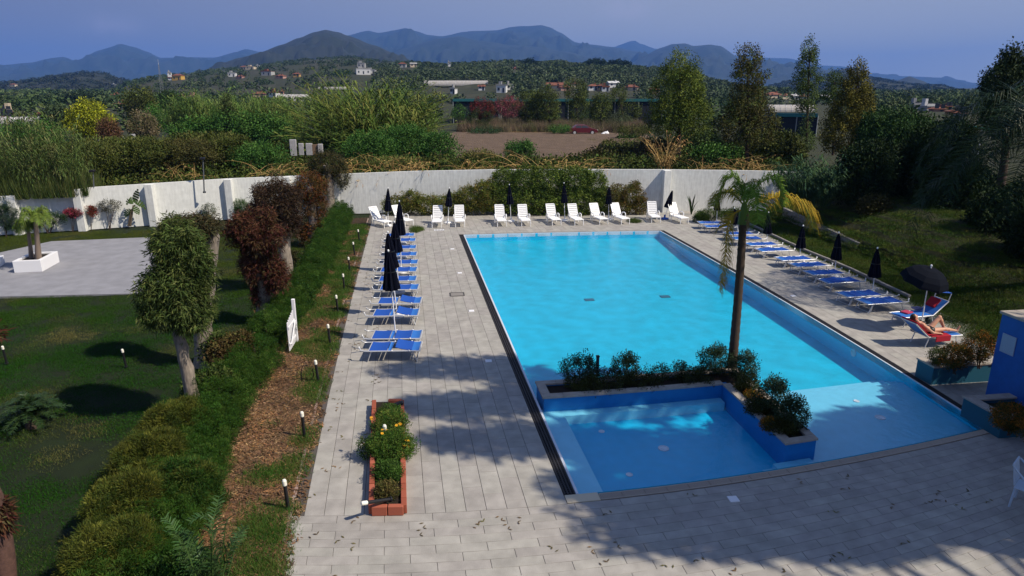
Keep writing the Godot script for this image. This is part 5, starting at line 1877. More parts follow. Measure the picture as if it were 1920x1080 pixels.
# ------------------------------------------------------------------ garden
func garden(euc: Mesh, broad: Mesh, spray: Mesh, small: Mesh, coarse: Mesh) -> void:
	var green := [Color(0.025, 0.045, 0.012), Color(0.06, 0.095, 0.022), Color(0.14, 0.16, 0.05)]
	var red := [Color(0.035, 0.014, 0.012), Color(0.085, 0.022, 0.018), Color(0.12, 0.06, 0.03), Color(0.05, 0.05, 0.02)]
	var brown := [Color(0.028, 0.018, 0.014), Color(0.06, 0.032, 0.02), Color(0.07, 0.055, 0.03)]
	var rust := [Color(0.16, 0.045, 0.015), Color(0.10, 0.05, 0.015), Color(0.05, 0.055, 0.015)]
	var gr := "pollarded eucalyptus trees along the hedge"
	# base px, trunk px points with radius px, blobs px, colours
	var specs := [
		[[368, 783], [[368, 783, 14], [350, 690, 11], [333, 615, 10], [330, 560, 8]], [[334, 470, 38, 46, 480], [318, 545, 44, 50, 560], [348, 578, 38, 38, 420], [300, 575, 24, 30, 190], [364, 505, 26, 48, 300]], green, "bushy green pollarded eucalyptus with a leaning peeling trunk, nearest the camera", true],
		[[382, 684], [[384, 684, 18], [380, 610, 15], [390, 520, 13], [398, 450, 11], [400, 425, 8]], [[346, 428, 36, 17, 300], [384, 424, 24, 13, 160], [360, 470, 22, 30, 160], [366, 560, 16, 36, 130]], [Color(0.03, 0.035, 0.015), Color(0.07, 0.07, 0.03), Color(0.09, 0.06, 0.03)], "thick-trunked pollarded eucalyptus behind the bushy green one, bare pale upper trunk", true],
		[[493, 606], [[493, 606, 13], [494, 545, 12], [488, 480, 12], [482, 430, 9], [499, 420, 6]], [[463, 425, 32, 28, 400], [492, 440, 32, 28, 320], [478, 490, 24, 30, 240], [514, 510, 18, 34, 220], [484, 545, 9, 22, 60], [498, 405, 10, 10, 60]], red, "red-leaved pollarded eucalyptus with foliage down its trunk", true],
		[[538, 546], [[538, 546, 12], [537, 490, 11], [531, 430, 11], [527, 390, 9]], [[515, 372, 38, 34, 560], [535, 410, 28, 28, 260], [500, 390, 26, 30, 240]], brown, "dark-crowned pollarded eucalyptus with a clean pale trunk", true],
		[[589, 460], [[589, 460, 9], [587, 425, 9], [585, 390, 8], [583, 360, 6]], [[580, 348, 28, 24, 300], [585, 385, 25, 22, 220]], rust, "rusty orange-topped pollarded eucalyptus with a white trunk", true],
		[[619, 404], [[619, 404, 11], [619, 372, 9], [617, 345, 8], [612, 310, 6]], [[612, 306, 32, 24, 380], [600, 330, 20, 18, 120], [640, 328, 14, 18, 90]], [Color(0.02, 0.03, 0.012), Color(0.055, 0.06, 0.022), Color(0.08, 0.05, 0.022)], "dark pollarded eucalyptus nearest the far wall", true]]
	for s in specs:
		var base := spot(s[0][0], s[0][1])
		var k := per_px(base)
		var tr := []
		var rd := []
		for q in s[1]:
			tr.append(over(base, q[0], q[1]) - base)
			rd.append(q[2] * k)
		var bl := []
		for q in s[2]: bl.append(pb(base, q[0], q[1], q[2], q[3], int(q[4] * 1.45), rnd(-0.2, 0.2), 1.0))
		for n in bl.size():
			for e in 11:
				var o := in_ball().normalized()
				o.y = o.y * 0.8 - 0.25
				var host: Array = bl[n]
				bl.append([host[0] + o * host[1] * rnd(0.95, 1.2), Vector3(0.10, 0.26, 0.10), 7])
		var lm := []
		for b in bl.slice(0, s[2].size()):
			var from: Vector3 = tr[tr.size() - 2]
			lm.append([from, b[0], rd[-1] * 0.5])
		tree("eucalyptus", s[4], gr, base, tr, rd, lm, bl, euc, 0.55, 1.05, s[3], mt.pale_bark, 0.38, 0.8)
	# trunk at the picture's lower left corner
	var cb := spot(8, 1120)
	tree("eucalyptus", "red-barked trunk at the lower left corner of the garden", gr, cb, [Vector3(0.15, -0.2, 0.3), over(cb, 6, 1010) - cb, over(cb, -12, 930) - cb, over(cb, -40, 820) - cb], [0.16, 0.14, 0.12, 0.10], [], [pb(cb, -90, 640, 60, 50, 200), pb(cb, -2, 965, 11, 26, 90)], euc, 0.5, 0.9, red, mat(Color(0.17, 0.09, 0.07), 0.9, 0.5, 0.5, 0.5, 0.8), 0.2, 0.5)
	# hedge of cypress along the bark strip
	var h := thing("hedge", "long bright green clipped cypress hedge beside the bark strip", "hedge", deck(-7.9, -14.0))
	var st := MB.new()
	var bl := []
	var line := [[-36.0, -7.75, 0.75, 1.35], [-30.0, -7.65, 0.7, 1.3], [-24.0, -7.65, 0.68, 1.2], [-18.0, -7.72, 0.62, 1.15], [-14.0, -7.95, 0.62, 1.0], [-10.5, -8.25, 0.72, 1.0], [-7.6, -8.2, 0.72, 1.05], [-5.5, -8.65, 0.72, 1.0], [-3.0, -8.45, 0.68, 0.95], [-1.0, -8.5, 0.7, 0.9], [1.5, -8.55, 0.75, 0.9], [4.0, -8.7, 0.8, 0.9]]
	for i in line.size() - 1:
		var n := int((line[i + 1][0] - line[i][0]) / 0.55)
		for k in n:
			var u := (k + 0.5) / n
			var z := lerpf(line[i][0], line[i + 1][0], u)
			if z > -10.1 and z < -8.7: continue
			var x := lerpf(line[i][1], line[i + 1][1], u)
			var w := lerpf(line[i][2], line[i + 1][2], u) * rnd(0.85, 1.12)
			var hh := lerpf(line[i][3], line[i + 1][3], u) * rnd(0.85, 1.1)
			var c := deck(x, z, hh * 0.5) - h.position
			bl.append([c, Vector3(w, hh * 0.55, 0.5), 190])
			st.tube([Vector3(c.x, 0, c.z), c + Vector3.UP * hh * 0.3], [0.03, 0.015], 5)
	part("stems", st.mesh(), mt.dark_bark, h)
	crown("foliage", h, bl, spray, mt.leaf, 0.4, 0.85, [Color(0.014, 0.045, 0.005), Color(0.032, 0.085, 0.010), Color(0.065, 0.11, 0.018)], 0.1, 0.45)
	# conifers and shrubs on the lawn side of the hedge
	var olive := [Color(0.022, 0.042, 0.008), Color(0.06, 0.085, 0.014), Color(0.13, 0.135, 0.022), Color(0.04, 0.05, 0.012)]
	for q in [[330, 800, 52, 42, "yellowish feathery conifer shrub at the foot of the nearest pollarded trunk", olive], [285, 870, 62, 52, "large yellow-green conifer shrub below the nearest pollarded trunk", olive], [245, 960, 70, 60, "feathery olive conifer shrub in the near part of the hedge", olive], [215, 1050, 75, 60, "dark olive conifer shrub at the picture's lower edge", olive],
			[395, 735, 42, 34, "broad-leaved green shrub between the two nearest pollarded trunks", green], [440, 665, 40, 34, "reddish brown shrub in front of the red-leaved eucalyptus", [Color(0.07, 0.045, 0.02), Color(0.12, 0.08, 0.03), Color(0.05, 0.06, 0.015)]], [400, 660, 22, 30, "small green shrub beside the thick pollarded trunk", green], [345, 930, 62, 56, "dense green conifer shrub joining the hedge near the palm", [Color(0.012, 0.05, 0.008), Color(0.04, 0.09, 0.015), Color(0.10, 0.11, 0.02)]], [330, 1090, 60, 40, "dark green conifer shrub behind the young palm", [Color(0.012, 0.045, 0.008), Color(0.035, 0.07, 0.012)]],
			[585, 440, 26, 26, "leafy shrub under the rusty eucalyptus", rust], [545, 500, 24, 26, "dark shrub beside the pale trunk", [Color(0.03, 0.03, 0.012), Color(0.06, 0.06, 0.02)]], [560, 560, 26, 22, "green bush at the foot of the pale trunk", [Color(0.018, 0.06, 0.01), Color(0.04, 0.09, 0.018)]]]:
		var b := spot(q[0], q[1] + q[3] * 0.75)
		var ty: Mesh = spray if q[5] == olive or q[3] > 55 else broad
		shrub("garden_shrub", q[4], "shrub", "shrubs along the hedge", b, [pb(b, q[0], q[1], q[2], q[3], int(q[2] * q[3] * 0.36)), pb(b, q[0] + q[2] * 0.3, q[1] - q[3] * 0.5, q[2] * 0.5, q[3] * 0.6, int(q[2] * q[3] * 0.18)), pb(b, q[0] - q[2] * 0.5, q[1] - q[3] * 0.2, q[2] * 0.5, q[3] * 0.6, int(q[2] * q[3] * 0.15))], ty, 0.5 if ty == spray else 0.8, 1.0 if ty == spray else 1.4, q[5], 5, 0.3, 0.7)
	# cycad and young palm
	var cy := spot(62, 798)
	var cyc := thing("cycad", "round dark cycad with stiff feather leaves on the shaded lawn", "cycad", cy)
	var tk := MB.new()
	tk.tube([Vector3(0, -0.05, 0), Vector3(0, 0.3, 0)], [0.17, 0.15], 10)
	part("trunk", tk.mesh(), mt.dark_bark, cyc)
	for i in 46:
		var a := i * 2.4
		var e := rnd(-0.1, 1.4)
		var o := Vector3(cos(a), 0, sin(a))
		var l := rnd(0.68, 0.88)
		part("frond", frond([Vector3(0, 0.3, 0), Vector3(0, 0.36, 0) + o * l * 0.45 * cos(e) + Vector3.UP * l * 0.55 * sin(e), Vector3(0, 0.36, 0) + o * l * (cos(e) * 0.9 + 0.12) + Vector3.UP * l * 0.75 * (sin(e) - 0.25)], 0.16, 26, Color(0.022, 0.045, 0.016), 300 + i, 0.1), mt.leaf_gloss, cyc)
	var yp := spot(400, 1190)
	var yg := thing("young_palm", "young palm with upright feather fronds at the lower picture edge", "palm", yp)
	for q in [[330, 1020, 300, 985], [352, 1010, 330, 968], [385, 1000, 352, 985], [400, 1000, 396, 962], [420, 1005, 425, 975], [440, 1020, 456, 985], [375, 1050, 322, 1030], [425, 1050, 448, 1015], [404, 1030, 412, 990]]:
		var m0 := over(yp, q[0], q[1]) - yp
		var e0 := over(yp, q[2], q[3]) - yp + Vector3(0, 0, rnd(-0.5, 0.5))
		part("frond", frond([Vector3.ZERO, m0 + Vector3(0, 0, rnd(-0.2, 0.2)), e0], 0.24, 50, Color(0.04, 0.085, 0.028), 400 + q[0], 0.15), mt.leaf_gloss, yg)
	# shrubs and palm in the pool planter
	var dk := [Color(0.014, 0.030, 0.012), Color(0.032, 0.055, 0.022), Color(0.05, 0.075, 0.035)]
	for q in [[1085, 695, 34, 26, 715, "rounded dark shrub at the left end of the pool planter", dk, 260], [1173, 690, 24, 24, 712, "light green rounded shrub in the middle of the pool planter", [Color(0.03, 0.05, 0.015), Color(0.07, 0.10, 0.03), Color(0.10, 0.13, 0.05)], 260], [1130, 712, 44, 12, 722, "low dark ground shrub between the two left planter shrubs", [Color(0.03, 0.03, 0.01), Color(0.05, 0.06, 0.015)], 220],
			[1232, 700, 24, 13, 712, "thin upright seedlings in the pool planter", dk, 70], [1270, 698, 22, 14, 710, "small wispy shrub left of the palm trunk", dk, 80], [1338, 677, 26, 26, 700, "dense dark shrub just left of the palm trunk", dk, 320], [1395, 687, 24, 24, 712, "shrub just right of the palm trunk", dk, 260], [1402, 722, 20, 16, 735, "low green plant at the planter's inner corner", [Color(0.03, 0.05, 0.012), Color(0.09, 0.09, 0.02)], 160],
			[1100, 722, 34, 9, 727, "trailing herbs over the coping at the left end of the pool planter", [Color(0.03, 0.04, 0.010), Color(0.07, 0.07, 0.015), Color(0.05, 0.07, 0.02)], 200], [1205, 716, 36, 8, 721, "low herbs along the planter soil between seedlings and light green shrub", [Color(0.03, 0.035, 0.010), Color(0.05, 0.055, 0.015)], 160], [1300, 706, 34, 9, 713, "low dark herbs left of the palm foot", [Color(0.02, 0.03, 0.010), Color(0.045, 0.05, 0.015)], 180], [1422, 765, 22, 12, 775, "low herbs between the lantana and the short arm shrubs", [Color(0.03, 0.04, 0.010), Color(0.06, 0.07, 0.018)], 160], [1465, 800, 24, 12, 812, "low herbs near the end of the planter's short arm", [Color(0.03, 0.04, 0.010), Color(0.06, 0.06, 0.018)], 160],
			[1447, 745, 30, 30, 775, "dark shrub halfway along the planter's short arm", dk, 380], [1485, 780, 26, 30, 805, "dark shrub near the end of the planter's short arm", dk, 340]]:
		var b := spot(q[0], q[4], 0.2)
		shrub("planter_shrub", q[5], "shrub", "shrubs in the pool planter", b, [pb(b, q[0], q[1], q[2], q[3], q[7]), pb(b, q[0] + q[2] * 0.25, q[1] - q[3] * 0.75, q[2] * 0.5, q[3] * 0.45, int(q[7] * 0.2))], small, 0.5, 1.0, q[6], 6, 0.38, 0.8, mt.leaf_gloss)
	var orange := [Color(0.40, 0.12, 0.01), Color(0.30, 0.16, 0.02), Color(0.04, 0.06, 0.012), Color(0.05, 0.08, 0.015)]
	for q in [[1412, 742, 16, 9, 750, "orange-flowered lantana beside the planter's inner corner"], [1440, 795, 12, 12, 805, "orange-flowered lantana on the inner rim of the planter's short arm"]]:
		var b := spot(q[0], q[4], 0.2)
		shrub("lantana", q[5], "flowers", "lantana in the pool planter", b, [pb(b, q[0], q[1], q[2], q[3], 200)], small, 0.35, 0.6, orange, 3, 0.2)
	var lp := spot(1119.5, 706, 0.2)
	var lo := thing("short_post", "short dark lamp post among the pool planter shrubs", "post", lp)
	var lpm := MB.new()
	lpm.cbox(Vector3(0, 0.3, 0), Vector3(0.08, 0.6, 0.08), 0.01)
	part("post", lpm.mesh(), mat(Color(0.03, 0.05, 0.10), 0.5), lo)
	var lpc := MB.new()
	lpc.cbox(Vector3(0, 0.62, 0), Vector3(0.1, 0.05, 0.1), 0.012)
	part("cap", lpc.mesh(), mt.black, lo)
	pool_palm()
	# flowers of the brick bed
	for q in [[732, 800, 32, 26, 812, "leafy green flowers in the far half of the brick bed", [Color(0.03, 0.09, 0.012), Color(0.07, 0.13, 0.02), Color(0.14, 0.15, 0.03)], 420], [733, 838, 44, 26, 848, "spreading plant with yellow flowers spilling over the brick bed", [Color(0.03, 0.09, 0.012), Color(0.06, 0.12, 0.018), Color(0.10, 0.14, 0.025)], 900], [697, 838, 26, 20, 850, "loose leafy shoots hanging over the left bricks of the bed", [Color(0.02, 0.05, 0.012), Color(0.05, 0.09, 0.02)], 130], [728, 885, 25, 20, 895, "low green plants in the near half of the brick bed", [Color(0.03, 0.08, 0.012), Color(0.06, 0.11, 0.02)], 260], [725, 922, 19, 18, 930, "dry brownish plants at the near end of the brick bed", [Color(0.09, 0.08, 0.025), Color(0.13, 0.09, 0.03), Color(0.05, 0.08, 0.02)], 200], [730, 775, 20, 14, 783, "low grass at the far end of the brick bed", [Color(0.03, 0.10, 0.012), Color(0.06, 0.09, 0.02)], 160]]:
		var b := spot(q[0], q[4], 0.12)
		shrub("bed_plant", q[5], "flowers", "plants of the brick bed", b, [pb(b, q[0], q[1], q[2], q[3], q[7], 0.0, 0.9)], small, 0.4, 0.8, q[6], 4, 0.15, 0.8)
	var fb := spot(735, 848, 0.12)
	crown_of_flowers("bed_blossoms", "yellow and orange blossoms dotted over the brick bed", fb, [[750, 800], [757, 838], [764, 842], [745, 850], [690, 852], [731, 862], [700, 790], [727, 903], [760, 828], [752, 858], [722, 812]], Color(0.62, 0.30, 0.01), 0.035)
	# palms in white boxes on the plaza
	white_box([[27, 512], [80, 509.5], [112, 491.5]], 21, "white square planter with two slender palms on the plaza")
	white_box([[-62, 516], [-14, 510], [11, 493.5]], 15, "white square planter cut by the left picture edge")
	var i := 0
	for q in [[71, 490, 66.5, 410, 0.11, "taller of two slender palms in the white plaza planter"], [58, 487, 52, 425, 0.085, "smaller of two slender palms in the white plaza planter"]]:
		var b := spot(q[0], q[1], 0.4)
		var t := over(b, q[2], q[3]) - b
		var o := thing("slender_palm", q[5], "palm", b, 0.0, "palms in the white plaza planter")
		var m := MB.new()
		m.tube([Vector3(0, -0.3, 0), t * 0.4 + Vector3(0.03, 0, 0), t], [q[4] * 1.5, q[4], q[4] * 0.75], 10)
		part("trunk", m.mesh(), mat(Color(0.25, 0.19, 0.15), 0.9, 0.4, 0.3), o)
		for k in 15:
			var a := k * 2.4 + i
			var od := Vector3(cos(a), 0, sin(a))
			var l := rnd(0.75, 1.0) * (1.0 if i == 0 else 0.75)
			part("frond", frond([t, t + od * l * 0.4 + Vector3.UP * l * rnd(0.2, 0.55), t + od * l * 0.8 - Vector3.UP * l * rnd(0.0, 0.5)], 0.3, 30, Color(0.11, 0.17, 0.03), 500 + k + i * 40, 0.7), mt.leaf, o)
		i += 1

func crown_of_flowers(called: String, label: String, base: Vector3, spots: Array, col: Color, r: float) -> void:
	var t := thing(called, label, "flowers", base)
	var m := MB.new()
	for k in 6:
		var a := TAU * k / 6.0
		var o := Vector3(cos(a), 0.25, sin(a)) * r
		var s := Vector3(-sin(a), 0, cos(a)) * r * 0.45
		m.tri(Vector3.ZERO, o - s, o + s)
	var mesh := m.mesh()
	for q in spots:
		var w := over(base, q[0], q[1]) - base
		for k in 3:
			var o := part("blossom", mesh, mat_of(col), t, w + Vector3(rnd(-0.07, 0.07), rnd(0.05, 0.12), rnd(-0.02, 0.15)))
			o.rotation = Vector3(rnd(-0.4, 0.8), rnd(0, 6), rnd(-0.5, 0.5))

func mat_of(c: Color) -> StandardMaterial3D:
	var k := "m%s" % c
	if not mt.has(k): mt[k] = mat(c, 0.7)
	return mt[k]

func white_box(px: Array, tall: float, label: String) -> void:
	var a := spot(px[0][0], px[0][1], 0.02)
	var b := spot(px[1][0], px[1][1], 0.02)
	var c := spot(px[2][0], px[2][1], 0.02)
	var d := a + c - b
	var o := thing("white_planter", label, "planter", (a + c) * 0.5, 0.0, "white plaza planters")
	var h := over(b, px[1][0], px[1][1] - tall).y
	var mid := (a + c) * 0.5
	var cs := [a, b, c, d]
	for i in 4:
		var p: Vector3 = cs[i]
		var q: Vector3 = cs[(i + 1) % 4]
		var m := MB.new()
		var len := p.distance_to(q)
		var inw := (mid - (p + q) * 0.5).normalized() * 0.08
		m.cbox(Vector3(0, h * 0.5, 0), Vector3(len - (0.0 if i % 2 == 0 else 0.326), h, 0.16), 0.012)
		var s := part("side", m.mesh(), mt.white_paint, o, (p + q) * 0.5 + inw - mid)
		s.rotation.y = -atan2(q.z - p.z, q.x - p.x)
	var so := MB.new()
	var up := Vector3.UP * (h - 0.08)
	so.quad(a.lerp(mid, 0.1) - mid + up, b.lerp(mid, 0.1) - mid + up, c.lerp(mid, 0.1) - mid + up, d.lerp(mid, 0.1) - mid + up)
	part("soil", so.mesh(), mt.soil, o)

func pool_palm() -> void:
	var b := spot(1372, 694, 0.2)
	var o := thing("palm_tree", "slim palm with arching yellow-green fronds growing from the pool planter", "palm", b)
	var pts := []
	for q in [[1372, 694], [1377, 640], [1383, 570], [1389, 490], [1393, 420], [1395, 398]]: pts.append(over(b, q[0], q[1]) - b)
	var rad := [0.145, 0.128, 0.118, 0.11, 0.10, 0.08]
	var m := MB.new()
	var p2 := []
	var r2 := []
	for i in 5:
		for k in 10:
			p2.append((pts[i] as Vector3).lerp(pts[i + 1], k / 10.0))
			r2.append(lerpf(rad[i], rad[i + 1], k / 10.0) * (1.05 if k % 2 else 0.97))
	p2.append(pts[5]); r2.append(rad[5])
	m.tube(p2, r2, 12)
	part("trunk", m.mesh(), mat(Color(0.11, 0.075, 0.05), 0.9, 0.45, 0.25, 0.3, 1.0, 1.0), o)
	var sh := MB.new()
	sh.tube([pts[4], pts[5], over(b, 1396, 380) - b], [0.15, 0.12, 0.06], 10)
	part("crown_shaft", sh.mesh(), mat(Color(0.09, 0.16, 0.03), 0.6), o)
	for k in 5:
		var d := MB.new()
		var y := rnd(0.0, 0.25)
		var a := rnd(0, TAU)
		var c: Vector3 = pts[4] + Vector3(0, y, 0)
		d.tube([c, c + Vector3(cos(a) * 0.22, 0.12, sin(a) * 0.22), c + Vector3(cos(a) * 0.3, -0.25, sin(a) * 0.3)], [0.03, 0.025, 0.01], 5)
		part("dead_stalk", d.mesh(), mat(Color(0.22, 0.13, 0.06), 0.9), o)
	var yg := Color(0.30, 0.22, 0.02)
	var lime := Color(0.11, 0.20, 0.025)
	for q in [
			[[1395, 392], [1372, 402], [1362, 425], [1356, 480], [1346, 540], 0.42, 120, yg, -0.3],
			[[1397, 388], [1430, 378], [1470, 371], [1515, 390], [1533, 432], 0.52, 170, yg, 0.3],
			[[1397, 384], [1415, 350], [1440, 332], [1455, 345], [1460, 378], 0.5, 84, lime, -0.5],
			[[1396, 382], [1390, 352], [1378, 332], [1365, 338], [1356, 358], 0.5, 84, lime, 0.2],
			[[1395, 386], [1378, 366], [1362, 364], [1350, 378], [1344, 394], 0.42, 100, Color(0.22, 0.22, 0.03), 0.7],
			[[1397, 384], [1400, 360], [1402, 352], [1404, 372], [1400, 402], 0.5, 84, lime, -1.3],
			[[1396, 384], [1388, 356], [1392, 340], [1398, 346], [1402, 360], 0.44, 70, lime, -0.8]]:
		var fp := []
		for k in 5:
			var e := over(b, q[k][0], q[k][1]) - b
			var away := Vector3(0.25, 0, -0.97)
			fp.append(e + away * (q[8] * k / 4.0))
		part("frond", frond(fp, q[5], q[6], q[7], 600 + int(q[1][0]), 0.55), mt.leaf, o)

# ------------------------------------------------------------------ wild land behind the wall
func reeds(called: String, label: String, base: Vector3, blobs: Array, kinds: Array, palette: Array, fan: float, s0: float, s1: float) -> void:
	var t := thing(called, label, "reeds", base, 0.0, "")
	for k in kinds.size():
		var w := []
		var c := []
		for b in blobs:
			var r: Vector3 = b[1]
			for i in int(b[2] / kinds.size()):
				var a := rnd(0, TAU)
				var u := sqrt(rng.randf())
				var p: Vector3 = b[0] + Vector3(cos(a) * r.x * u, 0, sin(a) * r.z * u)
				p.y = 0.0
				var out := Vector3(p.x, 0, p.z) - Vector3(b[0].x, 0, b[0].z)
				var turn := atan2(-out.z, out.x) + rnd(-0.45, 0.45)
				var q := Basis(Vector3.UP, turn) * Basis(Vector3.BACK, -fan * u * rnd(0.5, 1.2))
				w.append(Transform3D(q.scaled_local(Vector3.ONE * rnd(s0, s1) * (1.1 - 0.5 * u * u)), p * Vector3(1.0 - 0.5 * fan, 1, 1.0 - 0.5 * fan)))
				c.append(pick(palette, 0.25))
		scatter("canes", kinds[k], mt.leaf, t, w, c)

func plate(px: float, py: float, h := 2.15) -> Vector3:
	return spot(px, py, h)

func at_range(px: float, d: float) -> Vector3:                # ground behind the wall, at the level distance d
	var r := ray(px, 300.0)
	var f := Vector2(r.x, r.z).normalized() * d
	return Vector3(f.x, field_height(f.x, f.y), f.y)

func beyond_the_wall(coarse: Mesh, wispy: Mesh, small: Mesh, far_tree: Mesh) -> void:
	lush = 1.5
	# brambles and weeds that cover the ground between the bigger shrubs, and scattered trees of the plain
	var uw := []
	var uc := []
	for i in 9000:
		var px := rnd(-60.0, 1500.0)
		var wf := wall_foot(px)
		var d0 := Vector2(wf.x, wf.z).length() + 1.3
		var d := d0 + rnd(0.0, 36.0)
		if px > 660.0: d = d0 + rnd(0.0, 7.0)
		if px > 1130.0: d = d0 + rnd(0.0, 28.0)
		var p := at_range(px, d)
		var s := rnd(0.5, 1.15)
		uw.append(Transform3D(Basis.from_euler(Vector3(rnd(-0.4, 0.4), rnd(0, TAU), rnd(-0.4, 0.4))).scaled(Vector3(s, s * 0.8, s)), p + Vector3.UP * rnd(0.05, 0.75 if d > d0 + 2.0 else 0.2)))
		uc.append(pick([Color(0.020, 0.032, 0.007), Color(0.036, 0.052, 0.010), Color(0.055, 0.06, 0.014), Color(0.03, 0.06, 0.010)], 0.35))
	scatter("undergrowth", coarse, mt.leaf, self, uw, uc)
	uw = []
	uc = []
	for i in 3400:
		var d := rnd(125.0, 900.0)
		var px := rnd(-200.0, 2000.0)
		if px > 820.0 and px < 1240.0 and d < 420.0: continue
		if px > 1400.0 and px < 1560.0 and d < 300.0: continue
		if px > 1690.0 and px < 1830.0 and d < 236.0: continue
		if px < 620.0 and d < 240.0 and rng.randf() < 0.6: continue
		if hides_house(px, d): continue
		var p := at_range(px, d)
		var s := rnd(1.4, 3.2) * (1.0 + d * 0.001)
		uw.append(Transform3D(Basis(Vector3.UP, rnd(0, TAU)).scaled(Vector3(s, s * rnd(0.6, 1.0), s)), p + Vector3.UP * s * 0.3))
		uc.append(pick([Color(0.018, 0.034, 0.012), Color(0.04, 0.065, 0.022), Color(0.07, 0.09, 0.035)], 0.3))
	scatter("groves", far_tree, mt.leaf, self, uw, uc)
	var cane_a := reed_cane(4.6, 1.1, 30, 0.6, 41, 0.4)
	var cane_b := reed_cane(5.2, 2.6, 11, 0.8, 42, 0.66, 0.06)
	var cane_d := reed_cane(5.4, 1.7, 10, 0.8, 46, 0.7, 0.06)
	var cane_c := reed_cane(4.0, 0.6, 24, 0.5, 43)
	var blade := grass_patch(110, 1.2, 1.7, 0.035, 0.5, 44)
	var olive := [Color(0.028, 0.040, 0.010), Color(0.05, 0.065, 0.014), Color(0.075, 0.075, 0.02)]
	var bright := [Color(0.02, 0.06, 0.012), Color(0.04, 0.10, 0.018), Color(0.07, 0.13, 0.03)]
	var reedc := [Color(0.035, 0.07, 0.015), Color(0.07, 0.12, 0.025), Color(0.12, 0.14, 0.04)]
	# bramble and bush masses right behind the wall, from left to right
	for q in [[150, 300, 62, 26, 52, "olive bramble thicket behind the left end of the white wall", olive, 520], [255, 290, 70, 26, 54, "broad olive bramble mound behind the white wall lamp", olive, 560], [345, 292, 60, 24, 54, "brownish bramble mound behind the wall, right of the lamp post", [Color(0.035, 0.04, 0.012), Color(0.07, 0.06, 0.02)], 460], [430, 285, 46, 26, 55, "dark green bramble behind the wall beside the concrete gate", olive, 380], [480, 295, 50, 22, 54, "olive bush just left of the old concrete gate", bright, 360],
			[215, 281, 80, 13, 62, "low hedge-like thicket along the top of the field bank", olive, 460], [385, 268, 70, 12, 66, "flat olive thicket in front of the tall reeds", olive, 360],
			[690, 285, 46, 34, 56, "dense bright green shrub behind the wall, left of the centre", bright, 520], [755, 275, 56, 36, 58, "broad bright green reed bush behind the centre of the wall", bright, 640], [820, 285, 40, 30, 57, "bright shrub at the left edge of the ploughed field", bright, 380], [720, 312, 70, 12, 52, "low green growth along the top of the wall", [Color(0.05, 0.07, 0.015), Color(0.10, 0.10, 0.03)], 260], [975, 292, 30, 26, 57, "young reeds and weeds behind the tall creeper", bright, 260], [900, 300, 34, 14, 54, "weeds with dry stalks left of the tall creeper", [Color(0.07, 0.09, 0.02), Color(0.13, 0.11, 0.04)], 160],
			[1150, 296, 60, 14, 62, "dark scrub along the near edge of the ploughed field", [Color(0.03, 0.035, 0.012), Color(0.06, 0.055, 0.02)], 300], [1225, 290, 40, 22, 62, "grey-brown scrub under the large right tree", [Color(0.04, 0.04, 0.016), Color(0.08, 0.065, 0.03)], 260], [1180, 262, 24, 6, 92, "low bright bush beside the parked car", bright, 90], [1345, 298, 50, 22, 60, "green undergrowth between the two large right trees", bright, 340], [1460, 285, 46, 30, 62, "thick undergrowth right of the brown-leaved tree", olive, 380], [1310, 272, 50, 26, 70, "tall shrub behind the large right tree", [Color(0.03, 0.05, 0.015), Color(0.06, 0.09, 0.025)], 360]]:
		var b := at_range(q[0], q[4])
		shrub("wild_shrub", q[5], "shrub", "wild shrubs behind the wall", b, [pb(b, q[0], q[1], q[2], q[3], q[7], 0.0, 0.7), pb(b, q[0] - q[2] * 0.4, q[1] - q[3] * 0.3, q[2] * 0.45, q[3] * 0.7, int(q[7] * 0.25)), pb(b, q[0] + q[2] * 0.35, q[1] - q[3] * 0.35, q[2] * 0.4, q[3] * 0.75, int(q[7] * 0.25))], small if q[4] < 60 else coarse, 1.6 if q[4] < 60 else 0.55, 2.8 if q[4] < 60 else 0.95, q[6], 4, 0.2)
	# tall grass and reeds
	var l0 := at_range(60, 50)
	reeds("tall_grass", "tall green grass behind the left end of the white wall", l0, [pb(l0, 20, 300, 60, 40, 240), pb(l0, 75, 300, 60, 40, 240), pb(l0, 130, 305, 40, 30, 120)], [blade, cane_c], [Color(0.03, 0.055, 0.014), Color(0.06, 0.09, 0.022), Color(0.10, 0.10, 0.04)], 0.15, 0.75, 1.15)
	var l1 := at_range(440, 84)
	reeds("reed_bank", "long bank of green reeds rising on the left of the big cane clump", l1, [pb(l1, 350, 220, 34, 20, 260), pb(l1, 400, 220, 44, 30, 340), pb(l1, 460, 218, 50, 34, 400), pb(l1, 520, 222, 44, 34, 320)], [cane_a, cane_c], reedc, 0.2, 0.9, 1.35)
	var l1b := at_range(430, 80)
	shrub("wild_shrub", "green leafy growth at the foot of the reed bank", "shrub", "wild shrubs behind the wall", l1b, [pb(l1b, 370, 245, 50, 20, 260, 0.0, 0.5), pb(l1b, 440, 240, 60, 30, 360, 0.0, 0.5), pb(l1b, 510, 245, 50, 30, 320, 0.0, 0.5)], coarse, 0.6, 1.0, bright, 4, 0.15)
	var l2 := at_range(690, 66)
	reeds("giant_reeds", "huge arching clump of giant canes with tan stalks and green tops", l2, [pb(l2, 740, 250, 66, 30, 330, 0.0, 0.6), pb(l2, 665, 250, 60, 30, 230, 0.5, 0.7), pb(l2, 600, 250, 40, 30, 110, 0.5, 0.7)], [cane_d, cane_b], [Color(0.045, 0.08, 0.014), Color(0.075, 0.12, 0.022), Color(0.12, 0.125, 0.03)], 1.0, 1.1, 1.6)
	# dry canes lying along the wall top
	var dry := reed_cane(2.8, 1.3, 4, 0.4, 45, 0.3, 0.022)
	var tan_ := [Color(0.22, 0.15, 0.05), Color(0.34, 0.23, 0.09), Color(0.17, 0.095, 0.035)]
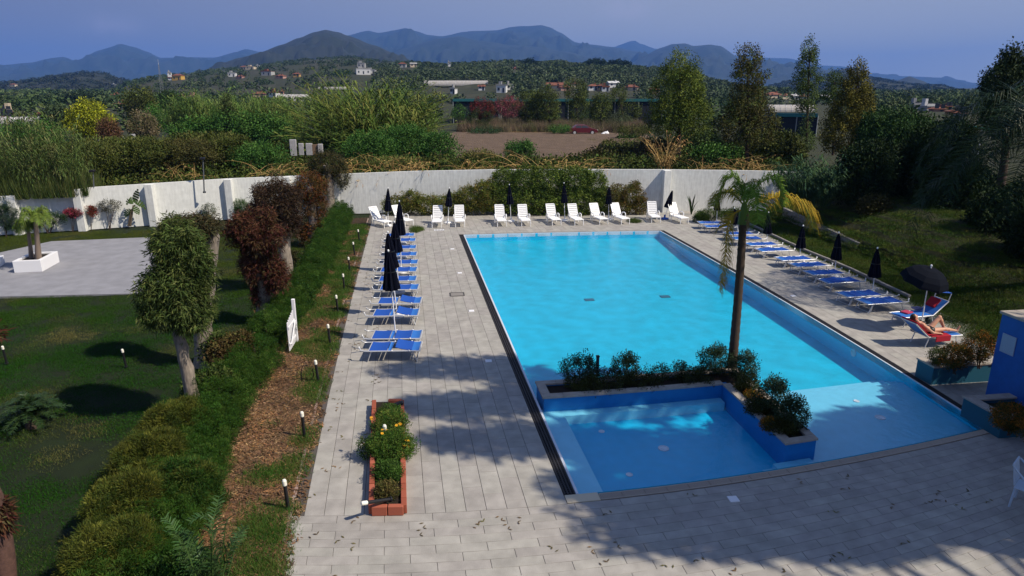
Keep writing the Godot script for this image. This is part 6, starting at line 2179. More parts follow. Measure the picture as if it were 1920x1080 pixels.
	for q in [[735, 308, 46, 1.0, 80, "heap of dry orange reeds on the wall top, left of the creeper"], [640, 316, 34, 0.9, 40, "dry reed stalks behind the red eucalyptus"], [900, 310, 40, 0.9, 60, "dry reed heap just left of the tall creeper"], [1030, 308, 56, 1.1, 80, "long dry canes arching over the tall creeper"], [1110, 312, 34, 0.9, 30, "few dry canes right of the tall creeper"], [520, 318, 44, 0.8, 50, "yellow dry reeds in front of the concrete gate"], [1330, 312, 26, 0.7, 30, "small heap of dry canes near the right end of the wall"], [1410, 305, 34, 1.0, 60, "dry canes at the foot of the brown-leaved tree"], [330, 326, 40, 0.7, 30, "scattered dry stalks behind the left lamp post"]]:
		var wf := wall_foot(q[0])
		var b := at_range(q[0], Vector2(wf.x, wf.z).length() + 1.6)
		var t := thing("dry_reeds", q[5], "dry reeds", b, 0.0, "dry reeds behind the wall")
		var w := []
		var c := []
		for i in int(q[4] * 0.8):
			var p := over(b, q[0] + rnd(-1, 1) * q[2], q[1]) - b
			p.y = rnd(0.15, 0.7)
			w.append(Transform3D((Basis(Vector3.UP, rnd(0, TAU)) * Basis(Vector3.BACK, -rnd(0.6, 1.45))).scaled_local(Vector3.ONE * rnd(0.5, 1.1) * q[3]), p + Vector3(0, 0, rnd(-1.8, 0.4))))
			c.append(pick(tan_, 0.3))
		scatter("stalks", dry, mt.leaf, t, w, c)
	for q in [[1247, 318, 1240, 1254, 248, "tall tuft of orange dry reeds before the large right tree"]]:
		var b := at_range(q[0], 51)
		var t := thing("dry_reeds", q[5], "dry reeds", b, 0.0, "dry reeds behind the wall")
		var w := []
		var c := []
		for i in 60:
			w.append(Transform3D((Basis(Vector3.UP, rnd(0, TAU)) * Basis(Vector3.BACK, -rnd(0.0, 0.16))).scaled_local(Vector3.ONE * rnd(0.7, 1.25)), Vector3(rnd(-0.4, 0.4), 0, rnd(-0.4, 0.4))))
			c.append(pick(tan_, 0.3))
		scatter("stalks", dry, mt.leaf, t, w, c)
	# old concrete gate and posts
	var conc := mat(Color(0.50, 0.49, 0.50), 0.9, 0.25, 0.6, 0.3, 1.5)
	var gb := at_range(575, 58)
	var gt := thing("concrete_gate", "weathered white concrete gate post with panels behind the wall", "gate", gb)
	for q in [[550, 262, 12, 30, "gate_post"], [565, 269, 9, 22, "panel"], [580, 269, 12, 22, "panel"], [601, 270, 9, 20, "panel"]]:
		var c := over(gb, q[0], q[1] + q[3] * 0.5) - gb
		var m := MB.new()
		var s := per_px(gb)
		m.cbox(c, Vector3(q[2] * s, q[3] * s, 0.25), 0.03)
		part(q[4], m.mesh(), conc, gt)
	var wd := MB.new()
	wd.cbox(over(gb, 591, 281) - gb, Vector3(10 * per_px(gb), 20 * per_px(gb), 0.12), 0.02)
	part("door", wd.mesh(), mat(Color(0.22, 0.14, 0.09), 0.9, 0.3, 0.5), gt)
	for q in [[191, 280, 261, 5, "short grey concrete post behind the bramble, leftmost of three"], [235.5, 275, 258, 7, "white concrete post standing behind the bramble, middle of three"], [255.5, 272, 253, 7, "white concrete post standing behind the bramble, tallest of three"]]:
		var b := at_range(q[0], 66)
		var o := thing("concrete_post", q[4], "post", b, 0.0, "concrete posts in the bramble")
		var top := over(b, q[0], q[2]).y - b.y
		var s = per_px(b) * q[3]
		var m := MB.new()
		m.cbox(Vector3(0, top * 0.5, 0), Vector3(s, top, s), 0.03)
		part("post", m.mesh(), conc if q[3] < 6 else mt.white_paint, o)
		var cp := MB.new()
		cp.cbox(Vector3(0, top + 0.03, 0), Vector3(s * 1.12, 0.07, s * 1.12), 0.02)
		part("post_cap", cp.mesh(), conc, o)
	# trees and bushes further off on the left
	for q in [[168, 226, 36, 32, 105, "bright yellow-green tree on the left behind the bramble", [Color(0.12, 0.14, 0.01), Color(0.26, 0.27, 0.015), Color(0.05, 0.07, 0.01)], 420, 1], [110, 218, 24, 18, 115, "grey-green bushy tree left of the yellow-green one", [Color(0.03, 0.05, 0.025), Color(0.05, 0.075, 0.035)], 220, 1], [204, 246, 18, 22, 95, "reddish brown dying shrub beside the yellow-green tree", [Color(0.10, 0.045, 0.03), Color(0.07, 0.05, 0.02)], 220, 0], [268, 236, 28, 24, 98, "pale feathery plumed bush beside the white posts", [Color(0.16, 0.13, 0.09), Color(0.10, 0.08, 0.04), Color(0.05, 0.06, 0.02)], 260, 0], [262, 196, 28, 26, 150, "dark olive tree standing left of the reed bank", olive, 260, 1], [318, 192, 26, 16, 160, "very dark round tree at the left end of the reed bank", [Color(0.012, 0.025, 0.008), Color(0.02, 0.04, 0.012)], 220, 1], [160, 186, 34, 10, 320, "dark treetop mass on the far left slope", [Color(0.010, 0.02, 0.010)], 160, 1], [85, 196, 22, 9, 300, "round dark trees above the far left houses", [Color(0.012, 0.025, 0.012)], 110, 1], [428, 205, 9, 26, 80, "slim dark-leaved sapling growing in the reed bank", [Color(0.03, 0.05, 0.015), Color(0.06, 0.07, 0.025)], 90, 1], [290, 222, 20, 26, 110, "green shrub between plumed bush and reed bank", bright, 160, 0], [60, 250, 50, 24, 80, "green thicket at the far left behind the tall grass", bright, 260, 0]]:
		var b := at_range(q[0], q[4])
		var blobs := [pb(b, q[0], q[1], q[2], q[3], q[7], 0.0, 0.8)]
		var sc: float = q[4] / 100.0
		if q[8]:
			var tp: Vector3 = blobs[0][0]
			tree("tree", q[5], "trees beyond the left reeds", b, [Vector3(0, -0.3, 0), tp * Vector3(0.3, 0.5, 0.3), tp], [0.16 * sc, 0.13 * sc, 0.06 * sc], [[tp * 0.5, tp + Vector3(blobs[0][1].x * 0.5, 0.3, 0), 0.06 * sc], [tp * 0.5, tp + Vector3(-blobs[0][1].x * 0.5, 0.2, 0), 0.06 * sc]], blobs, coarse, 0.6 * sc, 1.1 * sc, q[6], mt.dark_bark)
		else: shrub("wild_shrub", q[5], "shrub", "wild shrubs behind the wall", b, blobs, coarse, 0.5, 0.9, q[6], 4)
	# row of young trees behind the ploughed field
	var yt := [Color(0.028, 0.040, 0.010), Color(0.055, 0.075, 0.016), Color(0.085, 0.10, 0.025)]
	for q in [[985, 244, [[985, 200, 20, 28]], "first tree of the row behind the ploughed field, beside the pink oleander"], [1009, 246, [[1008, 200, 16, 30]], "second tree of the row behind the ploughed field"], [1031, 247, [[1028, 195, 20, 32]], "third tree of the row behind the ploughed field, bushier than its neighbours"], [1083, 239, [[1080, 172, 22, 24], [1084, 205, 22, 24]], "tallest tree of the row behind the ploughed field, above the car"], [1127, 246, [[1126, 200, 20, 26]], "tree of the field row just right of the red car"], [1172, 234, [[1160, 178, 16, 16], [1182, 208, 22, 18]], "thin tree of the field row before the big right tree"]]:
		var b := plate(q[0], q[1], 2.1)
		var bl := []
		for k in q[2]: bl.append(pb(b, k[0], k[1], k[2], k[3], int(k[2] * k[3] * 0.42)))
		var tp: Vector3 = bl[0][0]
		tree("field_tree", q[3], "young trees behind the ploughed field", b, [Vector3(0, -0.2, 0), tp * 0.5, tp], [0.16, 0.13, 0.05], [[tp * 0.5, tp + Vector3(0.9, 0.6, 0), 0.06], [tp * 0.55, tp + Vector3(-0.9, 0.3, 0.3), 0.06]], bl, coarse, 0.5, 0.9, yt, mt.dark_bark, 0.3)
	for q in [[905, 205, 24, 18, 108, "oleander covered in dark red flowers behind the field", [Color(0.13, 0.015, 0.02), Color(0.08, 0.02, 0.018), Color(0.03, 0.045, 0.015)], 300], [900, 222, 26, 14, 107, "dark green bush below the red oleander", [Color(0.018, 0.03, 0.01), Color(0.035, 0.055, 0.015)], 200], [952, 200, 26, 18, 110, "oleander covered in pink flowers behind the field", [Color(0.24, 0.05, 0.08), Color(0.14, 0.05, 0.05), Color(0.04, 0.055, 0.02)], 300], [1040, 224, 14, 10, 120, "light green bush between the field trees", bright, 90], [1105, 222, 18, 14, 118, "grey-green bush behind the red car", [Color(0.05, 0.08, 0.04), Color(0.03, 0.055, 0.02)], 130], [1160, 228, 26, 14, 110, "grey-green shrub right of the field trees", [Color(0.04, 0.06, 0.03), Color(0.07, 0.08, 0.04)], 180], [1050, 241, 24, 6, 100, "low weeds along the field edge left of the car", bright, 110], [910, 245, 30, 7, 100, "dark green weeds on the far field edge", [Color(0.015, 0.04, 0.02), Color(0.03, 0.06, 0.02)], 140], [860, 212, 16, 14, 110, "bush beside the concrete wall block", bright, 110], [1190, 244, 34, 9, 92, "tangled scrub right of the car", olive, 160]]:
		var b := at_range(q[0], q[4])
		shrub("field_shrub", q[5], "shrub", "shrubs around the ploughed field", b, [pb(b, q[0], q[1], q[2], q[3], q[7], 0.0, 0.7)], coarse, 0.35, 0.65, q[6], 3, 0.25)
	var gt2 := plate(938, 238, 2.1)
	tree("bare_tree", "grey half-bare tree between the red and pink oleanders", "young trees behind the ploughed field", gt2, [Vector3(0, -0.2, 0), over(gt2, 939, 215) - gt2, over(gt2, 941, 190) - gt2], [0.2, 0.16, 0.06], [[over(gt2, 939, 215) - gt2, over(gt2, 958, 196) - gt2, 0.08], [over(gt2, 939, 215) - gt2, over(gt2, 922, 198) - gt2, 0.08]], [pb(gt2, 938, 205, 20, 16, 90)], coarse, 0.4, 0.6, [Color(0.08, 0.08, 0.045), Color(0.05, 0.06, 0.03)], mat(Color(0.26, 0.23, 0.20), 0.9), 0.5)
	# strip of pinkish grasses behind the trees, straw on the field edge
	var w := []
	var c := []
	for i in 700:
		var p := at_range(rnd(870, 1200), rnd(103, 122))
		w.append(Transform3D(Basis(Vector3.UP, rnd(0, TAU)).scaled(Vector3(1.4, rnd(0.5, 1.0), 1.4)), p))
		c.append(pick([Color(0.15, 0.095, 0.075), Color(0.10, 0.085, 0.05), Color(0.06, 0.07, 0.025)], 0.25))
	scatter("tall_grasses", blade, mt.leaf, self, w, c)
	w = []
	c = []
	for i in 900:
		var p := plate(rnd(640, 1280), rnd(262, 318), 2.1)
		var f := 1.0
		if p.z < -60 and absf(p.x - 10.0) < 12.0: continue
		w.append(Transform3D(Basis(Vector3.UP, rnd(0, TAU)).scaled(Vector3(0.8, rnd(0.12, 0.4), 0.8)), p))
		c.append(pick([Color(0.10, 0.09, 0.03), Color(0.06, 0.08, 0.02), Color(0.17, 0.13, 0.05)], 0.3))
	for i in 160:
		var p := plate(rnd(925, 1060), rnd(245, 251), 2.1)
		w.append(Transform3D(Basis(Vector3.UP, rnd(0, TAU)).scaled(Vector3(1.0, 0.18, 1.0)), p))
		c.append(pick([Color(0.30, 0.18, 0.07), Color(0.38, 0.26, 0.12)], 0.3))
	scatter("field_weeds", blade, mt.leaf, self, w, c)
	parked_car()
	# shade-net houses and long greenhouses
	shade_house(850, 1240, 185, 218, 135.0, "long dark shade-net house with a teal roof edge behind the oleanders")
	shade_house(1415, 1530, 212, 242, 105.0, "dark shade-net house seen between the right trees")
	for q in [[795, 915, 152, 161, 260.0, "long pale greenhouse tunnel below the wooded hill"], [1438, 1522, 197, 210, 130.0, "greenhouse with patchy white plastic roof between the right trees"], [524, 580, 178, 196, 180.0, "white domed greenhouse half hidden by the giant canes"], [4, 86, 221, 234, 210.0, "long pale greenhouse at the far left"], [598, 662, 163, 168, 420.0, "long low pale greenhouse roof behind the giant canes"]]:
		var b := settled((q[0] + q[1]) * 0.5, q[3], q[4])
		var s := per_px(b)
		var t := thing("greenhouse", q[5], "greenhouse", b, -YAW, "greenhouses in the plain")
		var wide: float = (q[1] - q[0]) * s
		var high: float = (q[3] - q[2]) * s
		var m := MB.new()
		for k in 10:
			var a0 := PI * k / 10.0
			var a1 := PI * (k + 1) / 10.0
			m.quad(Vector3(-wide / 2, sin(a0) * high, cos(a0) * high * 0.9), Vector3(wide / 2, sin(a0) * high, cos(a0) * high * 0.9), Vector3(wide / 2, sin(a1) * high, cos(a1) * high * 0.9), Vector3(-wide / 2, sin(a1) * high, cos(a1) * high * 0.9))
			for e in [-1.0, 1.0]: m.tri(Vector3(e * wide / 2, 0, 0), Vector3(e * wide / 2, sin(a0) * high, cos(a0) * high * 0.9), Vector3(e * wide / 2, sin(a1) * high, cos(a1) * high * 0.9))
		part("plastic_cover", m.mesh(), mat(Color(0.52, 0.49, 0.46), 0.7, 0.25, 3.0, 0.35, 9.0), t)
		var rb := MB.new()
		for k in 9:
			var x := -wide / 2 + wide * k / 8.0
			for j in 10:
				var a0 := PI * j / 10.0
				var a1 := PI * (j + 1) / 10.0
				rb.tube([Vector3(x, sin(a0) * high * 1.01, cos(a0) * high * 0.91), Vector3(x, sin(a1) * high * 1.01, cos(a1) * high * 0.91)], [0.06, 0.06], 4, false)
		part("hoops", rb.mesh(), mt.alu, t)
	# lattice mast
	var pb0 := settled(305, 178, 380.0)
	var pt := over(pb0, 307, 121)
	var mast := thing("lattice_mast", "thin grey lattice mast standing on the far left slope", "mast", pb0)
	var mm := MB.new()
	var hgt := pt.y - pb0.y
	for k in 4:
		var o := Vector3([1, 1, -1, -1][k], 0, [1, -1, 1, -1][k]) * 0.9
		mm.tube([o, o * 0.15 + Vector3.UP * hgt], [0.07, 0.045], 4)
	for j in 12:
		var y0 := hgt * j / 12.0
		var f := 0.9 * (1.0 - 0.85 * j / 12.0)
		mm.tube([Vector3(-f, y0, f), Vector3(f, y0 + hgt / 12.0, f)], [0.035, 0.035], 4)
		mm.tube([Vector3(f, y0, f), Vector3(-f, y0 + hgt / 12.0, f)], [0.035, 0.035], 4)
	part("lattice", mm.mesh(), mat(Color(0.20, 0.21, 0.23), 0.7), mast)
	var an := MB.new()
	an.tube([Vector3.UP * hgt, Vector3.UP * (hgt + 3.0)], [0.08, 0.03], 5)
	part("antenna", an.mesh(), mt.white_paint, mast)

func shade_house(x0: float, x1: float, y0: float, y1: float, d: float, label: String) -> void:
	var a := afar(x0, y1, d)
	var b := afar(x1, y1, d)
	a.y = field_height(a.x, a.z)
	b.y = a.y
	var t := thing("shade_house", label, "shade house", (a + b) * 0.5, 0.0, "shade-net houses")
	var h := afar((x0 + x1) * 0.5, y0, d).y - a.y
	var c := (a + b) * 0.5
	var back := (b - a).cross(Vector3.UP).normalized() * 22.0
	if back.z > 0.0: back = -back
	var net := MB.new()
	var u := Vector3.UP * (h - 0.5)
	var p := [a - c, b - c, b + back - c, a + back - c]
	for i in 4: net.quad(p[i], p[(i + 1) % 4], p[(i + 1) % 4] + u, p[i] + u)
	net.quad(p[0] + u, p[1] + u, p[2] + u, p[3] + u)
	part("net", net.mesh(), mat(Color(0.022, 0.028, 0.042), 0.9, 0.3, 1.0, 0.3, 6.0), t)
	var edge := MB.new()
	edge.box(Vector3(0, h - 0.25, 0.05), Vector3((b - a).length(), 0.5, 0.3), Basis(Vector3.UP, -atan2(b.z - a.z, b.x - a.x)))
	part("roof_edge", edge.mesh(), mat(Color(0.03, 0.16, 0.17), 0.8, 0.2, 2.0), t)
	var n := maxi(3, int((b - a).length() / 4.0))
	for i in n + 1:
		var ps := MB.new()
		ps.tube([Vector3(0, 0, 0.12), Vector3(0, h - 0.3, 0.12)], [0.07, 0.07], 6)
		part("post", ps.mesh(), mat_of(Color(0.25, 0.27, 0.28)), t, a.lerp(b, i / float(n)) - c)

func parked_car() -> void:
	var b := plate(1092, 252.0, 2.15)
	var l := 55.0 * per_px(b)
	var t := thing("parked_car", "dark red saloon car parked at the far edge of the ploughed field", "car", b, -YAW + 0.06)
	var red := mat(Color(0.10, 0.006, 0.014), 0.3)
	red.clearcoat_enabled = true
	red.clearcoat = 0.6
	var k := l / 4.3
	# side outlines, facing +x
	var low := [[-2.12, 0.42], [-2.1, 0.78], [-2.0, 0.92], [-1.2, 0.97], [0.75, 0.95], [1.6, 0.82], [2.05, 0.72], [2.14, 0.45], [2.1, 0.3], [-2.05, 0.3]]
	var up := [[-1.55, 0.95], [-0.95, 1.36], [-0.5, 1.43], [0.25, 1.41], [0.55, 1.33], [1.15, 0.93]]
	var body := MB.new()
	var w := 0.84
	for i in low.size():
		var p: Array = low[i]
		var q: Array = low[(i + 1) % low.size()]
		body.quad(Vector3(p[0], p[1], w) * k, Vector3(p[0], p[1], -w) * k, Vector3(q[0], q[1], -w) * k, Vector3(q[0], q[1], w) * k)
	for s in [-1.0, 1.0]:
		for i in range(1, low.size() - 1):
			var v := [Vector3(low[0][0], low[0][1], w * s) * k, Vector3(low[i][0], low[i][1], w * s) * k, Vector3(low[i + 1][0], low[i + 1][1], w * s) * k]
			if s < 0: body.tri(v[0], v[1], v[2])
			else: body.tri(v[2], v[1], v[0])
	part("body", body.mesh(), red, t)
	var cab := MB.new()
	for i in up.size() - 1:
		var p: Array = up[i]
		var q: Array = up[i + 1]
		var wp = 0.8 - (p[1] - 0.95) * 0.42
		var wq = 0.8 - (q[1] - 0.95) * 0.42
		cab.quad(Vector3(q[0], q[1], -wq) * k, Vector3(p[0], p[1], -wp) * k, Vector3(p[0], p[1], wp) * k, Vector3(q[0], q[1], wq) * k)
		for s in [-1.0, 1.0]:
			cab.quad(Vector3(p[0], 0.94, 0.8 * s) * k, Vector3(q[0], 0.94, 0.8 * s) * k, Vector3(q[0], q[1], wq * s) * k, Vector3(p[0], p[1], wp * s) * k)
	part("roof", cab.mesh(), red, t)
	for s in [-1.0, 1.0]:
		for q in [[-1.2, -0.98, -0.3, -0.3], [-0.22, -0.22, 0.42, 0.86]]:
			var g := MB.new()
			var v := [Vector3(q[0], 0.97, 0.815 * s) * k, Vector3(q[3], 0.97, 0.815 * s) * k, Vector3(q[2], 1.3, 0.675 * s) * k, Vector3(q[1], 1.3, 0.675 * s) * k]
			g.quad(v[0], v[1], v[2], v[3])
			part("side_window", g.mesh(), mt.dark_glass, t)
	var ws := MB.new()
	ws.quad(Vector3(1.1, 0.99, 0.72) * k, Vector3(1.1, 0.99, -0.72) * k, Vector3(0.62, 1.33, -0.6) * k, Vector3(0.62, 1.33, 0.6) * k)
	part("windscreen", ws.mesh(), mt.dark_glass, t)
	for x in [-1.28, 1.32]:
		for s in [-1.0, 1.0]:
			var ty := MB.new()
			ty.tube([Vector3(0, 0, -0.1) * k, Vector3(0, 0, 0.1) * k], [0.31 * k, 0.31 * k], 16)
			var wh := part("tyre", ty.mesh(), mt.black, t, Vector3(x, 0.31, s * 0.76) * k)
			var rm := MB.new()
			rm.tube([Vector3(0, 0, -0.105) * k, Vector3(0, 0, 0.105) * k], [0.2 * k, 0.2 * k], 12)
			part("rim", rm.mesh(), mt.alu, wh)
	for s in [-1.0, 1.0]:
		var hl := MB.new()
		hl.cbox(Vector3(2.1, 0.64, s * 0.6) * k, Vector3(0.1, 0.13, 0.34) * k, 0.02)
		part("headlight", hl.mesh(), mt.white_plastic, t)
	for q in [[1136, 252.5, 0.5, "small white rubbish bag lying right of the parked car"]]:
		var p := plate(q[0], q[1], 2.15)
		var m := MB.new()
		m.ball(Vector3(0, 0.2, 0), Vector3(0.5, 0.26, 0.3), 10)
		m.ball(Vector3(-0.45, 0.13, 0.1), Vector3(0.3, 0.16, 0.25), 10)
		m.ball(Vector3(0.2, 0.42, 0), Vector3(0.12, 0.14, 0.1), 8)
		var o := part("rubbish_bag", m.mesh(), mt.white_plastic, self, p)
		tag(o, q[3], "bag")

# ------------------------------------------------------------------ right-hand side
func right_side(coarse: Mesh, wispy: Mesh, small: Mesh, broad: Mesh) -> void:
	lush = 1.15
	# grass bank that rises from the kerb of the right deck
	var kerb := [spot(1388, 404), spot(1400, 420), spot(1500, 468), spot(1600, 510), spot(1705, 560), spot(1830, 640), spot(1960, 720), spot(2200, 860)]
	var rise := [2.2, 2.2, 2.1, 2.0, 1.1, 0.35, 0.1, 0.1]
	var prof := [[0.0, 0.0], [0.4, 0.015], [1.6, 0.05], [2.4, 0.08], [2.62, 0.30], [3.4, 0.50], [4.6, 0.78], [6.2, 0.96], [8.5, 1.0], [20.0, 1.05], [45.0, 1.1]]
	var m := MB.new()
	var w := []
	var c := []
	var grid := []
	for i in kerb.size() * 4 - 3:
		var k := mini(i / 4, kerb.size() - 2)
		var u := (i - k * 4) / 4.0
		var p: Vector3 = (kerb[k] as Vector3).lerp(kerb[k + 1], u)
		var r := lerpf(rise[k], rise[k + 1], u)
		var line := []
		for q in prof:
			line.append(Vector3(p.x + q[0], -0.03 + r * q[1] + 0.06 * sin(p.z * 1.3 + q[0]) * minf(q[0] * 0.4, 1.0), p.z - q[0] * 0.08))
		grid.append(line)
	for i in grid.size() - 1:
		for j in prof.size() - 1:
			m.quad(grid[i + 1][j], grid[i + 1][j + 1], grid[i][j + 1], grid[i][j])
	structure("grass_bank", m.mesh(), mat(Color(0.05, 0.055, 0.014), 0.95, 0.5, 0.4, 0.5, 4.0, 3.0))
	var blades := grass_patch(200, 0.9, 0.10, 0.014, 0.07, 51)
	for i in 3000:
		var a := rng.randi_range(0, grid.size() - 10)
		var b := rng.randi_range(0, 8)
		var p: Vector3 = (grid[a][b] as Vector3).lerp(grid[a][b + 1], rng.randf()).lerp((grid[a + 1][b] as Vector3).lerp(grid[a + 1][b + 1], rng.randf()), rng.randf())
		w.append(Transform3D(Basis(Vector3.UP, rnd(0, TAU)).scaled(Vector3(1, rnd(0.5, 1.3), 1)), p))
		c.append(pick([Color(0.026, 0.068, 0.007), Color(0.055, 0.10, 0.012), Color(0.10, 0.10, 0.022)], 0.25))
	scatter("bank_grass", blades, mt.leaf, self, w, c)
	# kerb of the right deck
	var kt := thing("kerb", "low stone kerb between the right deck and the grass bank", "kerb", kerb[3])
	for k in range(1, 4):
		var a: Vector3 = kerb[k]
		var b: Vector3 = kerb[k + 1]
		var n := maxi(1, int(a.distance_to(b) / 1.0))
		for i in n:
			var p := a.lerp(b, (i + 0.5) / n)
			var s := MB.new()
			s.cbox(Vector3.ZERO, Vector3(a.distance_to(b) / n - 0.012, 0.3, 0.14), 0.015)
			var o := part("kerb_stone", s.mesh(), mt.kerb, kt, p - kt.position + Vector3(0, rnd(-0.01, 0.01), 0))
			o.rotation.y = -atan2(b.z - a.z, b.x - a.x)
	# low retaining wall on the bank
	var rw := thing("retaining_wall", "low stained concrete retaining wall on the grass bank", "wall", (kerb[1] as Vector3) + Vector3(2.4, 0.0, -0.3))
	var run := []
	for k in 9:
		var u := k / 8.0 * 1.3
		var q: Vector3 = (kerb[1] as Vector3).lerp(kerb[2], u) if u <= 1.0 else (kerb[2] as Vector3).lerp(kerb[3], u - 1.0)
		run.append(q + Vector3(2.45, 0, -0.2))
	for i in 8:
		var a: Vector3 = run[i]
		var b: Vector3 = run[i + 1]
		var ha := lerpf(0.95, 0.55, i / 8.0)
		var hb := lerpf(0.95, 0.55, (i + 1) / 8.0)
		var s := MB.new()
		var n := Vector3(0.2, 0, 0)
		var g := (b - a).normalized() * 0.004
		a += g
		b -= g
		var al := a - Vector3.UP * 0.3
		var bl := b - Vector3.UP * 0.3
		var at := a + Vector3.UP * ha
		var bt := b + Vector3.UP * hb
		s.quad(al, bl, bt, at); s.quad(at, bt, bt + n, at + n); s.quad(bl + n, al + n, at + n, bt + n); s.quad(bl, bl + n, bt + n, bt); s.quad(al + n, al, at, at + n)
		part("wall_panel", s.mesh(), mt.old_wall, rw, -rw.position)
	# tall trees behind the right end of the wall
	var olive := [Color(0.036, 0.062, 0.010), Color(0.10, 0.14, 0.022), Color(0.18, 0.21, 0.035)]
	var brown := [Color(0.045, 0.042, 0.014), Color(0.095, 0.085, 0.024), Color(0.085, 0.12, 0.025)]
	var thin := [Color(0.03, 0.055, 0.016), Color(0.065, 0.105, 0.025), Color(0.12, 0.16, 0.04)]
	for q in [
			[1273, 272, 62.0, [[1275, 130, 34, 30, 240], [1268, 170, 48, 40, 420], [1272, 210, 56, 36, 420], [1245, 225, 34, 30, 200], [1305, 215, 34, 36, 240], [1290, 165, 30, 40, 260]], olive, "large dense olive-green tree standing alone behind the wall", 0.14],
			[1403, 296, 56.0, [[1402, 110, 22, 26, 110], [1400, 150, 28, 30, 160], [1400, 195, 32, 36, 260], [1385, 230, 42, 40, 380], [1425, 235, 36, 36, 300], [1420, 140, 18, 36, 60]], brown, "brownish thinning tree with bare upper twigs behind the wall", 0.12],
			[1511, 272, 70.0, [[1518, 92, 13, 20, 90], [1512, 120, 20, 20, 120], [1515, 148, 26, 18, 140], [1510, 180, 20, 22, 110], [1512, 215, 14, 26, 50], [1500, 262, 30, 18, 140]], thin, "tallest slender poplar-like tree with layered tufts", 0.10],
			[1561, 270, 74.0, [[1564, 150, 14, 14, 70], [1555, 172, 14, 18, 70], [1568, 185, 12, 20, 60]], thin, "small thin-crowned tree left of the yellowish cone-shaped tree", 0.08],
			[1597, 300, 60.0, [[1608, 135, 15, 20, 90], [1600, 170, 24, 26, 200], [1595, 210, 34, 30, 330], [1585, 250, 44, 36, 420], [1615, 200, 20, 40, 200]], [Color(0.05, 0.050, 0.012), Color(0.12, 0.115, 0.022), Color(0.20, 0.17, 0.03)], "yellowish cone-shaped tree nearest the dark thicket", 0.12]]:
		var b := at_range(q[0], q[2])
		var bl := []
		for k in q[3]: bl.append(pb(b, k[0], k[1], k[2], k[3], int(k[4] * 1.1)))
		var tp: Vector3 = bl[0][0]
		var lm := []
		for k in bl: lm.append([Vector3(tp.x * 0.5, maxf(0.8, k[0].y - 1.2), tp.z * 0.5), k[0], 0.06])
		tree("tall_tree", q[5], "tall trees behind the right end of the wall", b, [Vector3(0, -0.3, 0), tp * Vector3(0.5, 0.5, 0.5), tp], [q[6] * 1.3, q[6], 0.04], lm, bl, coarse, 0.3, 0.62, q[4], mt.dark_bark, 0.42)
	# the dark thicket and reeds on the right
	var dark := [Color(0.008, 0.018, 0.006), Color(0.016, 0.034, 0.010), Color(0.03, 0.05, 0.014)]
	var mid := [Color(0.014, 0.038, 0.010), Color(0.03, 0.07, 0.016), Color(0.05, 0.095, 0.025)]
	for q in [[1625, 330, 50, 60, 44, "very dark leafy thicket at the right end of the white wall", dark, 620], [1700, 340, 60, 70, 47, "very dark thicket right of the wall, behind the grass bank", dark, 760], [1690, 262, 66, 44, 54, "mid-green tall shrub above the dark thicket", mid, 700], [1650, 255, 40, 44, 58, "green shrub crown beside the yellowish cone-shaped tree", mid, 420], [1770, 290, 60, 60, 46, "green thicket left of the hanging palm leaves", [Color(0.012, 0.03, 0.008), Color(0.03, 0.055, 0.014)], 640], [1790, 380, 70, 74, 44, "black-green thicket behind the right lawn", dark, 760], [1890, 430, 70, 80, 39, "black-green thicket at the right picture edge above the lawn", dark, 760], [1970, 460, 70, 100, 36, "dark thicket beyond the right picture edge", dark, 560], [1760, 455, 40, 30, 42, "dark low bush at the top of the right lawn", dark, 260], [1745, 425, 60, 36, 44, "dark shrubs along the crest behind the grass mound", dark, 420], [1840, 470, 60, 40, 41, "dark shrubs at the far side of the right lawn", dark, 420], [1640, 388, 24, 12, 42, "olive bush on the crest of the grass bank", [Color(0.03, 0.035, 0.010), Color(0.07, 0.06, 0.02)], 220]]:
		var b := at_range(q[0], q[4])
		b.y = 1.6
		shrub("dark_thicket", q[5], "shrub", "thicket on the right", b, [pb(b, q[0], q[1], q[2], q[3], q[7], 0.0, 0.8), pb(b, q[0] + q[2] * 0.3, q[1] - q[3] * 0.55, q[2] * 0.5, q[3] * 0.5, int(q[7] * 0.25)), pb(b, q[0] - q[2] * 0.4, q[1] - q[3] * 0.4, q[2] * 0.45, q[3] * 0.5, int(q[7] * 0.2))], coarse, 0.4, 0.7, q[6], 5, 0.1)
	var cane := reed_cane(2.6, 0.9, 26, 0.5, 61)
	var rb := spot(1515, 385, 1.6)
	reeds("reed_clump", "blue-green reed clump hanging over the right end of the wall", rb, [pb(rb, 1500, 375, 28, 20, 110), pb(rb, 1540, 378, 26, 20, 110)], [cane], [Color(0.018, 0.05, 0.03), Color(0.035, 0.075, 0.035), Color(0.05, 0.10, 0.03)], 0.4, 0.8, 1.25)
	var sl := spot(1466, 396)
	shrub("slim_shrub", "slim dark climbing shrub against the right end of the wall", "shrub", "", sl, [pb(sl, 1466, 350, 8, 28, 120), pb(sl, 1470, 385, 14, 12, 90)], small, 0.8, 1.3, dark, 3)
	# tall dark tree and big fan palm at the right edge
	var tb := at_range(1890, 44)
	var tb_bl := [pb(tb, 1895, 110, 16, 22, 110), pb(tb, 1880, 150, 30, 28, 260), pb(tb, 1915, 150, 26, 50, 260), pb(tb, 1895, 210, 44, 44, 460), pb(tb, 1860, 165, 14, 20, 90)]
